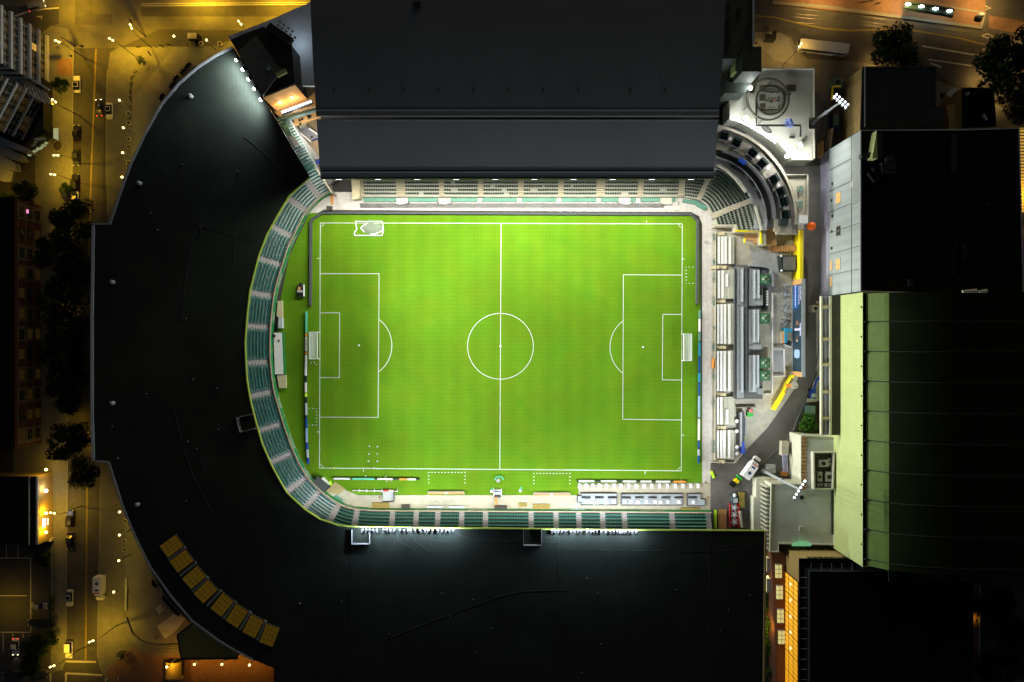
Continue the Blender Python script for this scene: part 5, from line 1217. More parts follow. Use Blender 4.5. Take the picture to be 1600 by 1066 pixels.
for k, (x, y, sx, sy) in enumerate(((1238, 214, 1.3, .6), (1256, 218, .3, 1.0), (1234, 146.5, .8, .4))): p = P(x, y, zT + .5); o = MB().box((p.x, p.y, zT + .3), (sx, sy, .6)).box((p.x, p.y, zT + .63), (sx * .8, sy * .8, .08)).build('crate', 'brown_ring'); tag(o, ('small dark crate on the terrace beside the blue sheet', 'slim dark crate at the right end of the terrace beam', 'small dark crate below the square planter')[k], 'crate')
# string of lamps along the terrace edge
for k in range(14):
    u = k / 13; x = 1144 + 66 * u; y = 186 + 36 * u ** 1.35; p = P(x, y, zT + 1.2)
    m = MB(); m.box((p.x, p.y, zT + 1.25), (.75, .35, .22), -.4 - u * .4); o = tag(m.build('strip_lamp', 'bulb_white'), 'white strip lamp in the bright row along the curved terrace edge', 'lamp', 'strip lamps of the terrace edge')
# rear of the grandstand, green lit light well and stair block right of the grey roof
t = thing('service_block', 'dark service roof with green lit light well right of the grey roof', 'service block', (*P2(1160, 60, 15), 0))
m = MB(); m.prism(PL([(1120, -60), (1177, -60), (1177, 73), (1190, 73), (1190, 112), (1160, 112), (1160, 66), (1150, 92), (1120, 92)], 20), 10, 20); m.build('roof', 'service_roof', t) if 'service_roof' in MATS else None
mat('service_roof', (.035, .045, .036), .8, .2, .3); m.build('roof', 'service_roof', t)
m = MB(); m.prism(PL([(1150, 92), (1156, 66), (1157, 106), (1178, 106), (1176, 112), (1148, 112)], 16), 12, 16); m.build('well_wall', 'green_cladding', t)
m = MB(); m.prism(PL([(1138, 112), (1186, 112), (1178, 126), (1164, 146), (1132, 146)], 12), 0, 12); m.build('stair_roof', 'service_roof', t)
m = MB(); m.wall(PL([(1177, -60), (1177, 72)], 20.3), .45, 19.5, 20.5); split(m, 'parapet', 'galvanised', t)
m = MB(); r = random.Random(8)
for k in range(10): p = P(r.choice((1139, 1155, 1170)), 10 + k * 7, 20); m.box((p.x, p.y, 20.3), (.7, 1.0, .6))
split(m, 'roof_unit', 'rubber', t)
# equipment in the alley beside the brown wall
q = P(1318, 124, 4); t = thing('generator', 'teal generator box beside the brown wall and the lamp mast', 'generator', (q.x - .8, q.y, 0)); MB().box((q.x - 1, q.y - .4, 1.5), (2.6, 2.2, 3), 0, 0, None, .1).build('body', 'galv_green', t); MB().box((q.x - 1, q.y - .4, 3.02), (1.4, 1.2, .1)).build('lid', 'dark_metal', t)
q = P(1309, 142, 3); t = thing('yellow_lift', 'yellow framed lift truck beside the teal generator', 'lift truck', (q.x, q.y, 0)); MB().wall([(q.x - 1.6, q.y - 2.6), (q.x - 1.4, q.y + 1.2), (q.x + .8, q.y + 1.3)], .4, 2.6, 3.2).build('frame', 'yellow', t); MB().box((q.x + .2, q.y - .8, 1.2), (2.0, 2.6, 2.0), .2, 0, None, .2).build('body', 'dark_metal', t)
for k in (0, 1): MB().cyl((q.x - .9 + k * 2, q.y - 1.5, .5), (q.x - .6 + k * 2, q.y - 1.5, .5), .5, .5, 10).build('wheel', 'rubber', t)
q = P(1306, 190, 2); t = thing('parked_van', 'dark blue van parked in the alley below the lamp mast', 'van', (q.x, q.y, 0)); MB().box((q.x, q.y, 1.2), (2.0, 5.0, 1.5), 0, 0, None, .12).build('body', 'navy', t); MB().box((q.x, q.y + .4, 2.0), (1.7, 3.2, .5), 0, 0, None, .15).build('roof', 'galv_green', t); MB().box((q.x, q.y + 2.2, 1.97), (1.6, .7, .06)).build('windscreen', 'glass_dark', t)
for sx in (-1, 1):
    for sy in (-1.6, 1.6): MB().cyl((q.x + sx * .8, q.y + sy, .4), (q.x + sx * 1.02, q.y + sy, .4), .4, .4, 10).build('wheel', 'rubber', t)
m = MB(); m.wall(PL([(1297, 232), (1299, 215), (1301, 200)], 3), .5, 0, 3); tag(m.build('alley_panel', 'stair_cream'), 'slim yellowish panel standing in the alley beside the van', 'panel')  # plain upright panel
q = P(1285, 232, 3); m = MB(); m.box((q.x, q.y, 1.6), (.5, 4, 3.2)); tag(m.build('gate_post', 'wood_warm'), 'warm lit wooden gate at the foot of the grey building', 'gate')
mat('stair_grey_dark', (.16, .15, .13), .9, .2)
# ------------------------------------------------------------------ upper left corner: dark box building, lit bay, stairs
t = thing('tower_block', 'black flat roofed block at the upper end of the horseshoe roof', 'building', (*P2(410, 90, 20), 0))
zB = 21.0
m = MB(); m.prism(PL([(360, 62), (412, 42), (419, 45), (450, 66), (456, 71), (460, 131), (409, 151)], zB), 0, zB, 0, 1); m.build('wall', ['dark_metal', 'black_roof_south'], t)
m = MB(); m.prism(PL([(415, 44), (422, 35), (457, 59), (451, 67)], zB + 1.4), zB - .2, zB + 1.4); m.build('louvre', 'rubber', t)
m = MB(); m.prism(PL([(400, 55), (417, 79), (430, 100), (445, 110), (446, 112), (433, 118), (410, 150), (372, 80)], zB + .6), zB - .1, zB + .6); m.build('upper_roof', 'seam_black', t) if 'seam_black' in MATS else None
mat('seam_black', (.085, .09, .088), .5, .25, .3); m.build('upper_roof', 'seam_black', t)
a, b = P(433, 120, zB), P(449, 112, zB); m = MB(); m.box(((a.x + b.x) / 2, (a.y + b.y) / 2, zB + .5), (2.7, .9, 1.0), math.atan2(b.y - a.y, b.x - a.x)); m.build('skylight', 'green_cladding', t)
a = P(421, 108, zB); MB().box((a.x, a.y, zB + .9), (1.1, .9, .6), .4).build('roof_unit', 'galv_green', t)
m = MB(); m.prism(PL([(356, 57), (420, 32), (484, 4), (495, 4), (492, 134), (461, 134), (456, 60), (412, 40), (360, 62)], 14), 13, 14); t = thing('link_roof', 'pale grey blue lit roof between the black block and the grey roof', 'roof', (*P2(470, 70, 14), 0)); m.build('roof', 'link_grey', t) if 'link_grey' in MATS else None
mat('link_grey', (.4, .43, .46), .7, .12, .3); m.build('roof', 'link_grey', t)
m = MB()
for i in range(3):
    for j in range(4): p = P(438 + j * 6.5 - i * 3, 35 + j * 5 + i * 5, 14); m.box((p.x, p.y, 14.2), (.35, .35, .4))
m.build('vent', 'dark_metal', t)
m = MB(); m.prism(PL([(410, 151), (460, 131), (500, 130), (500, 165), (436, 182), (424, 172)], 10), 9, 10); t = thing('warm_bay', 'warm lit bay with two wall lamps beside the black block', 'bay', (*P2(450, 150, 10), 0)); m.build('floor', 'wood_pale', t) if 'wood_pale' in MATS else None
mat('wood_pale', (.34, .25, .15), .8, .15, .5); m.build('floor', 'wood_pale', t)
wa, wb = P(409, 151, 21), P(460, 131, 21)
mm = MB(); mm.wall([(wa.x + .15, wa.y - .12), (wb.x, wb.y - .12)], .12, 9.5, 20.6); mm.build('timber_wall', 'wood_warm', t)
for u in (.28, .68): p = wa.lerp(wb, u) + Vector((.25, -.6, 0)); MB().sph((p.x - .05, p.y + .25, 15), .3, 0, 8, 6).build('wall_lamp', 'bulb_warm', t); lamp('POINT', (p.x + .25, p.y - .6, 13.8), 750, (1, .62, .25), radius=.3)
a, b = P(439, 177, 14), P(487, 159, 14); m = MB(); m.wall([(a.x, a.y), (b.x, b.y)], .5, 12.6, 14); t = thing('light_sign', 'slanting white lit sign board beside the upper grey roof corner', 'sign', ((a.x + b.x) / 2, (a.y + b.y) / 2, 10)); m.build('frame', 'dark_metal', t)
m = MB(); d = (b - a); 
for k in range(11): 
    u = (k + .5) / 11; c = a + d * u; m.box((c.x + .06, c.y + .12, 14.05), (.55, .62, .2), math.atan2(d.y, d.x))
m.build('lettering', 'sign_white', t) if 'sign_white' in MATS else None
mat('sign_white', (.9, .9, 1), .5, 0, emit=(.8, .82, 1), estr=2.2); m.build('lettering', 'sign_white', t)
m = MB(); m.prism(PL([(437, 178), (487, 162), (500, 160), (500, 170), (440, 188)], 9.5), 8, 9.5); tag(m.build('dark_ledge', 'teal_dark') if 'teal_dark' in MATS else (mat('teal_dark', (.05, .09, .09), .7, .1), m.build('dark_ledge', 'teal_dark'))[1], 'dark teal ledge below the slanting white sign', 'ledge')
m = MB(); m.prism(PL([(445, 187), (500, 172), (500, 182), (452, 199)], 6), 5, 6); o = m.build('timber_front', 'wood_warm'); tag(o, 'orange wooden front with dark windows below the teal ledge', 'facade')  # free standing wooden facade front
m = MB(); 
for x, y in ((453, 192), (458, 190), (468, 187.5), (472, 186), (482, 183), (485, 182)): p = P(x, y, 6); m.box((p.x, p.y, 6.03), (.6, .8, .05), .3)
k = m.build('window', 'dark_metal', None); k.parent = o
m = MB(); m.prism(PL([(450, 198), (500, 180), (520, 300), (505, 300), (470, 240)], .5), 0, .5); struct(m.build('corner_floor', 'wood_pale'))
m = MB(); m.prism(PL([(470, 204), (482, 198), (505, 212), (487, 219)], 1.6), .4, 1.6, 1, 0); t = tag(m.build('stage_floor', ['stage_grey', 'blue'] if 'stage_grey' in MATS else [mat('stage_grey', (.2, .2, .22), .8), 'blue']), 'grey square platform with blue edge in the lit corner', 'platform')
m = MB(); m.wall(PL([(469, 208), (485, 221)], 2), .35, .4, 2.4); m.wall(PL([(483, 201), (505, 216)], 2), .4, .4, 2.4); tag(m.build('white_rail', 'white_metal'), 'pair of white side rails of the grey platform', 'railing')
p = P(473, 196, 1.5); tag(MB().box((p.x, p.y, 1.2), (2.6, 1.6, 1.6), .4, 0, None, .3).build('cream_van_body', 'concrete_cream'), 'cream rounded cover behind the grey platform', 'cover')
t = thing('corner_stairs', 'two pale flights of stairs beside the narrow green seat strip', 'stairs', (*P2(475, 220, 1), 0))
for (x0, y0, x1, y1, n) in ((457, 198, 466, 210, 9), (470, 216, 492, 244, 22)):
    m = MB(); 
    for k in range(n): u = (k + .5) / n; p = P(x0 + (x1 - x0) * u, y0 + (y1 - y0) * u, 4); h = 5.5 - 4.5 * u; m.box((p.x, p.y, h / 2), (1.5, .26, h), -.9 + PI / 2 - .6)
    m.build('stair', 'stair_grey', t)
m = MB(); m.prism(PL([(437, 180), (446, 190), (456, 212), (446, 212)], 9), 0, 9); tag(m.build('green_steps', 'teal_panel'), 'teal green stepped end wall above the narrow seat strip', 'wall')
m = MB(); m.prism(PL([(449, 213), (457, 211), (468, 225), (460, 229)], 8.6), 0, 8.6); tag(m.build('grey_landing', 'stair_grey'), 'grey landing between teal steps and the narrow seat strip', 'landing')
m = MB(); m.wall(PL([(469.5, 225), (502, 276), (518.5, 301)], 5), .4, 0, 5.2); tag(m.build('strip_wall', 'concrete_cream'), 'cream wall along the right side of the narrow seat strip', 'wall')
p = P(498, 253, 1); tag(MB().box((p.x, p.y, 1), (1.8, .9, .5), .4).build('blue_sheet', 'blue'), 'small blue cover at the lower left corner of the grey roof', 'cover')
m = MB(); m.prism(PL([(505, 278), (528, 278), (512, 290)], 2), .03, 2); tag(m.build('dark_ramp', 'concrete_dark'), 'dark triangular ramp below the left end of the grey roof', 'ramp')
m = MB(); p = P(519, 321, .5); m.box((p.x, p.y + 2, .6), (.35, 3.4, 1.0)); tag(m.build('orange_gate', 'orange'), 'orange gate at the upper left corner of the concourse', 'gate')
p = P(515, 326, .5); t = thing('equipment_trolley', 'dark equipment trolley at the upper left pitch corner', 'trolley', (p.x, p.y, .03)); MB().box((p.x, p.y, .7), (1.3, 1.2, .8)).build('body', 'dark_canopy', t)
for s_ in (-1, 1): MB().cyl((p.x + s_ * .5, p.y - .6, .2), (p.x + s_ * .5, p.y + .6, .2), .2, .2, 8).build('wheel', 'rubber', t)
mat('bulb_warm_low2', (.9, .9, .8), .4, 0, emit=(1, .97, .9), estr=3)
for x, y, z, pw, col in ((462, 60, 18, 500, (.7, .85, 1)), (488, 215, 9, 2200, FLOOD), (503, 272, 9, 1500, FLOOD), (470, 195, 9, 900, FLOOD)): p = P(x, y, z); lamp('POINT', p, pw, col, radius=.3); k = MB().box((p.x, p.y, z + .5), (.5, .5, .15)).build('fill_lamp', 'dark_metal'); tag(k, 'small dark fill lamp added in the upper left stand corner', 'lamp', 'added fill lamps of the stand corner'); q = MB().sph((p.x, p.y, z + .36), .16, 0, 8, 5, (1, 1, .5)).build('bulb', 'bulb_warm_low2'); q.parent = k  # added lamps that brighten the dark corner
# row of five bright lamps on the side of the black block
def big_lamp():
    t = thing('flood_lamp', 'x', 'flood lamp'); MB().box((.3, 0, 0), (.7, .8, .6)).build('housing', 'dark_metal', t); MB().sph((-.15, 0, -.1), .42, 0, 10, 6).build('lens', 'bulb_white', t); MB().box((.9, 0, 0), (.6, .12, .12)).build('bracket', 'grey_metal', t); return t
sp = []
for x, y in ((370, 93), (380, 108), (389, 123), (398, 138), (408, 155)):
    p = P(x, y, 20); sp.append(((p.x, p.y, 20), .55)); lamp('SPOT', (p.x - .9, p.y - .5, 20.4), 9000, COOL, (p.x - 9, p.y - 5, RZ - 2), 165, .8, .25)
setout(big_lamp(), sp, [f'bright white flood lamp beside the black block, {q} of five' for q in ('topmost', 'second', 'third', 'fourth', 'lowest')], 'flood lamps of the black block')
# ------------------------------------------------------------------ left hand buildings
def slab_facade(name, label, base, heights, fins, cat='building'):
    pass
# tall office with white floor bands (its storeys lean out of the picture to the left)
XO = P(79, 0, 0).x
t = thing('office_tower', 'tall office building with pale floor bands at the upper left corner', 'building', (XO - 15, P(0, 100, 0).y, 0)); yA, yB = P(0, 58, 0).y, P(0, 140, 0).y
m = MB(); m.box((XO - 20, (yA + yB) / 2, 17), (38.6, yA - yB - 1, 34)); m.build('wall', 'glass_green', t); r = random.Random(12)
for k in range(9):
    z = 1 + k * 3.6; m = MB(); m.box((XO - 20, (yA + yB) / 2, z), (40, yA - yB, .9)); m.build('floor_band', 'stone_fin', t)
    for j in range(7):
        y = yB + (yA - yB) * (j + .5) / 7; g = r.choice(['window_dim', 'glass_green', 'window_dim', 'glass_dark', 'glass_green', 'window_amber' if r.random() < .12 else 'glass_green']); m = MB(); m.box((XO - .65, y, z + 1.8), (.2, (yA - yB) / 7 - .35, 2.5)); o = m.build('window', g, t); MB().box((XO - .55, y, z + 1.8), (.06, (yA - yB) / 7 - .3, .1)).box((XO - .52, y, z + 1.8), (.06, .08, 2.5)).build('frame', 'stone_fin', o)
# second tower, turned, standing below it
a0, a1 = Vector(P2(77, 156, 0)), Vector(P2(42, 222, 0)); d = (a1 - a0).normalized(); nn = Vector((-d.y, d.x)); nn = nn if nn.x < 0 else -nn
t = thing('hotel_tower', 'turned office tower with white fins below the first tower on the left', 'building', (a0.x + nn.x * 12, a0.y + nn.y * 12, 0)); q = [a0, a1, a1 + nn * 40, a0 + nn * 40 + Vector((0, 0))]
m = MB(); m.prism([(p.x + nn.x * .6, p.y + nn.y * .6) for p in q], 0, 30); m.build('wall', 'glass_green', t)
for k in range(8):
    z = 1.5 + k * 3.6; m = MB(); m.prism([(p.x, p.y) for p in q], z, z + .7); m.build('floor_band', 'stone_fin', t); L_ = (a1 - a0).length
    for j in range(6):
        c = a0 + d * L_ * (j + .5) / 6 + nn * .4; g = r.choice(['glass_dark', 'glass_green', 'window_dim', 'glass_dark', 'window_dim']); m = MB(); m.box((c.x, c.y, z + 2.1), (L_ / 6 - .3, .2, 2.7), math.atan2(d.y, d.x)); o = m.build('window', g, t); f = c - nn * .15; MB().box((f.x, f.y, z + 2.1), (.08, .08, 2.7)).box((f.x, f.y, z + 2.1), (L_ / 6 - .3, .06, .08), math.atan2(d.y, d.x)).build('frame', 'stone_fin', o)
t = thing('link_bridge', 'dark slatted canopy between the two office towers', 'canopy', (*P2(40, 125, 6), 0)); m = MB(); 
for k in range(12): p, q_ = P(0 + k * 6.4, 96 + k * 4.4, 8), P(14 + k * 6.2, 140 + k * 2.2, 8); m.wall([(p.x, p.y), (q_.x, q_.y)], .35, 7.6, 8)
m.wall(PL([(0, 98), (30, 112), (76, 140)], 8.4), .5, 7.8, 8.4); m.wall(PL([(0, 120), (40, 142), (70, 160)], 8.4), .5, 7.8, 8.4); m.build('slats', 'stone_fin', t)
m = MB(); m.prism(PL([(76, 128), (79, 130), (79, 215), (62, 222), (52, 230), (74, 190)], 1), 0, 4); tag(m.build('dark_wall', 'glass_dark'), 'dark glazed lobby at the foot of the turned tower', 'lobby')
t = thing('terrace_steps', 'stepped concrete terraces below the turned tower at the left edge', 'terrace', (*P2(20, 255, 2), 0))
for k, (y0, y1) in enumerate(((222, 232), (234, 246), (250, 262), (264, 280))): m = MB(); m.prism(PL([(-30, y0 - 22), (2, y0 - 8), (30 - k * 3, y0 + 5), (44 - k * 9, y1 + 4), (30 - k * 9, y1 + 4), (-30, y1 - 16)], 4 - k), 0, 4 - k); m.build('step', 'stone_fin', t)
t = thing('entrance_shelter', 'small glowing white shelter on the pavement by the turned tower', 'shelter', (*P2(86, 208, 2), 0)); m = MB(); m.prism(PL([(82.5, 200), (90, 200), (90, 219), (82.5, 216)], 3), 2.6, 2.8); m.build('roof', 'shelter_glow', t) if 'shelter_glow' in MATS else None
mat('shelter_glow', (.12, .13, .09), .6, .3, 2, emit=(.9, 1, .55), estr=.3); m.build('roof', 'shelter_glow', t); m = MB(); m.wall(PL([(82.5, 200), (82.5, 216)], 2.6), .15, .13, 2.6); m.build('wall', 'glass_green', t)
p = P(90.5, 228, .5); t = thing('round_planter', 'round planter ring on the lit pavement by the white shelter', 'planter', (p.x, p.y, .13)); m = MB(); m.wall([(p.x + 1.5 * math.cos(i * PI / 10), p.y + 1.5 * math.sin(i * PI / 10)) for i in range(20)], .35, .13, .7, 0, None, True); m.build('ring', 'stair_grey_dark', t); MB().cyl((p.x, p.y, .13), (p.x, p.y, .5), 1.35, 1.35, 20).build('soil', 'soil', t)
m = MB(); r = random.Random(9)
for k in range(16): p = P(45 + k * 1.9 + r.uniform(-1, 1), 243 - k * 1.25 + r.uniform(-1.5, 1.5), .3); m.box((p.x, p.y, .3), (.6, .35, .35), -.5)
o = m.build('glowing_planting', 'shelter_glow'); o['kind'] = 'stuff'; o['label'] = 'row of small glowing plants along the terrace edge'  # plants glow by themselves, lamp light put into their material
mat('tan_dark', (.12, .1, .06), .8, .2)
# brick house behind the street trees
XH = P(65, 0, 0).x; yA, yB = P(0, 322, 0).y, P(0, 692, 0).y
t = thing('brick_house', 'long dark brick building with small windows behind the street trees', 'building', (XH - 12, (yA + yB) / 2, 0)); m = MB(); m.box((XH - 20, (yA + yB) / 2, 5.3), (40, yA - yB, 10.6)); m.build('wall', 'brick_red', t); m = MB(); m.box((XH - 20.3, (yA + yB) / 2, 10.75), (40.2, yA - yB + .4, .3)); m.build('roof', 'tar_roof', t)
for z in (3.4, 6.6, 9.8): m = MB(); m.box((XH + .04, (yA + yB) / 2, z), (.3, yA - yB, .25)); m.build('string_course', 'tan_dark', t)
for k in range(12):
    y = yA - 3 - k * (yA - yB - 6) / 11
    if k % 3 != 1: m = MB(); m.box((XH + .03, y, 5), (.16, 4.2, 9.6)); m.build('pale_bay', 'tan_dark', t)
    for z in (1.8, 5.0, 8.2):
        g = r.choice(['glass_dark', 'window_dim', 'glass_dark', 'glass_green', 'window_dim']); m = MB(); m.box((XH + .1, y, z), (.2, 2.6, 1.7)); o = m.build('window', g, t); MB().box((XH + .18, y, z), (.1, .1, 1.7)).box((XH + .18, y, z), (.1, 2.6, .08)).build('frame', 'tan_dark', o)
p = P(62, 333, 4); lp = MB().box((XH + .4, p.y, 3.4), (.3, 1.0, .4)).build('wall_lamp', 'pink_glow', t) if 'pink_glow' in MATS else None
mat('pink_glow', (.6, .2, .4), .5, 0, emit=(1, .3, .6), estr=1.2); MB().box((XH + .4, p.y, 6.4), (.3, 1.0, .4)).build('wall_lamp', 'pink_glow', t)
# low shop with lamps along its side
XS = P(83, 0, 0).x; yA, yB = P(0, 738, 0).y, P(0, 841, 0).y
t = thing('corner_shop', 'low black roofed shop with bright lamps along its street side', 'shop', (XS - 10, (yA + yB) / 2, 0)); m = MB(); m.box((XS - 17, (yA + yB) / 2, 3), (34, yA - yB, 6)); m.build('wall', 'brown_wall', t); m = MB(); m.box((XS - 17.6, (yA + yB) / 2, 6.1), (33.6, yA - yB, .25)); m.build('roof', 'tar_roof', t)
m = MB(); m.box((XS - .3, (yA + yB) / 2, 6.15), (.5, yA - yB, .5)); m.box((XS - 2.4, (yA + yB) / 2, 6.3), (.3, yA - yB, .35)); m.build('parapet', 'stone_fin', t)
for y, g, pw, col in ((734, 'bulb_sodium', 2200, SODIUM), (767, 'bulb_white', 900, (1, .85, .6)), (802, 'bulb_sodium', 2400, SODIUM), (832, 'bulb_sodium', 2600, SODIUM)):
    p = P(72, y, 6.8); MB().sph((p.x, p.y, 6.8), .38, 0, 10, 6).build('lamp', g, t); lamp('POINT', (XS + 1.0, p.y, 4.6), pw * .35, col, radius=.3)
p = P(68.5, 817, 6.6); MB().box((p.x, p.y, 6.6), (.5, 2.2, .3)).build('tube_lamp', 'bulb_flood', t); p = P(74.5, 815, 6.6); MB().box((p.x, p.y, 6.6), (.25, 1.8, .3)).build('tube_lamp', 'bulb_warm_low', t)
m = MB(); m.wall(PL([(-40, 844), (80, 844)], 1.5), .8, .0, 1.7); tag(m.build('yard_wall', 'concrete'), 'pale wall between the low shop and the car park', 'wall')
sheet('car_park', [(-200, 846), (80, 846), (80, 1046), (-200, 1046)], .142, 'asphalt_patch')
m = MB(); 
for x0, y0, x1, y1 in ((0, 872, 48, 872), (48, 872, 48, 985), (0, 931, 42, 931), (0, 988, 48, 988), (48, 988, 48, 972), (10, 846, 10, 871), (28, 846, 28, 871), (5, 990, 5, 1020), (20, 990, 20, 995), (36, 990, 36, 997)): m.ribbon(PL([(x0, y0), (x1, y1)], .15), .22, .15 + .0005 * len(m.f))
struct(m.build('parking_line', 'white_paint'))
m = MB(); m.wall(PL([(82, 850), (82, 1000)], .6), .35, .13, .7); tag(m.build('kerb_wall', 'concrete_dark'), 'low dark wall between the car park and the pavement', 'wall')
# canopy roof of the lower left gate
t = thing('gate_canopy', 'pointed greenish canopy roof over the lower left gate', 'canopy', (*P2(330, 1010, 6), 0)); m = MB(); m.prism(PL([(277.5, 992), (305, 970.5), (375, 1016), (371, 1029), (283, 1029.5)], 7), 6.6, 7.0); m.build('roof', 'canopy_olive', t) if 'canopy_olive' in MATS else None
mat('canopy_olive', (.26, .21, .05), .6, .15, .5); m.build('roof', 'canopy_olive', t); m = MB(); m.wall(PL([(305, 970.5), (277.5, 992), (283, 1029.5), (371, 1029)], 7), .5, 6.5, 7.12); m.build('edge', 'dark_metal', t)
for x, y in ((283, 995), (288, 1024), (366, 1024)): p = P(x, y, 6.6); MB().cyl((p.x, p.y, .13), (p.x, p.y, 6.6), .2, .2, 8).build('column', 'dark_metal', t)
t = thing('kiosk', 'dark round topped kiosk below the lower left gate canopy', 'kiosk', (*P2(269, 1050, 2), 0)); p = P(269, 1048, 3); m = MB()
for i in range(8): a, b = PI * i / 8, PI * (i + 1) / 8; m.face([(p.x + 2.2 * math.cos(a), p.y - 2.4, 2.2 + 1.3 * math.sin(a)), (p.x + 2.2 * math.cos(a), p.y + 2.2, 2.2 + 1.3 * math.sin(a)), (p.x + 2.2 * math.cos(b), p.y + 2.2, 2.2 + 1.3 * math.sin(b)), (p.x + 2.2 * math.cos(b), p.y - 2.4, 2.2 + 1.3 * math.sin(b))])
m.build('roof', 'canopy_olive', t); MB().box((p.x, p.y, 1.2), (4, 4.2, 2.2)).build('body', 'dark_metal', t); MB().box((p.x - 1.9, p.y - 2.6, 1.6), (.3, .4, 1.6)).box((p.x + 1.9, p.y - 2.6, 1.6), (.3, .4, 1.6)).box((p.x, p.y - 2.6, 2.3), (3.6, .4, .3)).build('frame', 'concrete', t)
# turnstiles and small things on the plazas
def turnstile():
    t = thing('turnstile', 'x', 'turnstile'); MB().box((0, 0, .55), (.55, 2.0, 1.1), 0, 0, None, .08).build('body', 'dark_metal', t); MB().box((0, .55, 1.13), (.25, .3, .06)).box((0, -.45, 1.13), (.25, .3, .06)).build('panel', 'stone_fin', t); MB().box((.6, 0, .8), (.8, .06, .06)).build('arm', 'galvanised', t); return t
ts = [(239, 914, 35), (256, 938, 42), (263, 947, 42), (270, 955, 42), (275, 959, 42), (292, 101, -42), (284, 110, -42), (273, 121, -42), (267, 132, -35), (251, 150, -32)]
setout(turnstile(), [((*P2(x, y, 1), .14), math.radians(a)) for x, y, a in ts], [f'dark turnstile near the lower left gate, {ORD[i]} from the top' for i in range(5)] + [f'dark turnstile by the upper left edge of the horseshoe roof, {ORD[i]} from the top' for i in range(5)], 'turnstiles')
m = MB(); m.prism(PL([(237, 893), (240, 894), (262, 925), (299, 969), (296, 972), (258, 930)], 5), .14, 5); tag(m.build('gate_recess', 'rubber'), 'black gate recess below the lower left rim of the horseshoe roof', 'gate')
m = MB(); m.prism(PL([(311, 106), (306, 103), (275, 136), (240, 180), (246, 184), (280, 140)], 5), .14, 5); tag(m.build('gate_recess', 'rubber'), 'black gate recess above the upper left rim of the horseshoe roof', 'gate')
def bollard():
    t = thing('round_planter', 'x', 'planter'); MB().cyl((0, 0, 0), (0, 0, .8), .55, .65, 14).build('pot', 'concrete', t); MB().cyl((0, 0, .8), (0, 0, .84), .5, .5, 14).build('soil', 'soil', t); return t
bl = [(195, 845), (195.5, 858.5), (202, 178.5), (202, 192.5), (202, 218), (202, 230), (202, 255), (301, 69), (315, 69), (344, 69), (197, 814)]
setout(bollard(), [((*P2(x, y, .5), .14), 0) for x, y in bl], ['round pale planter left of the roof, upper one of the lower pair', 'round pale planter left of the roof, lower one of the lower pair'] + [f'round pale planter in the column left of the roof, {ORD[i]} from the top' for i in range(5)] + [f'round pale planter on the avenue pavement, {ORD[i]} from the left' for i in range(3)] + ['single round planter just above the lower pair of planters'], 'round planters on the plazas')
p = P(302, 58, 1.5); t = thing('utility_cabinet', 'pale roofed news kiosk on the avenue pavement', 'kiosk', (p.x, p.y, .13)); MB().box((p.x + .4, p.y - .2, 1.1), (2.6, 1.6, 2.2)).build('body', 'dark_metal', t); MB().box((p.x, p.y, 2.3), (2.4, 1.5, .15)).box((p.x, p.y, 2.4), (.08, 1.5, .08)).build('roof', 'concrete_cream', t)
def barrier_(): 
    t = thing('bike_rack', 'x', 'bike rack'); m = MB(); m.path([(-.5, 0, 0), (-.5, 0, .8), (0, 0, 1.0), (.5, 0, .8), (.5, 0, 0)], .07); m.build('hoop', 'dark_metal', t); MB().box((0, 0, .03), (1.4, .3, .05)).build('foot', 'dark_metal', t); return t
rk = [(211, 112), (207, 121), (205, 132), (204, 144), (204, 154), (233, 83), (242, 72), (252, 72), (263, 70), (216, 73)]
setout(barrier_(), [((*P2(x, y, .4), .14), .6 + i * .3) for i, (x, y) in enumerate(rk)], [f'dark bike hoop on the upper left plaza, {ORD[i]} counting from the curved kerb' for i in range(10)], 'bike hoops on the plaza')
for i, (x, y) in enumerate(((223, 97), (192, 1022))): 
    p = P(x, y, 1.5); t = thing('young_tree', ('small dark street tree on the upper left plaza', 'small dark street tree on the lower left forecourt')[i], 'tree', (p.x, p.y, .14)); MB().cyl((p.x, p.y, .14), (p.x, p.y, 2.4), .1, .06, 6).build('trunk', 'bark', t); m = MB(); r = random.Random(i)
    for k in range(90): a, b = r.uniform(0, 6.3), r.uniform(0, 1) ** .5 * 1.2; m.box((p.x + b * math.cos(a), p.y + b * math.sin(a), 2.2 + r.uniform(-.7, 1.0)), (.3, .22, .03), r.uniform(0, 3))
    m.build('crown', 'leaf_dark', t)
m = MB(); m.wall(PL([(195.5, 905), (195, 955)], 1), .5, .14, .6); m.wall(PL([(197, 922), (197, 929)], 1), .4, .14, 1.0); tag(m.build('plaza_bench', 'stone_fin'), 'long narrow bench wall on the lower left plaza', 'bench')
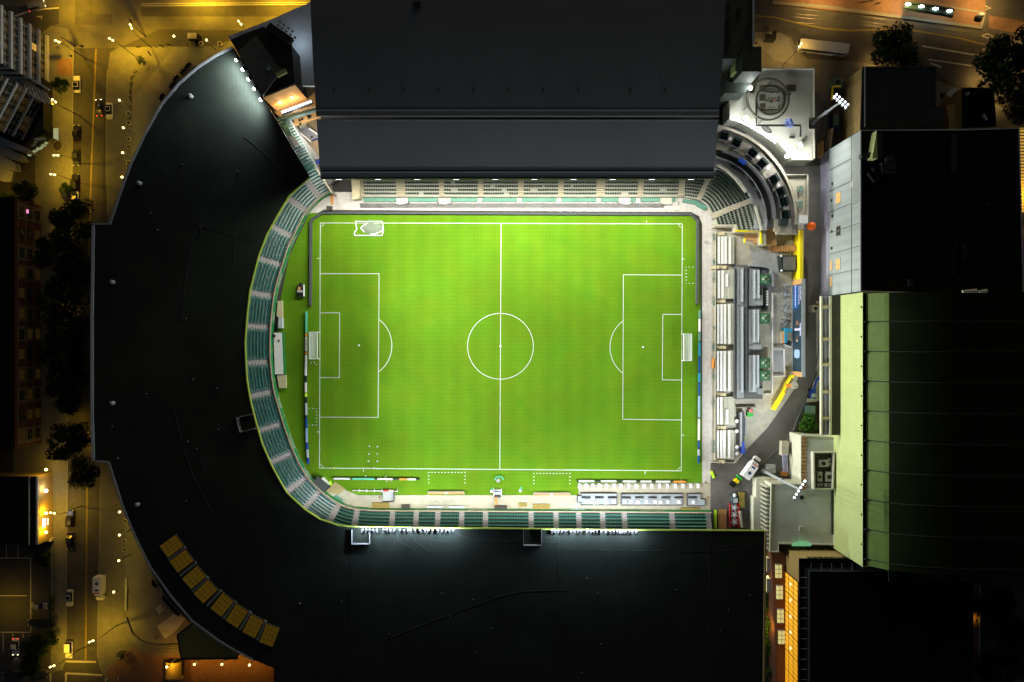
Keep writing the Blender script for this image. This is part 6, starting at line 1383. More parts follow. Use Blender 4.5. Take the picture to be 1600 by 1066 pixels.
# ------------------------------------------------------------------ vehicles
mat('car_white', (.62, .6, .55), .25, .03, spec=.6); mat('car_black', (.012, .012, .013), .2, .03, spec=.6); mat('car_silver', (.28, .29, .3), .25, .05, metal=.6); mat('car_dark', (.05, .052, .055), .25, .05, metal=.4)
def car(label, paint, kind='sedan', lit=False, name='parked_car', group='cars parked or waiting on the streets'):
    """length along y, nose towards +y"""
    t = thing(name, label, 'car', (0, 0, 0), 0, group); suv = kind == 'suv'; L_, W_ = (4.7, 1.95) if suv else (4.6, 1.85); hb = .95 if suv else .8; ht = 1.75 if suv else 1.42
    def outline(s): return [(-.5 * W_ * s, -L_ / 2 * .92), (-.36 * W_ * s, -L_ / 2), (.36 * W_ * s, -L_ / 2), (.5 * W_ * s, -L_ / 2 * .92), (.5 * W_ * s, L_ / 2 * .80), (.42 * W_ * s, L_ / 2 * .95), (.22 * W_ * s, L_ / 2), (-.22 * W_ * s, L_ / 2), (-.42 * W_ * s, L_ / 2 * .95), (-.5 * W_ * s, L_ / 2 * .80)]
    m = MB(); lo, mid, top = outline(.96), outline(1.0), outline(.9)
    def zt(y): return hb - (.16 if y > L_ * .12 else 0) * min(1, (y - L_ * .1) / 1.6) - (.06 if y < -L_ * .3 else 0)
    n = len(lo); B = [(x, y, .25) for x, y in lo] + [(x, y, .58) for x, y in mid] + [(x, y * .97, zt(y)) for x, y in top]; k = len(m.v); m.v += B
    for r_ in (0, 1):
        for i in range(n): j = (i + 1) % n; m.f.append((k + r_ * n + i, k + r_ * n + j, k + (r_ + 1) * n + j, k + (r_ + 1) * n + i)); m.m.append(0)
    m.f.append(tuple(k + 2 * n + i for i in range(n))); m.m.append(0); m.build('body', paint, t)
    yb, yf_ = (-L_ * .46, L_ * .2) if suv else (-L_ * .36, L_ * .22); rb, rf = (-L_ * .42, L_ * .05) if suv else (-L_ * .2, L_ * .06); w0, w1 = W_ * .43, W_ * .36
    g = MB(); lo4 = [(-w0, yb, hb - .03), (w0, yb, hb - .03), (w0, yf_, hb - .1), (-w0, yf_, hb - .1)]; hi4 = [(-w1, rb, ht), (w1, rb, ht), (w1, rf, ht), (-w1, rf, ht)]
    for i in range(4): j = (i + 1) % 4; g.face((lo4[i], lo4[j], hi4[j], hi4[i]))
    g.build('window', 'glass_dark', t)
    m = MB(); m.prism([(-w1 - .03, rb - .03), (w1 + .03, rb - .03), (w1 + .03, rf + .03), (-w1 - .03, rf + .03)], ht - .02, ht + .04); o = m.build('roof', paint, t)
    if kind == 'sunroof': MB().box((0, (rf + rb) / 2, ht + .05), (1.15, (rf - rb) * .85, .03)).build('sunroof', 'glass_dark', o)
    for sx in (-1, 1):
        for sy in (-1, 1): c = (sx * (W_ / 2 - .2), sy * L_ * .31, .32); o = MB().cyl((c[0] - .1, c[1], c[2]), (c[0] + .1 + .0, c[1], c[2]), .32, .32, 12).build('wheel', 'rubber', t); MB().cyl((c[0] + sx * .1, c[1], c[2]), (c[0] + sx * .125, c[1], c[2]), .19, .19, 8).build('rim', 'grey_metal', o)
        MB().box((sx * W_ * .36, L_ / 2 - .12, .62), (.36, .14, .14)).build('headlight', 'headlight' if lit else 'headlight_off', t)
        MB().box((sx * W_ * .36, -L_ / 2 + .02, .68), (.36, .1, .14)).build('tail_light', 'tail_light' if lit else 'tail_off', t)
        MB().box((sx * (W_ / 2 + .08), L_ * .12, hb), (.18, .12, .12)).build('mirror', paint, t)
    return t
def put(t, px, py, a=0, z=.02): p = P(px, py, .8); t.location = (p.x, p.y, z); t.rotation_euler = (0, 0, math.radians(a)); return t
for lab, pm, kd, x, y, a, lit in (
    ('white car at the kerb beside the round dark tree, upper left street', 'car_white', 'sunroof', 119.5, 131.5, 2, 0), ('white car half lit at the right kerb of the upper left street', 'car_white', 'sunroof', 170, 173, 180, 0),
    ('long black car at the left kerb next to the white shelter', 'car_black', 'sedan', 119, 208, 0, 0), ('dark grey car at the left kerb below the long black car', 'car_dark', 'sedan', 118, 246, 180, 0),
    ('black large car at the left kerb below the dark grey car', 'car_black', 'suv', 117, 285, 0, 0), ('white car at the left kerb half under the uppermost street tree', 'car_white', 'sedan', 116.5, 312, 180, 0),
    ('dark car driving away with red tail lights on the upper left street', 'car_dark', 'sedan', 154, 168, 4, 1), ('pale car on the avenue in the top left corner', 'car_silver', 'suv', 57, 9, -72, 1),
    ('black shiny car at the left kerb beside the lit low shop', 'car_black', 'suv', 109.5, 811, 0, 0), ('black car at the left kerb below the lit low shop', 'car_black', 'sedan', 108.5, 846, 180, 0),
    ('white car with dark sunroof at the left kerb, lower street', 'car_white', 'sunroof', 108, 935, 177, 0), ('cream white tall car waiting at the stop line, lower left', 'car_white', 'suv', 107.5, 1016, 180, 0),
    ('silver car parked sideways in the dark car park', 'car_silver', 'sedan', 61, 947, -90, 0), ('black car parked sideways below the silver car', 'car_black', 'sedan', 57, 973, 90, 0),
    ('white car with red tail lights leaving the car park', 'car_white', 'sedan', 24, 1011, 180, 1), ('dark car at the bottom of the car park beside the bushes', 'car_dark', 'sedan', 61, 1054, -90, 0), ('dark car in the bottom left corner', 'car_black', 'sedan', 18, 1056, 90, 0)):
    put(car(lab, pm, kd, lit), x, y, a, .16 if (x < 80 and y > 840) else .02)
    if lit and kd == 'sedan' and pm == 'car_white': p = P(x, y, .6); lamp('SPOT', (p.x, p.y - 2.5, .7), 60, (1, .85, .5), (p.x, p.y - 8, 0), 90, radius=.2)
def ambulance(label):
    t = thing('ambulance', label, 'ambulance', (0, 0, 0), 0, 'ambulances'); MB().box((0, -1.0, 1.6), (2.5, 4.5, 2.3), 0, 0, None, .1).build('box_body', 'white_plastic', t)
    m = MB(); m.prism([(-1.05, 1.25), (1.05, 1.25), (1.0, 3.2), (.7, 3.5), (-.7, 3.5), (-1.0, 3.2)], .4, 1.35); m.prism([(-1.02, 1.25), (1.02, 1.25), (.9, 2.0), (-.9, 2.0)], 1.35, 2.2); m.build('cab', 'white_plastic', t)
    m = MB(); m.face([(-.95, 2.62, 1.38), (.95, 2.62, 1.38), (.86, 2.05, 2.16), (-.86, 2.05, 2.16)]); m.build('windscreen', 'glass_dark', t)
    m = MB()
    for k in range(3): m.box((0, -1.5, 2.76 + k * .003), (.26, 1.1, .02), k * PI / 3)
    m.build('emblem', 'navy', t); MB().box((0, .35, 2.765), (1.1, .5, .02)).build('lettering', 'navy', t)
    for sx in (-1, 1):
        for sy in (-2.1, 2.2): o = MB().cyl((sx * .95, sy, .4), (sx * 1.2, sy, .4), .4, .4, 12).build('wheel', 'rubber', t); MB().cyl((sx * 1.2, sy, .4), (sx * 1.22, sy, .4), .22, .22, 8).build('rim', 'grey_metal', o)
        MB().box((sx * .75, 3.45, .8), (.35, .12, .2)).build('headlight', 'headlight_off', t); MB().box((sx * 1.05, -3.27, 1.0), (.2, .08, .5)).build('tail_light', 'tail_off', t); MB().box((sx * 1.25, 1.9, 1.6), (.3, .2, .35)).build('mirror', 'rubber', t)
    MB().box((0, 1.15, 2.78), (1.6, .25, .12)).build('light_bar', 'red', t); return t
put(ambulance('white box ambulance parked at the right kerb of the lower left street'), 157.5, 917, 180)
put(ambulance('white box ambulance with blue star standing on the driveway by the tan concourse'), 1172.5, 730.5, -36, .04)
def bus():
    t = thing('bus', 'long pale bus stopped at the corner of the avenue', 'bus', (0, 0, 0)); L_, W_ = 13.4, 2.65; m = MB(); m.prism([(-W_ / 2, -L_ / 2), (W_ / 2, -L_ / 2), (W_ / 2, L_ / 2 - .3), (W_ / 2 - .3, L_ / 2), (-W_ / 2 + .3, L_ / 2), (-W_ / 2, L_ / 2 - .3)], .35, 3.1); m.build('body', 'car_white', t)
    MB().box((0, 0, 3.14), (W_ - .25, L_ - .3, .1)).build('roof', 'bus_roof', t) if 'bus_roof' in MATS else None
    mat('bus_roof', (.66, .6, .48), .6, .05); MB().box((0, 0, 3.14), (W_ - .25, L_ - .3, .1)).build('roof', 'bus_roof', t)
    for sx in (-1, 1): MB().box((sx * W_ / 2, 0, 2.1), (.06, L_ - 1.6, 1.1)).build('window', 'glass_dark', t)
    MB().box((0, L_ / 2, 2.0), (W_ - .5, .06, 1.5)).build('windscreen', 'glass_dark', t)
    for y in (-4.8, 4.6): MB().box((0, y, 3.25), (.85, .85, .12)).build('hatch', 'bus_roof', t)
    for sx in (-1, 1):
        for y in (-3.8, 4.4): MB().cyl((sx * (W_ / 2 - .3), y, .5), (sx * (W_ / 2 + .02), y, .5), .5, .5, 12).build('wheel', 'rubber', t)
        MB().box((sx * (W_ / 2 + .2), L_ / 2 - .2, 2.6), (.2, .15, .5)).build('mirror', 'rubber', t); MB().box((sx * .95, L_ / 2 + .02, .8), (.4, .08, .25)).build('headlight', 'headlight_off', t); MB().box((sx * 1.05, -L_ / 2 - .02, 1.2), (.25, .08, .4)).build('tail_light', 'tail_off', t)
    return t
b_ = put(bus(), 1283, 77, 83.5); b_.location.z = .02
def utility():
    t = thing('utility_cart', 'dark pitch utility vehicle with white bar on the turf left of the grey wall', 'utility vehicle', (0, 0, 0)); MB().box((0, 0, .6), (1.9, 3.6, .5), 0, 0, None, .15).build('chassis', 'dark_canopy', t); MB().box((0, -.9, .95), (1.6, 1.3, .35)).build('cargo_bed', 'dark_metal', t); MB().box((-.4, .55, 1.05), (.6, .9, .25)).build('seat', 'tan', t)
    MB().box((-.1, -.25, 1.3), (1.5, .55, .08)).build('canopy', 'stone_fin', t); MB().box((.95, 0, 1.0), (.28, 3.2, .5)).build('roller_bar', 'white_metal', t); MB().sph((0, 1.75, .8), .45, 0, 10, 6).build('bonnet', 'dark_metal', t)
    for sx in (-1, 1):
        for sy in (-1.2, 1.2): MB().cyl((sx * .7, sy, .35), (sx * .98, sy, .35), .35, .35, 10).build('wheel', 'rubber', t)
    return t
put(utility(), 470, 454, 0, .03)
def forklift():
    t = thing('forklift', 'yellow and green loader standing behind the ambulance on the yard', 'loader', (0, 0, 0)); MB().box((0, .2, .75), (1.3, 1.2, .9), 0, 0, None, .1).build('body', 'yellow', t); MB().box((0, 1.3, .8), (1.8, .6, .7)).build('bucket', 'green_paint', t); MB().box((0, -1.2, .6), (1.5, 1.4, .7)).build('trailer', 'dark_metal', t); MB().box((0, .1, 1.6), (1.0, .9, .06)).build('roof', 'yellow', t); MB().cyl((.4, .4, 1.2), (.4, .4, 1.6), .04, .04, 5).cyl((-.4, -.3, 1.2), (-.4, -.3, 1.6), .04, .04, 5).build('roof_post', 'rubber', t)
    for sx in (-1, 1):
        for y in (-1.2, .6): MB().cyl((sx * .6, y, .35), (sx * .85, y, .35), .35, .35, 10).build('wheel', 'rubber', t)
    return t
put(forklift(), 1150, 752, -42, .04)
t = thing('flat_trailer', 'red flat trailer loaded with white round tables at the roof edge', 'trailer', (*P2(1147, 804, .8), .04)); p = P(1147, 805, .8); MB().box((p.x, p.y, .75), (2.4, 6.4, .18)).build('deck', 'red', t); MB().wall([(p.x - 1.25, p.y - 3.2), (p.x - 1.25, p.y + 3.2)], .14, .7, 1.3).wall([(p.x + 1.25, p.y - 3.2), (p.x + 1.25, p.y + 3.2)], .14, .7, 1.3).build('side', 'red', t)
for sx in (-1, 1): 
    for sy in (-2, 2): MB().cyl((p.x + sx * 1.0, p.y + sy, .38), (p.x + sx * 1.25, p.y + sy, .38), .36, .36, 10).build('wheel', 'rubber', t)
for k, dy in enumerate((2.1, .1, -1.9)):
    tt = thing('stacked_table', f'white round table stack lying on the red trailer, {("top", "middle", "lowest")[k]} of three', 'table', (p.x, p.y + dy, .84), 0, 'table stacks on the trailer'); MB().cyl((p.x, p.y + dy, .84), (p.x, p.y + dy, 1.25), .42, .42, 14).build('tabletop', 'white_plastic', tt)
    for j in range(5): a = j * 1.256 + k; MB().cyl((p.x + .72 * math.cos(a), p.y + dy + .72 * math.sin(a), .84), (p.x + .72 * math.cos(a), p.y + dy + .72 * math.sin(a), 1.15), .33, .33, 10).build('stool', 'pale_grey', tt)
p = P(1147, 780, .8); t = thing('tow_tractor', 'dark green tractor with white roof pulling the red trailer', 'tractor', (p.x, p.y, .04)); MB().box((p.x, p.y, .8), (1.5, 3.0, .9), 0, 0, None, .1).build('body', 'teal_dark', t); MB().box((p.x + .15, p.y - .2, 1.75), (1.2, 1.2, .1)).build('roof', 'pale_grey', t); MB().sph((p.x, p.y + 1.1, 1.2), .55, 0, 8, 5).build('load', 'white_cloth', t)
for sx in (-1, 1):
    for sy in (-1, 1): MB().cyl((p.x + sx * .65, p.y + sy, .4), (p.x + sx * .9, p.y + sy, .4), .4, .4, 10).build('wheel', 'rubber', t)
# small yard items
for lab, x, y, sx, sy, h, a, mt, nm, cat in (('lime green barrier lying on the dark yard', 1114, 742, .7, 2.0, .5, .4, 'lime', 'lime_barrier', 'barrier'), ('tall lime strip barrier beside the tan ramp at the roof edge', 1118.5, 812, .6, 5.0, .8, 0, 'lime', 'lime_strip', 'barrier'),
    ('olive skip between the red trailer and the cream porch', 1159.5, 782, 1.6, 4.2, 1.2, 0, 'canopy_olive', 'skip', 'skip'), ('pale box kept by the leaning lamp mast', 1205.5, 733, 2.4, 2.2, 1.6, 0, 'stone_fin', 'storage_box', 'box'), ('grey cabinet above the bright shrub', 1267.5, 641, 2.4, 2.4, 1.5, 0, 'galv_green', 'power_cabinet', 'cabinet'),
    ('orange crate stack below the pipe bundle', 1226, 741, 2.0, 1.2, 1.2, 0, 'orange_dull', 'crate', 'crate'), ('tan slab panel by the lower end of the yard', 1129, 812, 2.4, 5.4, .3, 0, 'wood_warm', 'wooden_ramp', 'ramp'), ('white slanted panel right of the red trailer', 1158, 812, .7, 4.6, 1.6, .12, 'cream_wall', 'slanted_panel', 'hoarding')):  # the last entry is a plain slanted panel
    if mt == 'orange_dull': mat('orange_dull', (.4, .17, .05), .8, .15)
    p = P(x, y, h); o = MB().box((p.x, p.y, .04 + h / 2), (sx, sy, h), a, 0, None, .06).box((p.x, p.y, .06 + h), (sx * .7, sy * .7, .05), a).build(nm, mt); tag(o, lab, cat)
m = MB(); m.prism(PL([(1222, 690), (1233, 690), (1232, 712), (1221, 712)], 2), .03, 2); tag(m.build('shed', 'concrete_cream'), 'small cream shed left of the pale low wing', 'shed')
m = MB(); 
for k in range(4): a, b = P(1223 + k * 2.2, 710, 3), P(1229 + k * 2.4, 742, 3); m.cyl((a.x, a.y, 3 - k * .1), (b.x, b.y, .8), .12, .12, 6)
tag(m.build('pipe_bundle', 'lilac'), 'bundle of pale long pipes leaning by the small shed', 'pipes')
# ------------------------------------------------------------------ goals and pitch side
def goal(label, depth=2.2):
    t = thing('goal', label, 'goal', (0, 0, 0), 0, 'goals'); h, w_ = 2.44, 7.32
    for sy in (-1, 1): MB().cyl((0, sy * w_ / 2, 0), (0, sy * w_ / 2, h), .09, .09, 8).build('post', 'white_metal', t); MB().cyl((0, sy * w_ / 2, h), (-depth, sy * w_ / 2, h - .05), .07, .07, 6).cyl((-depth, sy * w_ / 2, h - .05), (-depth, sy * w_ / 2, 0), .06, .06, 6).build('stay', 'white_metal', t)
    MB().cyl((0, -w_ / 2, h), (0, w_ / 2, h), .13, .13, 8).build('crossbar', 'white_metal', t); m = MB(); n = 30
    for i in range(n + 1): y = -w_ / 2 + w_ * i / n; m.box((-depth / 2, y, h - .06), (depth, .07 if i % 3 else .1, .02)); m.box((-depth, y, h / 2), (.03, .07, h))
    for i in range(11): x = -depth * i / 10; m.box((x, 0, h - .085), (.08, w_, .02))
    for i in range(6): m.box((-depth - .04, 0, .2 + i * .4), (.02, w_, .06))
    m.box((-depth * .95, 0, h - .03), (.35, w_, .03)); m.box((-depth * .62, 0, h - .03), (.16, w_, .03)); m.build('net', 'net', t); return t
p = P(499.3, 540, 0); g1 = goal('white goal at the left end of the pitch'); g1.location = (p.x, p.y, .03)
p = P(1065.2, 542.8, 0); g2 = dup(g1, (p.x, p.y, .03), PI, 'white goal at the right end of the pitch')
p = P(576, 368, .3); t = thing('goal', 'white goal folded down with heaped net on the upper touchline', 'goal', (p.x, p.y, .04), 0, 'goals')
m = MB(); m.path([(p.x - 3.9, p.y, .2), (p.x + 3.7, p.y, .2), (p.x + 4.1, p.y + 1.6, .25), (p.x + 3.7, p.y + 3.9, .2), (p.x - 3.7, p.y + 3.9, .2), (p.x - 3.3, p.y + 1.7, .2), (p.x - 4, p.y + .8, .2), (p.x - 3.9, p.y, .2)], .16, 6); m.build('frame', 'white_metal', t)
m = MB(); r = random.Random(2); n = 26; R_ = [(p.x + .9 + 3.0 * math.cos(2 * PI * i / n) * r.uniform(.9, 1.05) * (1 if abs(math.cos(2 * PI * i / n)) < .9 else 1.05), p.y + 2.0 + 1.55 * math.sin(2 * PI * i / n) * r.uniform(.88, 1.08)) for i in range(n)]
for i in range(n): a, b = R_[i], R_[(i + 1) % n]; c = (p.x + .7, p.y + 2.0); mid = lambda q: ((q[0] * .5 + c[0] * .5), (q[1] * .5 + c[1] * .5)); a2, b2 = mid(a), mid(b); za, zb = .4, .4; m.face(((*a, .05), (*b, .05), (*b2, zb), (*a2, za))); m.face(((*a2, za), (*b2, zb), (*c, .45)))
m.build('net', 'net_grey', t) if 'net_grey' in MATS else None
mat('net_grey', (.2, .25, .18), .9, .25, 4); m.build('net', 'net_grey', t); m = MB(); m.path([(*q, .15) for q in R_[-7:] + R_[:1]], .14, 5); m.path([(*q, .15) for q in R_[8:17]], .14, 5); m.build('net_rope', 'white_metal', t)
# team benches
def dugout():
    t = thing('team_bench', 'x', 'team bench'); MB().box((0, .5, .75), (10, .12, 1.4)).box((-5, .1, .7), (.1, .9, 1.3)).box((5, .1, .7), (.1, .9, 1.3)).build('shelter', 'concrete_cream', t)
    for s_ in (-1, 1):
        m = MB()
        for k in range(8): m.box((s_ * 2.6 - 2.1 + k * .6, 0, .45), (.52, .5, .1)); m.box((s_ * 2.6 - 2.1 + k * .6, .28, .8), (.52, .1, .6))
        m.build('seat_row', 'seat_tan', t)
    MB().box((0, .1, .4), (.7, .6, .7)).build('cooler', 'pale_grey', t); return t
mat('seat_tan', (.55, .27, .1), .6, .1)
setout(dugout(), [((*P2(697, 771, .6), .03), 0), ((*P2(862, 773, .6), .03), 0)], ['left team bench with tan seats below the pitch', 'right team bench with tan seats below the pitch'], 'team benches')
for i, (x, y) in enumerate(((768, 768), (813, 767))): p = P(x, y, .4); t = thing('ball_bag', ('left', 'right')[i] + ' white ball sack with pale strap near the lower touchline', 'bag', (p.x, p.y, .03), 0, 'ball sacks'); MB().sph((p.x, p.y, .4), .42, 0, 10, 6, (1, 1, .8)).build('sack', 'white_cloth', t); MB().path([(p.x - .2, p.y + .3, .2), (p.x + .3, p.y + 1.0, .15), (p.x + .7, p.y + .3, .15)], .1, 5).build('strap', 'panel_green', t)
p = P(780, 747, .5); t = thing('mini_arch', 'small bent green rebound frame below the halfway line', 'rebound frame', (p.x, p.y, .03)); MB().path([(p.x - 1.2, p.y - .5, .3), (p.x - .7, p.y + .4, .7), (p.x + .7, p.y + .4, .7), (p.x + 1.2, p.y - .5, .3)], .17, 6).build('frame', 'panel_green', t); MB().box((p.x - .3, p.y - .8, .2), (1.0, .9, .05), .6).build('net', 'stone_fin', t)
p = P(777.5, 770, 1); t = thing('players_steps', 'white railed grey steps at the middle of the lower edge of the turf', 'steps', (p.x, p.y, .03)); MB().box((p.x, p.y, .3), (2.0, 1.5, .5)).box((p.x, p.y - .3, .62), (1.9, .25, .1)).box((p.x, p.y + .3, .4), (1.9, .25, .3)).build('stair', 'pale_grey', t); MB().wall([(p.x - 1.05, p.y - 1), (p.x - 1.05, p.y + 1)], .16, .03, 1.1).wall([(p.x + 1.05, p.y - 1), (p.x + 1.05, p.y + 1)], .16, .03, 1.1).build('handrail', 'white_metal', t); MB().box((p.x, p.y - 1.0, .5), (1.9, .6, .9)).build('landing', 'dark_canopy', t)
p = P(775, 783, .6); tag(MB().box((p.x, p.y, .6), (.5, 2.2, .12)).box((p.x, p.y - .9, .3), (.5, .08, .6)).box((p.x, p.y + .9, .3), (.5, .08, .6)).build('orange_bench', 'orange'), 'narrow orange bench behind the white railed steps', 'bench')
for i, (x, y, w_) in enumerate(((634, 792, 2.1), (782.5, 793.5, 3.3))): p = P(x, y, .5); t = tag(MB().box((p.x, p.y, .45), (w_, 1.2, .85)).box((p.x, p.y, .9), (w_ + .15, 1.3, .06)).build('covered_table', 'dark_canopy'), ('small dark covered table left of the team benches', 'wide dark covered table behind the white railed steps')[i], 'table')
for i, (x, y, w_) in enumerate(((679.5, 792, 4.4), (714, 792.3, 4.4), (903, 796.5, 4.0))): p = P(x, y, .5); o = tag(MB().box((p.x, p.y, .72), (w_, .65, .06)).box((p.x - w_ * .4, p.y, .36), (.1, .5, .7)).box((p.x + w_ * .4, p.y, .36), (.1, .5, .7)).build('press_table', 'pale_grey'), ('long grey press table behind the left team bench, left one', 'long grey press table behind the left team bench, right one', 'long pale press table near the stairs below the right team bench')[i], 'table')
for i, (x, y, w_, h) in enumerate(((595, 791, 4.6, 1.8), (846, 793, 4.6, 1.8), (817, 789, 2.2, 1.0), (1078, 796, 5, 1.0))): p = P(x, y, .4); tag(MB().box((p.x, p.y, .3), (w_, h, .5)).box((p.x, p.y + h * .5, .6), (w_, .12, .5)).build('wooden_ramp', 'wood_olive' if 'wood_olive' in MATS else mat('wood_olive', (.3, .22, .06), .8, .15)), ('olive wooden ramp at the left of the lower concourse', 'olive wooden ramp below the right team bench', 'short olive wooden ramp right of the wide covered table', 'olive wooden ramp at the right end of the lower concourse')[i], 'ramp')
p = P(607, 776, 1); t = thing('camera_platform', 'square pale platform with red boxes left of the team benches', 'platform', (p.x, p.y, .03)); MB().box((p.x, p.y, .5), (3.2, 2.6, .9)).build('deck', 'stone_fin', t); MB().wall([(p.x - 1.6, p.y - 1.3), (p.x + 1.6, p.y - 1.3), (p.x + 1.6, p.y + 1.6)], .08, .9, 1.8).build('railing', 'dark_canopy', t); MB().box((p.x - .7, p.y + 1.6, .8), (1.3, .4, .5)).build('box', 'red', t); MB().box((p.x + 1, p.y + 1.6, .8), (1.0, .4, .4)).build('box', 'stair_cream', t)
m = MB(); m.wall(PL([(551, 766.5), (621, 768)], .8), .14, .5, .95)
for k in range(6): p = P(561 + k * 12, 766.8, .5); m.box((p.x, p.y, .4), (.1, .8, .8))
tag(m.build('barrier_fence', 'panel_white'), 'thin pale barrier fence at the lower left edge of the turf', 'fence')
a = P(496, 753, 1); t = thing('tunnel_roof', 'tilted grey tunnel roof at the lower left corner of the stand', 'tunnel', (a.x, a.y, .03)); m = MB(); m.prism(PL([(496.5, 744.5), (514.5, 758.5), (505, 770), (487.5, 755.5)], 2.3), 2.1, 2.3); m.build('roof', 'pad_grey', t); m = MB(); m.wall(PL([(503, 747.5), (514, 758)], 1.6), .25, .03, 1.9); m.build('white_edge', 'panel_white', t)
for x, y in ((497, 747), (513, 759), (504, 768)): p = P(x, y, 2); MB().cyl((p.x, p.y, 0), (p.x, p.y, 2.1), .1, .1, 6).build('post', 'dark_metal', t)
sheet('corner_mat', [(513, 766), (523.5, 753), (538, 763), (528, 772)], .04, 'wood_tan') if 'wood_tan' in MATS else None
mat('wood_tan', (.36, .3, .14), .85, .15); sheet('corner_mat', [(509, 768), (523.5, 753), (540, 764), (530, 773)], .041, 'wood_tan')
tag(MB().add(MB().box((0, 0, .35), (.35, 1.3, .5)).box((0, 0, .65), (.25, 1.1, .12)), (*P2(516.5, 755, .4), .03), .25).build('lime_barrier', 'lime'), 'small lime barrier beside the tilted grey tunnel roof', 'barrier')
sheet('teal_walk', [(519, 777), (526, 773), (537, 781), (534, 786)], .043, 'teal_panel')
# stage on the left edge of the field
t = thing('field_stage', 'long white stage with cream ends along the curved left wall', 'stage', (*P2(435, 540, 1), .03)); m = MB(); m.prism(PL([(427.5, 520), (440, 520), (442.5, 585), (429.5, 585)], 1), .03, 1.0); m.build('deck', 'panel_white', t); m = MB(); m.prism(PL([(434, 470), (441, 470), (441.5, 500), (432, 494)], .7), .03, .7); m.prism(PL([(432.5, 586), (446.5, 586), (447, 606.5), (436, 606.5)], .7), .03, .7); m.build('end_platform', 'stair_pale', t) if 'stair_pale' in MATS else None
mat('stair_pale', (.5, .45, .27), .8, .1); m.build('end_platform', 'stair_pale', t); m = MB(); m.prism(PL([(435, 497), (441, 497), (441, 513), (434.5, 513)], 1.4), .03, 1.4); m.build('drum_riser', 'pale_grey', t); q = P(428, 525, 1.2); MB().box((q.x, q.y, 1.3), (.8, .8, .6)).build('speaker', 'dark_metal', t); q = P(435.8, 532.5, 1.1); MB().cyl((q.x, q.y, 1.0), (q.x, q.y, 1.2), .25, .25, 8).build('stand', 'rubber', t)
m = MB(); m.wall(PL([(441.8, 519), (444.5, 585)], .5), .5, .03, .8); m.build('front_banner', 'banner_green', t)
# cones, balls, pale tables
def cone(): t = thing('training_cone', 'x', 'cone'); MB().cyl((0, 0, 0), (0, 0, .35), .17, .06, 10).build('body', 'pale_blue_white', t); MB().box((0, 0, .03), (.36, .36, .05)).build('foot', 'pale_blue_white', t); return t
mat('pale_blue_white', (.55, .65, .7), .5, .05)
setout(cone(), [((*P2(x, y, .2), .03), 0) for x, y in ((577, 697.5), (589.5, 698), (576.5, 709.5), (589.5, 709.5), (575.5, 721), (589.5, 721))], [f'pale training cone on the lower left of the pitch, {a} pair, {b}' for a in ('upper', 'middle', 'lower') for b in ('left one', 'right one')], 'training cones')
def ball(): t = thing('football', 'x', 'ball'); MB().sph((0, 0, .11), .16, 0, 10, 6).build('cover', 'white_plastic', t, True); return t
setout(ball(), [((*P2(x, y, .2), .03), 0) for x, y in ((486, 567), (491, 566.5), (494, 570), (561, 540), (1065, 750.5))], ['white ball below the left goal, left of three', 'white ball below the left goal, middle of three', 'white ball below the left goal, right of three', 'white ball on the left penalty spot', 'white ball near the lower right corner of the turf'], 'footballs')
def wtable(): t = thing('folding_table', 'x', 'table'); MB().box((0, 0, .73), (.82, 1.28, .06)).build('tabletop', 'white_plastic', t); MB().box((0, .5, .36), (.7, .06, .72)).box((0, -.5, .36), (.7, .06, .72)).build('leg', 'grey_metal', t); MB().box((.75, .1, .45), (.4, .4, .06)).box((.75, .3, .7), (.4, .05, .45)).build('chair', 'stair_cream', t); return t
tx = [177, 249, 322, 393, 469, 552, 630, 712, 793, 879, 960, 1046, 1132, 1218, 1300, 1386, 1466]
setout(wtable(), [((*P2(880 + x / 6.957, 759.4, .7), .035), 0) for x in tx], [f'white folding table in the row below the right touchline, {ORD[i]} from the left' for i in range(17)], 'white folding tables')
for i, q in enumerate(([(902, 775), (908, 775), (908, 771), (964, 771), (964, 789), (908, 789), (908, 785), (902, 785)], [(971, 772), (1067, 772), (1067, 789.5), (971, 789.5)], [(1074, 772), (1095, 772), (1095, 780), (1102, 780), (1102, 790.5), (1074, 790.5)])):
    t = thing('party_deck', f'grey raised deck with round tables below the pitch, {("left", "long middle", "small right")[i]} one', 'deck', (*P2(*q[0], .5), .03), 0, 'grey decks below the pitch'); m = MB(); m.prism(PL(q, .6), .03, .6); m.build('floor', 'deck_grey', t) if 'deck_grey' in MATS else None
    mat('deck_grey', (.36, .39, .42), .8, .1); 
    if i == 0: m.build('floor', 'deck_grey', t)
    m = MB(); m.wall(PL(q, .8), .22, .03, .85, 0, None, True); m.build('edge', 'dark_canopy', t)
def rtable():
    t = thing('round_table', 'x', 'table'); MB().cyl((0, 0, .72), (0, 0, .77), .48, .48, 14).build('tabletop', 'white_plastic', t); MB().cyl((0, 0, 0), (0, 0, .72), .05, .05, 6).build('leg', 'grey_metal', t)
    for k in range(4): a = k * PI / 2 + .785; MB().box((.62 * math.cos(a), .62 * math.sin(a), .45), (.7, .26, .06), a).build('seat', 'pale_grey', t)
    return t
rx = [255, 355, 470, 545, 668, 735, 815, 905, 1000, 1055, 1135, 1255, 1412]; ry = [305, 315, 315, 303, 308, 305, 312, 303, 308, 312, 305, 308, 310]
setout(rtable(), [((*P2(880 + x / 6.957, 740 + y / 6.957, 1.2), .6), rg.uniform(-.2, .2)) for x, y in zip(rx, ry)], [f'white round table with four seats on the grey decks, {ORD[i]} from the left' for i in range(13)], 'round tables on the grey decks')
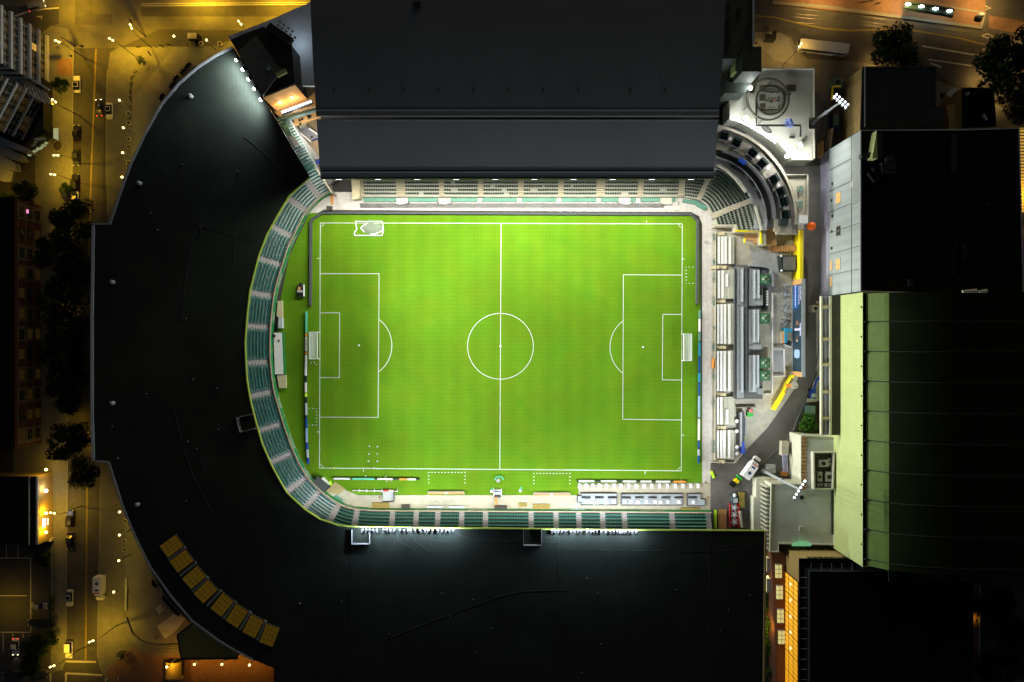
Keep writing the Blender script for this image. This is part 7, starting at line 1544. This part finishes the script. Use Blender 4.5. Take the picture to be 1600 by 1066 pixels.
def chair4():
    t = thing('chair_row', 'x', 'chair row')
    for k in range(5): m = MB(); m.box((-1.0 + k * .5, 0, .45), (.42, .4, .06)); m.box((-1.0 + k * .5, -.2, .72), (.42, .06, .45)); m.build('seat', 'rubber', t)
    MB().box((0, 0, .22), (2.3, .1, .44)).build('leg', 'dark_metal', t); return t
setout(chair4(), [((*P2(880 + x / 6.957, 777, 1), .6), 0) for x in (248, 393, 532, 685, 828, 970, 1115, 1255, 1405)], [f'row of five black chairs on the grey decks, {ORD[i]} from the left' for i in range(9)], 'black chair rows on the grey decks')
sp = []
for a, r_ in ((58, 97), (50, 98), (36, 98), (24, 98)): x, y = ring(a, r_, 6.5); sp.append(((x, y, 6.2), math.radians(a) - PI / 2))
base = [o for o in bpy.data.objects if o.name == 'chair_row'][0]
for i, (l, rz) in enumerate(sp): dup(base, l, rz, f'row of five black chairs on the curved grey concourse, {ORD[i]} from the grey roof', 'black chair rows on the curved concourse')
# ------------------------------------------------------------------ people
def person(label, px, py, rz, shirt, trousers, pose='stand', z0=.03):
    import bmesh
    bm = bmesh.new(); J = {}
    def v(n_, x, y, z): J[n_] = bm.verts.new((x, y, z)); return J[n_]
    s = 1 if pose == 'walk' else 0
    for n_, c in dict(pel=(0, 0, .95), sp=(0, .01, 1.2), ch=(0, 0, 1.38), nk=(0, 0, 1.5), hd=(0, .02, 1.6), top=(0, .02, 1.74), shl=(-.18, 0, 1.42), ell=(-.25, .02 - .08 * s, 1.15), hal=(-.26, .12 + .1 * s, .93), fl=(-.26, .17 + .1 * s, .85), shr=(.18, 0, 1.42), elr=(.25, .02 + .05 * s, 1.15), har=(.26, .12 - .1 * s, .93), fr=(.26, .17 - .1 * s, .85),
                      hpl=(-.1, 0, .9), knl=(-.11, .03 + .15 * s, .5), anl=(-.11, -.02 + .12 * s, .09), tol=(-.12, .14 + .12 * s, .04), hpr=(.1, 0, .9), knr=(.11, .03 - .02 * s, .5), anr=(.11, -.02 - .25 * s, .09), tor=(.12, .14 - .22 * s, .04)).items(): v(n_, *c)
    R_ = dict(pel=.13, sp=.12, ch=.14, nk=.055, hd=.095, top=.07, shl=.065, ell=.042, hal=.032, fl=.035, shr=.065, elr=.042, har=.032, fr=.035, hpl=.085, knl=.058, anl=.042, tol=.04, hpr=.085, knr=.058, anr=.042, tor=.04)
    for a, b in ('pel sp', 'sp ch', 'ch nk', 'nk hd', 'hd top', 'ch shl', 'shl ell', 'ell hal', 'hal fl', 'ch shr', 'shr elr', 'elr har', 'har fr', 'pel hpl', 'hpl knl', 'knl anl', 'anl tol', 'pel hpr', 'hpr knr', 'knr anr', 'anr tor') and [q.split() for q in ('pel sp', 'sp ch', 'ch nk', 'nk hd', 'hd top', 'ch shl', 'shl ell', 'ell hal', 'hal fl', 'ch shr', 'shr elr', 'elr har', 'har fr', 'pel hpl', 'hpl knl', 'knl anl', 'anl tol', 'pel hpr', 'hpr knr', 'knr anr', 'anr tor')]: bm.edges.new((J[a], J[b]))
    keys = list(J); me = bpy.data.meshes.new('body'); bm.to_mesh(me); bm.free(); o = bpy.data.objects.new('tmp', me); C.objects.link(o); mod = o.modifiers.new('s', 'SKIN')
    for i, n_ in enumerate(keys): me.skin_vertices[0].data[i].radius = (R_[n_], R_[n_] * (.75 if n_ in ('ch', 'sp', 'pel') else 1)); me.skin_vertices[0].data[i].use_root = n_ == 'pel'
    sd = o.modifiers.new('d', 'SUBSURF'); sd.levels = 1
    fm = bpy.data.meshes.new_from_object(o.evaluated_get(bpy.context.evaluated_depsgraph_get())); bpy.data.objects.remove(o)
    fm.materials.clear()
    for q in ('skin', shirt, trousers, 'rubber'): fm.materials.append(MATS[q])
    for f in fm.polygons:
        z = f.center.z; f.use_smooth = True; arm = abs(f.center.x) > .2
        f.material_index = 0 if z > 1.49 or (arm and z < 1.18) else (1 if z > .93 else (2 if z > .1 else 3))
    p = P(px, py, 1.4); t = thing('person', label, 'person', (p.x, p.y, z0), rz); b = bpy.data.objects.new('body', fm); C.objects.link(b); b.parent = t
    def kid(n_, mb, mt): q = mb.build(n_, mt, None, True); q.parent = t; return q
    kid('hair', MB().sph((0, -.005, 1.70), .112, 0, 10, 6, (1, 1.05, .85)), 'hair'); kid('nose', MB().sph((0, .135, 1.635), .018, 0, 6, 4), 'skin')
    for sx in (-1, 1): kid('eye', MB().sph((sx * .035, .112, 1.665), .012, 0, 6, 4), 'rubber'); kid('ear', MB().sph((sx * .1, .02, 1.64), .022, 0, 6, 4, (.5, 1, 1.4)), 'skin')
    kid('mouth', MB().box((0, .118, 1.585), (.05, .012, .012)), 'red'); return t
for lab, x, y, a, sh, tr, ps, z0 in (
    ('person in white shirt beside the right hand grey wall near the corner', 1104, 377, .5, 'cloth_white', 'cloth_black', 'walk', .03), ('person in white above the pale green board at the lower left', 571, 744, 2.0, 'panel_white', 'panel_green', 'walk', .03), ('person in grey below the pale green board at the lower left', 566, 752, 1, 'pale_grey', 'cloth_black', 'stand', .03),
    ('person in white cap and shirt above the dark board with orange panel', 602, 745.5, .2, 'cloth_white', 'cloth_white', 'stand', .03), ('person in red and white below the dark board with orange panel', 611, 753, 3, 'cloth_pink', 'cloth_white', 'stand', .03), ('person in pale clothes standing beside the person in red and white', 604, 752.5, 2, 'cloth_white', 'pale_grey', 'walk', .03),
    ('person in pink left of the square pale platform', 594, 772, 1, 'cloth_pink', 'cloth_white', 'walk', .03), ('person in pink and dark trousers next to the square pale platform', 592.5, 777.5, 2.4, 'cloth_pink', 'navy', 'stand', .03), ('person in white on the far side of the pink pair', 598.5, 776, 4, 'cloth_white', 'cloth_pink', 'stand', .03),
    ('person in pink standing inside the ring canopy', 1197, 170, 2, 'cloth_pink', 'cloth_white', 'walk', 6.6), ('person in dark clothes at the right end of the white tables', 1103.5, 754.5, 1, 'cloth_black', 'cloth_black', 'stand', .035), ('person in orange vest at the right end of the grey decks', 1106, 779, 3, 'orange', 'cloth_black', 'stand', .035),
    ('person in white on the upper touchline behind the folded goal', 577.5, 343.5, 0, 'cloth_white', 'cloth_white', 'stand', .03), ('person in pale clothes on the lower touchline near the training cones', 582, 731.5, 1, 'seat_tan', 'cloth_white', 'walk', .03), ('person in bright yellow on the lower touchline near the left corner', 520.5, 731.5, 2, 'yellow', 'yellow', 'stand', .03),
    ('person in orange on the forecourt below the gate canopy', 317, 1061, 1, 'orange_dull', 'cloth_black', 'walk', .14), ('person in dark clothes on the lower left plaza by the curved steps', 244, 997, 2, 'cloth_black', 'cloth_black', 'walk', .14), ('person in white and red at the bottom of the lower left kerb', 184, 1060.5, 5, 'cloth_white', 'red', 'walk', .14)):
    person(lab, x, y, a, sh, tr, ps, z0)
# ------------------------------------------------------------------ trees
def crown_mesh(seed, R_, H, n, leaf):
    r = random.Random(seed); m = MB(); cl = []
    for k in range(15): a, b = r.uniform(0, 6.283), r.uniform(.1, 1) ** .5; cl.append((R_ * .74 * b * math.cos(a), R_ * .74 * b * math.sin(a), r.uniform(-.3, .42) * H * (1.1 - b * .6), R_ * r.uniform(.24, .42)))
    for k in range(n):
        c = cl[r.randrange(len(cl))]; th, ph = r.uniform(0, 6.283), math.acos(r.uniform(-.5, 1)); q = c[3] * r.uniform(.5, 1.12)
        p = Vector((c[0] + q * math.sin(ph) * math.cos(th), c[1] + q * math.sin(ph) * math.sin(th), c[2] + q * .8 * math.cos(ph)))
        d = Vector((r.uniform(-1, 1), r.uniform(-1, 1), r.uniform(-.6, .6))).normalized(); e = d.cross(Vector((r.uniform(-1, 1), r.uniform(-1, 1), r.uniform(-.2, 1)))).normalized(); s = leaf * r.uniform(.6, 1.3)
        m.face([tuple(p - d * s), tuple(p + e * s * .45), tuple(p + d * s), tuple(p - e * s * .45)])
    return m
def tree_proto(seed, R_, H, n, leaf, lm='leaf_dark'):
    t = thing('street_tree', 'x', 'tree'); m = MB(); z = H * .62; m.cyl((0, 0, 0), (.1, 0, z * .45), .3, .22, 8); r = random.Random(seed)
    for k in range(6): a = k * 1.05 + r.uniform(-.3, .3); b = (R_ * .5 * math.cos(a), R_ * .5 * math.sin(a), z * r.uniform(.85, 1.15)); m.cyl((.1, 0, z * .42), b, .16, .06, 6); m.cyl(b, (b[0] * 1.5, b[1] * 1.5, b[2] + 1), .06, .02, 5)
    m.build('trunk', 'bark', t); c = crown_mesh(seed, R_, H * .55, n, leaf); mm = MB(); mm.add(c, (0, 0, z)); mm.build('crown', lm, t); return t
protos = [tree_proto(21, 6.2, 11, 3000, .42), tree_proto(22, 6.6, 11.5, 3200, .42), tree_proto(23, 5.6, 10, 2600, .4)]
TR = [(113, 346, 38, 'uppermost tree of the dark street row, lamp lit along its top edge'), (93, 395, 38, 'second dark tree of the street row, leaning over the brick house'), (117, 425, 30, 'third dark tree of the street row, close to the roof gutter'), (96, 462, 38, 'fourth dark tree of the street row from the top'),
      (106, 512, 38, 'fifth dark tree of the street row, level with the pitch middle'), (93, 556, 40, 'sixth dark tree of the street row, covering the brick house'), (106, 603, 36, 'seventh dark tree of the street row from the top'), (108, 632, 20, 'small dark tree at the gap in the street row'), (98, 690, 36, 'lowest large dark tree of the street row'), (126, 682, 24, 'dark tree beside the lowest large street tree, next to the roof'), (133, 738, 28, 'dim low tree by the notch in the roof edge')]
used = [0, 0, 0]
def plant(i, px, py, rpx, label, group, zc=7.0, name=None):
    R0 = (6.2, 6.6, 5.6)[i % 3]; k = (D - zc) / F; sc = rpx * k / R0; p = P(px, py, zc * max(.5, min(1.2, sc)))
    t = protos[i % 3]
    if not used[i % 3]: used[i % 3] = 1; place(t, (p.x, p.y, .1), i * 1.7, sc); t['label'] = label; t['group'] = group
    else: t = dup(t, (p.x, p.y, .1), i * 1.7, label, group, sc)
    return t
for i, (x, y, r_, lab) in enumerate(TR): plant(i, x, y, r_, lab, 'street trees on the left')
for i, (x, y, r_, lab) in enumerate(((1396, 79, 42, 'round dark tree standing in the avenue above the square dark roof'), (1562, 116, 58, 'large dark tree at the right edge above the small black annexe'), (1610, 80, 52, 'dark tree cut by the right edge beside the large tree'), (1592, 165, 30, 'lower dark tree at the right edge beside the annexe'))): plant(i + 1, x, y, r_, lab, 'trees along the avenue')
for i, (x, y, r_, lab) in enumerate(((1555, 955, 40, 'very dark tree in the lower right corner beside the terrace strip'), (1592, 1000, 42, 'very dark tree at the right edge in the lower right corner'), (1560, 1050, 42, 'lowest dark tree in the lower right corner'))): plant(i, x, y, r_, lab, 'dark trees in the lower right corner')
for i, (x, y, r_, lab) in enumerate(((93, 133, 15, 'round dark tree on the pavement beside the white car'), (98, 293, 11, 'small dark tree on the pavement beside the black large car'), (40, 303, 22, 'dark bushy tree at the corner of the brick house'), (10, 318, 18, 'dark bushy tree at the left edge above the brick house'), (66, 873, 15, 'small green tree lit from below in the car park'), (58, 1010, 22, 'dark bushy tree at the lower end of the car park'), (45, 1040, 20, 'lowest dark bushy tree by the car park exit'), (78, 1000, 14, 'small dim tree at the car park corner'))): plant(i + 2, x, y, r_, lab, 'small trees on the left')
p = P(1262, 663, 1.5); t = thing('shrub', 'bright green round shrub beside the driveway below the grey cabinet', 'shrub', (p.x, p.y, .05)); m = MB(); m.add(crown_mesh(5, 3.0, 2.4, 1500, .3), (p.x, p.y, 1.3)); m.build('foliage', 'leaf_bright', t); MB().cyl((p.x, p.y, 0), (p.x, p.y, 1.2), .12, .08, 6).build('trunk', 'bark', t)
for k, (x, y) in enumerate(((1200, 940), (1201, 975), (1204, 1010), (1209, 1045))):
    p = P(x, y, 1); t = thing('hedge', f'green lit hedge clump between the roof and the brick wing, {ORD[k]} from the top', 'hedge', (p.x, p.y, 0), 0, 'hedge clumps by the brick wing'); m = MB(); m.add(crown_mesh(30 + k, 2.6, 2.2, 900, .28), (p.x, p.y, 1.0)); m.build('foliage', 'leaf_bright', t)
m = MB(); r = random.Random(6)
for k in range(900): p = P(r.uniform(78, 84), r.uniform(930, 1005), .5); a = r.uniform(0, 3); m.box((p.x, p.y, r.uniform(.3, .8)), (.3, .16, .03), a)
o = m.build('ground_cover', 'leaf_mid'); o['kind'] = 'stuff'; o['label'] = 'low dark planting along the car park wall'
SOD2 = (1, .60, .15); AVE = (1, .55, .022)
# ------------------------------------------------------------------ street lamps
def lamp_proto():
    t = thing('street_lamp', 'x', 'street lamp'); MB().cyl((0, 0, 0), (0, 0, 8.9), .12, .07, 8).build('pole', 'dark_metal', t); MB().cyl((0, 0, 8.8), (2.0, 0, 9.1), .06, .05, 6).build('arm', 'dark_metal', t)
    for dx in (1.5, 2.5): o = MB().box((dx, 0, 9.12), (.7, .34, .12), 0, 0, None, .05).build('head', 'grey_metal', t); MB().sph((dx, 0, 9.14), .3, 0, 10, 6, (1.2, .8, .6)).build('bulb', 'bulb_sodium', o)
    return t
def post_proto():
    t = thing('plaza_lamp', 'x', 'plaza lamp'); MB().cyl((0, 0, 0), (0, 0, 5.6), .22, .16, 10).build('post', 'stone_fin', t); MB().cyl((0, 0, 5.6), (0, 0, 5.75), .4, .4, 10).build('cap', 'dark_metal', t); MB().sph((0, 0, 5.95), .3, 0, 10, 6).build('bulb', 'bulb_sodium', t); return t
SL_ = [(90, 65, 155), (174, 62, 150), (205, 42, 115), (375, 36, 130), (88, 243, 180), (143, 1002, 200), (82, 1041, 200), (85, 158, 140), (83, 273, 170), (1250, 71, 60)]
labs = ['twin headed lamp at the corner of the first office tower', 'twin headed lamp at the street corner left of the signal mast', 'twin headed lamp beside the signal mast on the avenue corner', 'twin headed lamp at the avenue rim of the horseshoe roof', 'twin headed lamp on the pavement beside the dark grey car', 'twin headed lamp hanging over the lower left street', 'twin headed lamp beside the car park bushes', 'twin headed lamp below the round dark tree', 'twin headed lamp above the brick house corner', 'twin headed lamp over the front of the pale bus']
sp = []
for x, y, a in SL_: h = P(x, y, 9.1); a = math.radians(a); sp.append(((h.x - 2 * math.cos(a), h.y - 2 * math.sin(a), .1), a)); lamp('SPOT', (h.x, h.y, 8.7), (11000 if y < 100 else 6000) if x < 1000 else 4500, (AVE if y < 100 else SODIUM) if x < 1000 else SOD2, (h.x, h.y, 0), 140, 1, .25)
setout(lamp_proto(), sp, labs, 'twin headed street lamps')
PL_ = [(187, 157), (193, 200), (192, 239), (191, 277), (187, 836), (186, 876), (178, 925), (187, 800), (272, 57), (323, 63), (261, 1042), (304, 1038), (347, 1038), (390, 1039)]
labs = [f'pale plaza lamp column left of the horseshoe roof, {ORD[i]} from the top' for i in range(4)] + [f'pale plaza lamp column on the lower left plaza, {q}' for q in ('second from the top', 'third from the top', 'lowest one', 'topmost one')] + ['pale plaza lamp column on the avenue pavement, left of the kiosk', 'pale plaza lamp column on the avenue pavement, right of the kiosk'] + [f'pale plaza lamp column below the gate canopy, {ORD[i]} from the left' for i in range(4)]
sp = []
for x, y in PL_: h = P(x, y, 5.95); sp.append(((h.x, h.y, .12), 0)); lamp('SPOT', (h.x, h.y, 5.5), 1000 if y < 1000 else 3800, (1, .64, .07) if y < 1000 else (1, .44, .02), (h.x, h.y, 0), 165, .5, .25)
setout(post_proto(), sp, labs, 'plaza lamp columns')
HID = [  # lamps outside the frame and unseen fill lamps added under crowns and by walls: photo position, height, power, colour
    (90, -14, 8.7, 16000, AVE), (300, -25, 8.7, 34000, AVE), (430, -25, 8.7, 34000, AVE), (1300, -14, 8.7, 9500, SOD2), (1420, -14, 8.7, 10500, SOD2), (1560, -14, 8.7, 12000, SOD2), (1640, 60, 8.7, 6000, SOD2),
    (1600, 300, 8.7, 5200, SODIUM), (-14, 290, 8.7, 1500, SODIUM), (-16, 965, 8.7, 2200, SODIUM),
    (84, 801, 8.7, 3600, SODIUM), (1384, 90, 4.5, 2600, SOD2), (1544, 118, 4.5, 2600, SOD2), (1572, 150, 4.5, 1500, SOD2), (85, 360, 4.2, 500, SODIUM), (95, 480, 4.2, 420, SODIUM), (110, 660, 4.2, 600, SODIUM), (130, 690, 4.2, 1300, SODIUM), (74, 1003, 3.5, 900, SODIUM),
    (1181, 68, 6, 1500, SOD2), (1201, 985, 6.5, 2600, SODIUM), (1526, 970, 8.5, 150, SODIUM)]
hl = 0
for x, y, z, pw, col in HID:
    p = P(x, y, z); lamp('SPOT', (p.x, p.y, z - .35), pw, col, (p.x, p.y, 0), 145, 1, .2)
    if 0 <= x < 1600 and y > 0 and z != 8.7:
        t = thing('added_low_lamp', 'added low fill lamp post hidden among trees and walls near ' + ('the left street trees', 'the avenue on the right')[x > 800], 'lamp', (p.x, p.y, .1), 0, 'low lamp posts ' + ('left', 'right')[x > 800]); MB().cyl((p.x, p.y, .1), (p.x, p.y, z), .07, .05, 6).build('pole', 'dark_metal', t); MB().box((p.x, p.y, z + .06), (.5, .5, .1)).build('head', 'dark_metal', t); MB().sph((p.x, p.y, z - .08), .14, 0, 8, 5, (1, 1, .5)).build('bulb', 'bulb_sodium', t)
    elif x == 84: a = math.radians(-10); base = [o for o in bpy.data.objects if o.name == 'street_lamp'][0]; dup(base, (p.x + 2 * math.cos(a), p.y + 2 * math.sin(a), .1), a + PI, 'twin headed lamp beside the lit low shop', 'twin headed street lamps')
# signal mast at the avenue corner, cables
p = P(228, 57, 0); q = P(203, 31, 6.5); t = thing('signal_mast', 'dark signal mast with long arm at the avenue corner', 'traffic signal', (p.x, p.y, .13)); MB().cyl((p.x, p.y, .13), (p.x, p.y, 6.8), .16, .1, 8).build('pole', 'dark_metal', t); MB().cyl((p.x, p.y, 6.5), (q.x, q.y, 6.7), .08, .05, 6).build('arm', 'dark_metal', t)
for u in (.4, .7, .98): c = p.lerp(q, u); MB().box((c.x, c.y, 6.3), (.35, .35, .9)).build('signal_head', 'rubber', t)
p = P(118, 73, 0); t = thing('signal_mast', 'dark signal mast with two arms at the office tower corner', 'traffic signal', (p.x, p.y, .13)); MB().cyl((p.x, p.y, .13), (p.x, p.y, 6.5), .14, .1, 8).build('pole', 'dark_metal', t)
for x, y in ((90, 72.5), (110, 87), (98, 66), (128, 72)): c = P(x, y, 6.4); MB().cyl((p.x, p.y, 6.4), (c.x, c.y, 6.4), .06, .05, 5).box((c.x, c.y, 6.3), (.5, .4, .7)).build('arm', 'dark_metal', t)
# lamp masts
def mast(name, base, head, h, z0, label, n=5, rows=2, ang=0.0, lit='bulb_flood'):
    b = P(*base, z0); t = thing(name, label, 'lamp mast', (b.x, b.y, z0)); MB().cyl((b.x, b.y, z0), (b.x, b.y, h), .45, .25, 12).build('pole', 'galvanised', t); MB().cyl((b.x, b.y, z0), (b.x, b.y, z0 + 1.5), .8, .6, 12).build('footing', 'galvanised', t); MB().box((b.x, b.y, h), (n * .9 + .3, .4, .3), ang).build('crossbar', 'galvanised', t)
    MB().cyl((b.x, b.y, z0 + (h - z0) * .5), (b.x, b.y, z0 + (h - z0) * .56), .5, .5, 10).build('collar', 'galvanised', t)
    ca, sa = math.cos(ang), math.sin(ang)
    for i in range(n):
        for j in range(rows): u, w_ = (i - (n - 1) / 2) * .95, (j - .5) * .85 if rows > 1 else .3; x, y = b.x + u * ca - w_ * sa, b.y + u * sa + w_ * ca; o = MB().box((x, y, h + .35), (.6, .6, .5), ang, 0, None, .1).build('floodlight', 'dark_metal' if lit != 'bulb_flood' else 'galvanised', t); MB().box((x - .12, y + .1, h + .62), (.42, .42, .08), ang).build('lens', lit, o)
    return t
mast('lamp_mast', (1268.5, 192), (1310, 160), 17.5, .05, 'leaning looking lamp mast with two lit rows of floodlights in the right alley', 5, 2, -.72)
mast('lamp_mast', (1193, 736), (1250, 765), 25.5, .05, 'tall lamp mast with bluish floodlights rising beside the white ambulance', 6, 1, 1.0, 'bulb_flood')
# very bright lamps of the terrace corner
def ball_lamp(): t = thing('terrace_floodlight', 'x', 'floodlight'); MB().cyl((0, 0, 0), (0, 0, 3.0), .1, .08, 8).build('pole', 'grey_metal', t); MB().box((0, 0, 3.1), (.8, .6, .4), .6).build('housing', 'grey_metal', t); MB().sph((-.1, -.1, 3.2), .55, 0, 12, 8).build('lens', 'bulb_hot', t); return t
mat('bulb_hot', (1, 1, 1), .4, 0, emit=(1, .98, .95), estr=20)
bl = [(1214.5, 216.5, 6.6), (1230.5, 243.5, 6.6), (1166, 184, 6.6), (1173, 137, 9)]
setout(ball_lamp(), [((*P2(x, y, z + 3.2), z), 0) for x, y, z in bl], ['dazzling white floodlight at the end of the lamp string', 'most dazzling white floodlight at the terrace corner above the deck', 'small dazzling floodlight at the start of the lamp string', 'dazzling floodlight at the corner of the dark stair roof'], 'dazzling terrace floodlights')
for (x, y, z), pw in zip(bl, (1800, 3800, 800, 1100)): p = P(x, y, z + 3.2); lamp('POINT', (p.x - .3, p.y - .3, z + 4.4), pw, (.97, .98, 1), radius=.5)
# floodlights along the lower roof edge
def fl_proto():
    t = thing('roof_floodlight', 'black floodlight in the bright row along the lower roof edge', 'floodlight', (0, 0, 0), 0, 'floodlights of the lower roof edge'); MB().box((0, -.1, .75), (.5, .7, .5), 0, 0, None, .08).build('housing', 'rubber', t); MB().box((0, .27, .62), (.42, .08, .3)).build('lens', 'bulb_flood', t); MB().cyl((0, 0, 0), (0, 0, .55), .06, .06, 6).box((0, -.5, .5), (.12, .6, .1)).build('bracket', 'dark_metal', t); return t
xs = [540 + x / 6.667 for x in (175, 215, 250, 290, 330, 395, 430, 465, 505, 565, 610, 650, 685, 725, 780, 825, 860, 905, 960, 1005, 1045, 1080, 1120)] + [780 + x / 7.955 for x in (655, 690, 735, 780, 820, 890, 940, 980, 1020, 1085, 1140, 1175, 1215, 1265, 1330, 1385, 1425, 1465, 1500, 1560)] + [960 + x / 6.127 for x in (75, 110, 140, 170, 205)]
setout(fl_proto(), [((*P2(x, 829 + (x - 550) * .0045 + rg.uniform(-.3, .3), RZ + .6), RZ), rg.uniform(-.5, .5)) for x in xs], None)
for x in (565, 590, 615, 640, 665, 690, 708, 870, 895, 920, 945, 970, 992): p = P(x, 827.5 + (x - 550) * .0045, RZ + 1.2); lamp('POINT', (p.x, p.y + .1, RZ + 2.1), 3800, (.66, .8, 1), radius=.25)
# access frames on the roof
for i, (q, lab) in enumerate(((((369, 653), (394, 647.5), (398, 670), (374, 676)), 'small pale catwalk frame on the left part of the horseshoe roof'), (((549, 829), (549, 851), (577, 851), (577, 829)), 'pale catwalk frame on the lower roof below the left floodlight row'), (((818, 828), (818, 853), (846, 853), (846, 828)), 'pale catwalk frame on the lower roof between the floodlight rows'))):
    m = MB(); pp = PL(q, RZ + 1)
    if i == 0: m.wall([pp[1], pp[0], pp[3], pp[2]], .14, RZ, RZ + .9); m.wall([pp[0], pp[3]], .7, RZ + .1, RZ + .5)
    else: m.wall(pp, .13, RZ, RZ + .9); m.wall([pp[1], pp[2]], .35, RZ + .1, RZ + .5)
    tag(m.build('catwalk', 'vent_mid'), lab, 'catwalk')
# platform shelters
t = thing('tram_shelter', 'glass tram shelter with four bright lamps on the red platform', 'shelter', (*P2(1450, 13, 3), .25)); m = MB(); m.wall(PL([(1414, 8), (1490, 20)], 3.2), 2.6, 2.9, 3.1); m.build('roof', 'shelter_glass', t) if 'shelter_glass' in MATS else None
mat('shelter_glass', (.05, .09, .07), .3, .2, 1); m.build('roof', 'shelter_glass', t); m = MB(); m.wall(PL([(1412, 4), (1492, 17)], 3.2), .2, 3.1, 3.3); m.wall(PL([(1412, 13), (1490, 25)], 3.2), .2, 3.1, 3.3); m.build('frame', 'dark_metal', t)
for x, y in ((1419, 6.5), (1440, 10), (1462, 13.5), (1484, 17)): p = P(x, y, 3.3); MB().sph((p.x, p.y, 3.3), .5, 0, 10, 6, (1.5, .6, .4)).build('lamp', 'bulb_white', t); lamp('SPOT', (p.x, p.y, 2.8), 260, (.9, 1, .8), (p.x, p.y, 0), 160, .5, .2)
for x, y in ((1416, 12), (1440, 16), (1464, 20), (1488, 24)): p = P(x, y, 1.5); MB().cyl((p.x, p.y, .25), (p.x, p.y, 3), .08, .08, 6).build('post', 'dark_metal', t)
p = P(1531, 25, 1); t = thing('ticket_kiosk', 'shiny rounded ticket kiosk at the end of the red platform', 'kiosk', (p.x, p.y, .25)); MB().sph((p.x, p.y, 1.2), 1.0, 0, 12, 8, (1.1, .7, 1.1)).build('body', 'galvanised', t, True); MB().box((p.x, p.y, .5), (1.2, .9, .6)).build('foot', 'dark_metal', t)
for i, (x, y) in enumerate(((1350, 4), (1362, 2), (1372, 6))): p = P(x, y, .6); tag(MB().path([(p.x - .6, p.y, .25), (p.x - .6, p.y, 1.0), (p.x + .6, p.y + .2, 1.0), (p.x + .6, p.y + .2, .25)], .07).box((p.x, p.y + .1, .6), (1.1, .12, .1)).build('bicycle_rack', 'dark_metal'), f'dark bicycle rack on the red tram platform, {ORD[i]} from the left', 'bicycle rack', 'bicycle racks on the platform')
p = P(1210, 57, 2); t = thing('bus_shelter', 'dark small bus shelter on the corner island left of the bus', 'shelter', (p.x - 1, p.y, .16)); q = P(1208, 57.5, 2.6); MB().box((q.x - .6, q.y, 2.5), (3.0, 1.5, .15), -.1).build('roof', 'rubber', t); MB().box((q.x - .6, q.y - .6, 1.3), (2.8, .08, 2.2), -.1).build('back_panel', 'glass_dark', t); MB().sph((q.x + .5, q.y + 1.2, 2.4), .6, 0, 8, 5).build('bin', 'rubber', t)
m = MB(); m.prism(PL([(1594, 200), (1606, 200), (1606, 330), (1596, 330)], 4), 0, 4); o = tag(m.build('lit_facade', 'window_amber'), 'strip of warm lit facade at the right edge beside the black flat roof', 'facade'); m = MB()
for k in range(26): p = P(1598, 202 + k * 5, 4); m.box((p.x, p.y, 4.05), (2.6, .3, .2))
k = m.build('slat', 'stone_fin', None); k.parent = o
m = MB(); m.prism(PL([(1592, 375), (1606, 375), (1606, 440), (1593, 440)], 3), 0, 3); tag(m.build('purple_awning', 'purple'), 'dark purple red awning at the right edge', 'awning')
# ------------------------------------------------------------------ floodlights
gs = [o for o in bpy.data.objects if o.name == 'grandstand'][0]; rs = [o for o in bpy.data.objects if o.name == 'roofed_stand'][0]
for i in range(10):              # below the front edge of the grey roof
    x = P(530 + i * 61, 280, 26).x
    k = MB().box((x, yf - .1, 26.55), (1.6, .5, .25)).build('floodlight', 'dark_metal', gs); MB().box((x, yf - .2, 26.4), (1.4, .35, .06)).build('lens', 'bulb_flood', k)
    lamp('SPOT', (x, yf - .6, 26.2), 23000, FLOOD, (x * .95, -16, 0), 160, .35, .5)
for px in (530, 600, 670, 740, 810, 880, 950, 1020, 1090):   # row on the edge of the lower roof
    p = P(px, 827, 18.6); lamp('SPOT', (p.x, p.y + 1.7, 18.8), 7000, FLOOD, (p.x * .8, 16, 0), 178, .2, .5)
for px, py in ((391, 640), (384, 580), (384, 500), (396, 430)):      # under the left rim of the horseshoe roof, shining across to the right
    p = P(px, py, 17); k = MB().box((p.x - .5, p.y, 15.9), (.4, 1.6, .3)).build('floodlight', 'dark_metal', rs); MB().box((p.x - .27, p.y, 15.85), (.06, 1.4, .22)).build('lens', 'bulb_flood', k); lamp('SPOT', (p.x + .2, p.y, 15.8), 200000, FLOOD, (85, p.y * 1.0 - 6, 9), 62, 1, .5)
# floodlights of the two masts
p = P(1310, 160, 17); lamp('SPOT', (p.x - .5, p.y - .5, 17.2), 30000, FLOOD, (58, -10, 0), 90, .8, .5)
p = P(1250, 765, 25); lamp('SPOT', (p.x - .6, p.y + .6, 25), 48000, (.9, .95, 1), (50, 14, 0), 110, .8, .5)
